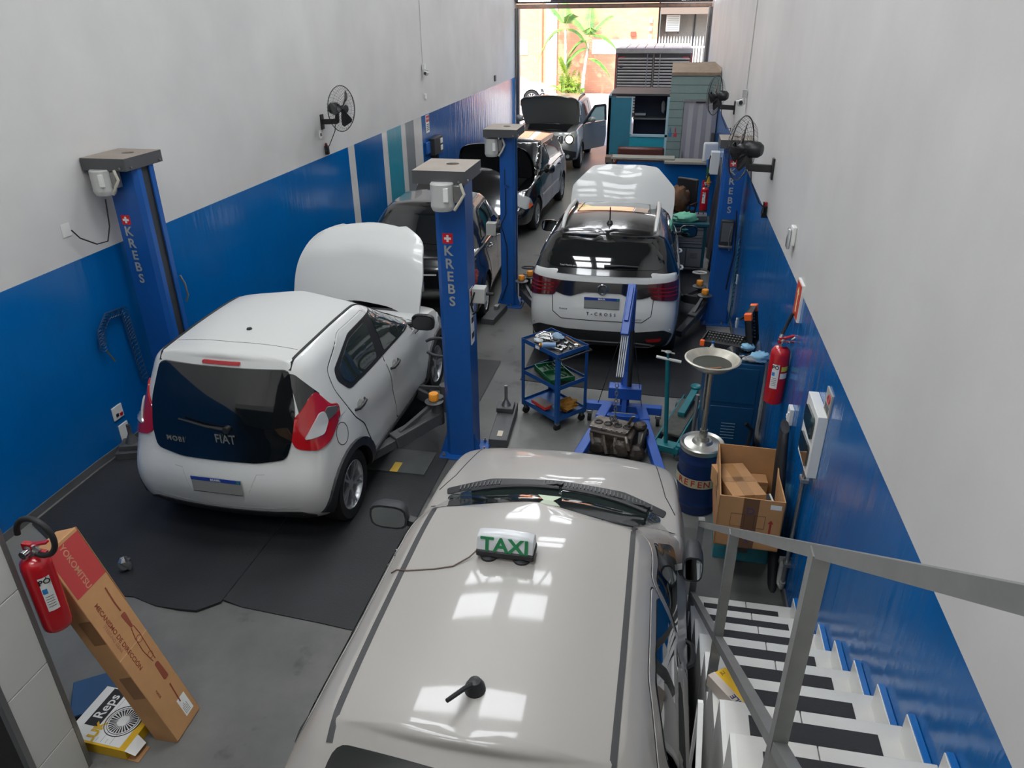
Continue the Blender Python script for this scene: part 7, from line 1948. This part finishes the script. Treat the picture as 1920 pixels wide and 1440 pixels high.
b = MB(); b.add([(0, -.28, .98), (0, .09, .98), (0, .09, 1.29)], [(0, 1, 2), (2, 1, 0)]).build('sheet', mat('perforated sheet', '8a8a86', .6, col2='2a2a2a', scale=60), pm, smooth=0)

# ------------------------------------------------------------------ far right: counter, booth, chair, chest
cw = thing('counter', 'long stone topped counter with a blue painted front', 'counter', (0, 16.0, -.24))
MB().box(-.95, WALL_R - .006, .05, .20, 0, 1.08).build('counter_front', BLUEW, cw, smooth=0)
MB().box(.02, WALL_R - .006, -.12, .30, 1.08, 1.13).build('stone_top', mat('dusty stone', '9a968c', .5, var=.2, scale=20), cw, bevel=.004)
MB().box(-1.08, .22, -.02, .34, 1.13, 1.17).build('stone_top', MATS['dusty stone'], cw, bevel=.004)
MB().box(-1.2, -1.05, .0, .3, 1.05, 1.17).build('top_end', mat('broken stone', '6a5a50', .7), cw, bevel=.01)
bo = thing('reception_booth', 'teal reception booth with a wide opening behind the counter', 'booth', (-.6, 17.3, -.24))
TB = mat('teal panel', '2a7288', .5, var=.1)
MB().box(-.68, -.18, 0, .05, 0, 2.2).build('side_panel', TB, bo, smooth=0)
b = MB(); b.prism([(-.68, 0), (-.62, 0), (-.62, 1.6), (-.68, 1.6)], 2.24); b.build('outer_wall', TB, bo, smooth=0)
MB().box(-.18, .62, 0, .05, 0, 1.42).build('lower_panel', mat('bright teal panel', '1f93a8', .45), bo, smooth=0)
MB().box(-.18, -.155, -.02, .06, 1.42, 2.22).box(.58, .64, -.02, .06, 0, 2.22).box(-.18, .64, -.02, .06, 1.40, 1.45).build('opening_frame', mat('pale blue frame', '9fbfcc', .4), bo, smooth=0)
MB().box(-.155, .58, 1.0, 1.05, .9, 2.24).build('back_wall', mat('dark navy panel', '1c2a4a', .5), bo, smooth=0)
MB().box(-.62, .62, .05, 1.6, 2.24, 2.28).build('roof', DARK_PL, bo, smooth=0)
MB().box(-.15, .58, .5, 1.0, 1.70, 1.73).build('shelf', mat('dull shelf', '7d8488', .5), bo, smooth=0)
MB().box(-.62, .62, .05, 1.0, 0, .03).build('floor_panel', DARK_PL, bo, smooth=0)
MB().sphere((.5, .4, 1.98), .09, n=10, m=8, sc=(.5, .5, 1.4), jit=.15).build('hanging_cloth', mat('pale cloth', '8f9499', .8), bo, smooth=60)
MB().box(-.12, .12, .55, .65, 1.78, 1.82).build('desk_lamp', mat('lamp tube dim', 'dfe6ec', .5), bo, smooth=0)
sf = thing('brown_sofa', 'brown leather bench back showing above the counter', 'sofa', (-.50, 16.75, -.24))
LEA = mat('brown leather', '5a2f28', .4, var=.15)
MB().box(-.50, .50, .12, .26, .45, 1.24).build('backrest', LEA, sf, bevel=.05); MB().box(-.50, .50, -.30, .14, .20, .50).build('seat', LEA, sf, bevel=.04)
MB().box(-.58, -.50, -.25, .24, .2, 1.0).build('armrest', LEA, sf, bevel=.03)
for sx in (-.45, .45):
    for sy in (-.25, .2): MB().box(sx - .02, sx + .02, sy - .02, sy + .02, 0, .2).build('leg', BLACK_PL, sf, smooth=0)
ch_ = thing('changing_booth', 'grey green plank booth with a grey folding door at the right wall', 'booth', (.53, 17.2, -.24))
GG = mat('grey green plank', '7d8f8c', .6, var=.08)
b = MB(); b.box(-.50, .52, .06, 1.5, 0, 2.72); b.build('booth_core', mat('booth inner', '46504f', .7), ch_, smooth=0)
for k in range(17):
    z0 = .165 * k
    x1 = -.20 if z0 < 2.14 else .52
    MB().box(-.50, x1, .04, .06, z0 + .004, min(z0 + .161, 2.72)).build('plank', GG, ch_, smooth=0)
MB().add([(-.50, .02, 2.72), (.50, .02, 2.72), (.52, .3, 2.80), (.40, .9, 2.88), (-.50, .9, 2.86), (-.50, .02, 2.66), (.50, .02, 2.66)], [(0, 1, 2, 3, 4), (0, 5, 6, 1)]).build('dusty_roof_sheet', mat('dusty board', '8d7a68', .8, var=.25), ch_, smooth=0)
MB().box(-.22, .52, .02, .06, 2.14, 2.19).build('door_rail', STEEL, ch_, smooth=0)
b = MB()
for k in range(7):
    x0 = -.19 + k * .10
    lf = MB(); a = .03 * (1 if k % 2 else -1)
    lf.add([(x0, .03 + (.03 if k % 2 else 0), 0.02), (x0 + .10, .03 + (0 if k % 2 else .03), 0.02), (x0 + .10, .03 + (0 if k % 2 else .03), 2.14), (x0, .03 + (.03 if k % 2 else 0), 2.14),
            (x0, .045 + (.03 if k % 2 else 0), 0.02), (x0 + .10, .045 + (0 if k % 2 else .03), 0.02), (x0 + .10, .045 + (0 if k % 2 else .03), 2.14), (x0, .045 + (.03 if k % 2 else 0), 2.14)],
           [(0, 1, 2, 3), (7, 6, 5, 4), (0, 4, 5, 1), (1, 5, 6, 2), (2, 6, 7, 3), (3, 7, 4, 0)])
    lf.build('folding_door_panel', mat('grey folding door', 'a19ea3', .5), ch_, smooth=0)
MB().box(.05, .25, .015, .02, 2.12, 2.15).build('door_slot', BLACKINK, ch_, smooth=0)
MB().tube([(-.15, .02, .95), (-.14, .0, 1.0), (-.15, .02, 1.12)], .01, n=6).build('door_handle', STEEL, ch_)
for k, (x, c) in enumerate(((-.44, '2f6f9e'), (-.33, 'b03a44'))):
    s_ = MB().box(x - .035, x + .035, .034, .04, 1.42, 1.50).build('toilet_sign', mat('sign %d' % k, c, .5), ch_, smooth=0)
    MB().lathe([(.014, 0), (.001, .012)], M.Translation((x, .036, 1.60)), n=10).box(x - .012, x + .012, .034, .038, 1.51, 1.59).build('sign_figure', MATS['sign %d' % k], s_, smooth=0)
dp = thing('wall_duct', 'grey duct pipe on the blue wall beside the folding door', 'pipe', (1.0, 17.0, -.24)); MB().cyl((0, 0, .6), (0, 0, 1.55), .05, n=14).build('pipe', LIFTGREY, dp); MB().cyl((0, 0, .9), (0, 0, 1.1), .055, n=14).build('sleeve', GREYPL, dp)
wp = thing('white_appliance', 'white rounded appliance panel standing at the end of the counter', 'appliance', (.92, 15.98, .89), R(8)); MB().box(-.15, .15, -.03, .05, 0, .38).build('casing', WHITEPL, wp, bevel=.03); MB().box(-.115, .115, -.034, -.03, .04, .33).build('front_panel', mat('off white panel', 'cfd2d8', .35), wp, bevel=.003)
wp = thing('white_dispenser', 'white box dispenser on the right wall beside the counter end', 'dispenser', (.99, 15.2, .80)); MB().box(-.10, .07, -.1, .1, 0, .42).build('casing', WHITEPL, wp, bevel=.01); MB().tube([(-.105, -.05, .35), (-.13, -.08, .25), (-.12, -.06, .1)], .012, n=6).build('hose', CABLE, wp)
# stuff hanging by the counter end
fl_ = thing('rolled_flag', 'green yellow and blue flag bundle hanging at the counter end', 'flag', (.90, 15.82, .50))
for (z0, z1, x0, x1, c) in ((.30, .46, .0, -.02, '2f62a8'), (.12, .32, .01, .0, '1f5a34'), (-.08, .14, .03, .01, 'c7a82c')):
    MB().tube([(x1, 0, z1), ((x0 + x1) / 2 + .01, -.01, (z0 + z1) / 2), (x0, 0, z0)], [.035, .045, .03], n=8).build('flag_fold', mat('flag ' + c, c, .8), fl_)
MB().tube([(-.06, .0, .05), (-.05, 0, -.12), (-.03, 0, -.25)], [.03, .035, .02], n=8).build('red_fold', REDEXT, fl_)
bgm = mat('dark nylon', '1f222b', .5, var=.3)
bg_ = thing('dark_cover_sheet', 'dark folded plastic cover hanging on the right wall beyond the lettered column', 'cover', (.96, 12.9, -.24))
b = MB(); N = 14
for i in range(N + 1):
    f = i / N; y = -.9 + 1.9 * f
    top_ = 1.15 + .42 * f
    for j in range(9):
        g = j / 8
        b.v.append((.02 - .07 * sin(f * 17) * g * .6 - .10 * g, y + .1 * sin(g * 5), top_ * (1 - g) + .10 * g + .12 * sin(f * 9) * g * (1 - g)))
for i in range(N):
    for j in range(8): b.f.append((i * 9 + j, (i + 1) * 9 + j, (i + 1) * 9 + j + 1, i * 9 + j + 1)); b.m.append(0)
o = b.build('sheet', bgm, bg_, smooth=50); o.modifiers.new('s', 'SOLIDIFY').thickness = .02
of = thing('office_chair', 'black office chair by the blue counter with a brown bag on it', 'chair', (.36, 14.3, -.24), R(150))
MB().box(-.24, .24, -.22, .24, .44, .52).build('seat', BLACK_PL, of, bevel=.03); MB().box(-.22, .22, -.28, -.22, .56, 1.08).build('backrest', BLACK_PL, of, bevel=.04)
MB().bar((0, -.24, .45), (0, -.26, .6), .06, .02).build('back_support', BLACK_PL, of)
for s in (-1, 1): MB().tube([(s * .25, -.12, .46), (s * .29, -.12, .68), (s * .29, .14, .68), (s * .25, .12, .46)], .018, n=8).build('armrest', BLACK_PL, of)
MB().cyl((0, 0, .12), (0, 0, .44), .03, n=12).build('gas_post', LIFTGREY, of)
for k in range(5):
    a = 2 * pi * k / 5; MB().bar((0, 0, .12), (.27 * cos(a), .27 * sin(a), .07), .045, .035).build('base_leg', BLACK_PL, of)
    MB().sphere((.27 * cos(a), .27 * sin(a), .03), .03, n=10, m=6).build('castor', BLACK_PL, of)
lump('brown_bag', 'brown and grey bag slumped on the office chair', 'bag', (.34, 14.24, .50), .22, (.85, .7, 1.0), mat('brown canvas', '7d5538', .8, col2='3f372f', scale=5), 51, .25)
tcz = floor_z(12.1)
tcst = thing('tool_chest', 'grey drawer tool chest with teal top and frame on castors', 'tool chest', (.50, 12.25, tcz))
MB().box(-.29, .27, -.20, .22, .12, .80).build('chest_body', mat('chest teal', '0f4450', .4), tcst, bevel=.006)
MB().box(-.31, .30, -.23, .25, .80, .85).build('top_tray', mat('chest teal', '0f4450', .4), tcst, bevel=.006)
for (z0, z1) in ((.66, .78), (.56, .65), (.46, .55)):
    d = MB().box(-.28, .22, -.215, -.20, z0, z1).build('drawer', mat('chest grey', '6a6b6e', .45), tcst, bevel=.003)
    MB().box(-.27, .21, -.235, -.215, z1 - .02, z1 - .006).build('drawer_handle', STEEL, d, smooth=0)
d = MB().box(-.28, -.03, -.215, -.20, .14, .44).build('door', MATS['chest grey'], tcst, bevel=.003); d = MB().box(-.02, .22, -.215, -.20, .14, .44).build('door', MATS['chest grey'], tcst, bevel=.003)
for k in range(5): MB().box(.04, .16, -.218, -.215, .28 + k * .02, .287 + k * .02).build('vent_slot', LIFTGREY, d, smooth=0)
for sx in (-.25, .22):
    for sy in (-.16, .18): 
        c = MB().box(sx - .02, sx + .02, sy - .02, sy + .02, .08, .12).build('castor_fork', STEEL, tcst, smooth=0); MB().cyl((sx - .015, sy, .045), (sx + .015, sy, .045), .045, n=14).build('castor_wheel', RUBBER, c)
lump('green_cloth', 'mint green cloth heaped on the tool chest', 'cloth', (.42, 12.2, tcz + .90), .17, (1.1, .8, .5), mat('mint cloth', '6fb79a', .8), 61, .22)
t = thing('black_tool_bag', 'dark tool case at the wall side of the chest top', 'tool case', (.66, 12.3, tcz + .852)); MB().box(-.09, .10, -.12, .12, 0, .09).build('case', LIFTGREY, t, bevel=.01); MB().tube([(-.04, 0, .09), (-.04, 0, .13), (.04, 0, .13), (.04, 0, .09)], .01, n=6).build('handle', BLACK_PL, t)
t = thing('blue_bin', 'narrow blue bin between the tool chest and the counter', 'bin', (.17, 13.3, -.24)); MB().box(-.07, .07, -.1, .1, 0, .62).build('tub', LIFTBLUE, t, bevel=.01); MB().box(-.075, .075, -.105, .105, .60, .64).build('rim', LIFTBLUE, t, bevel=.005)
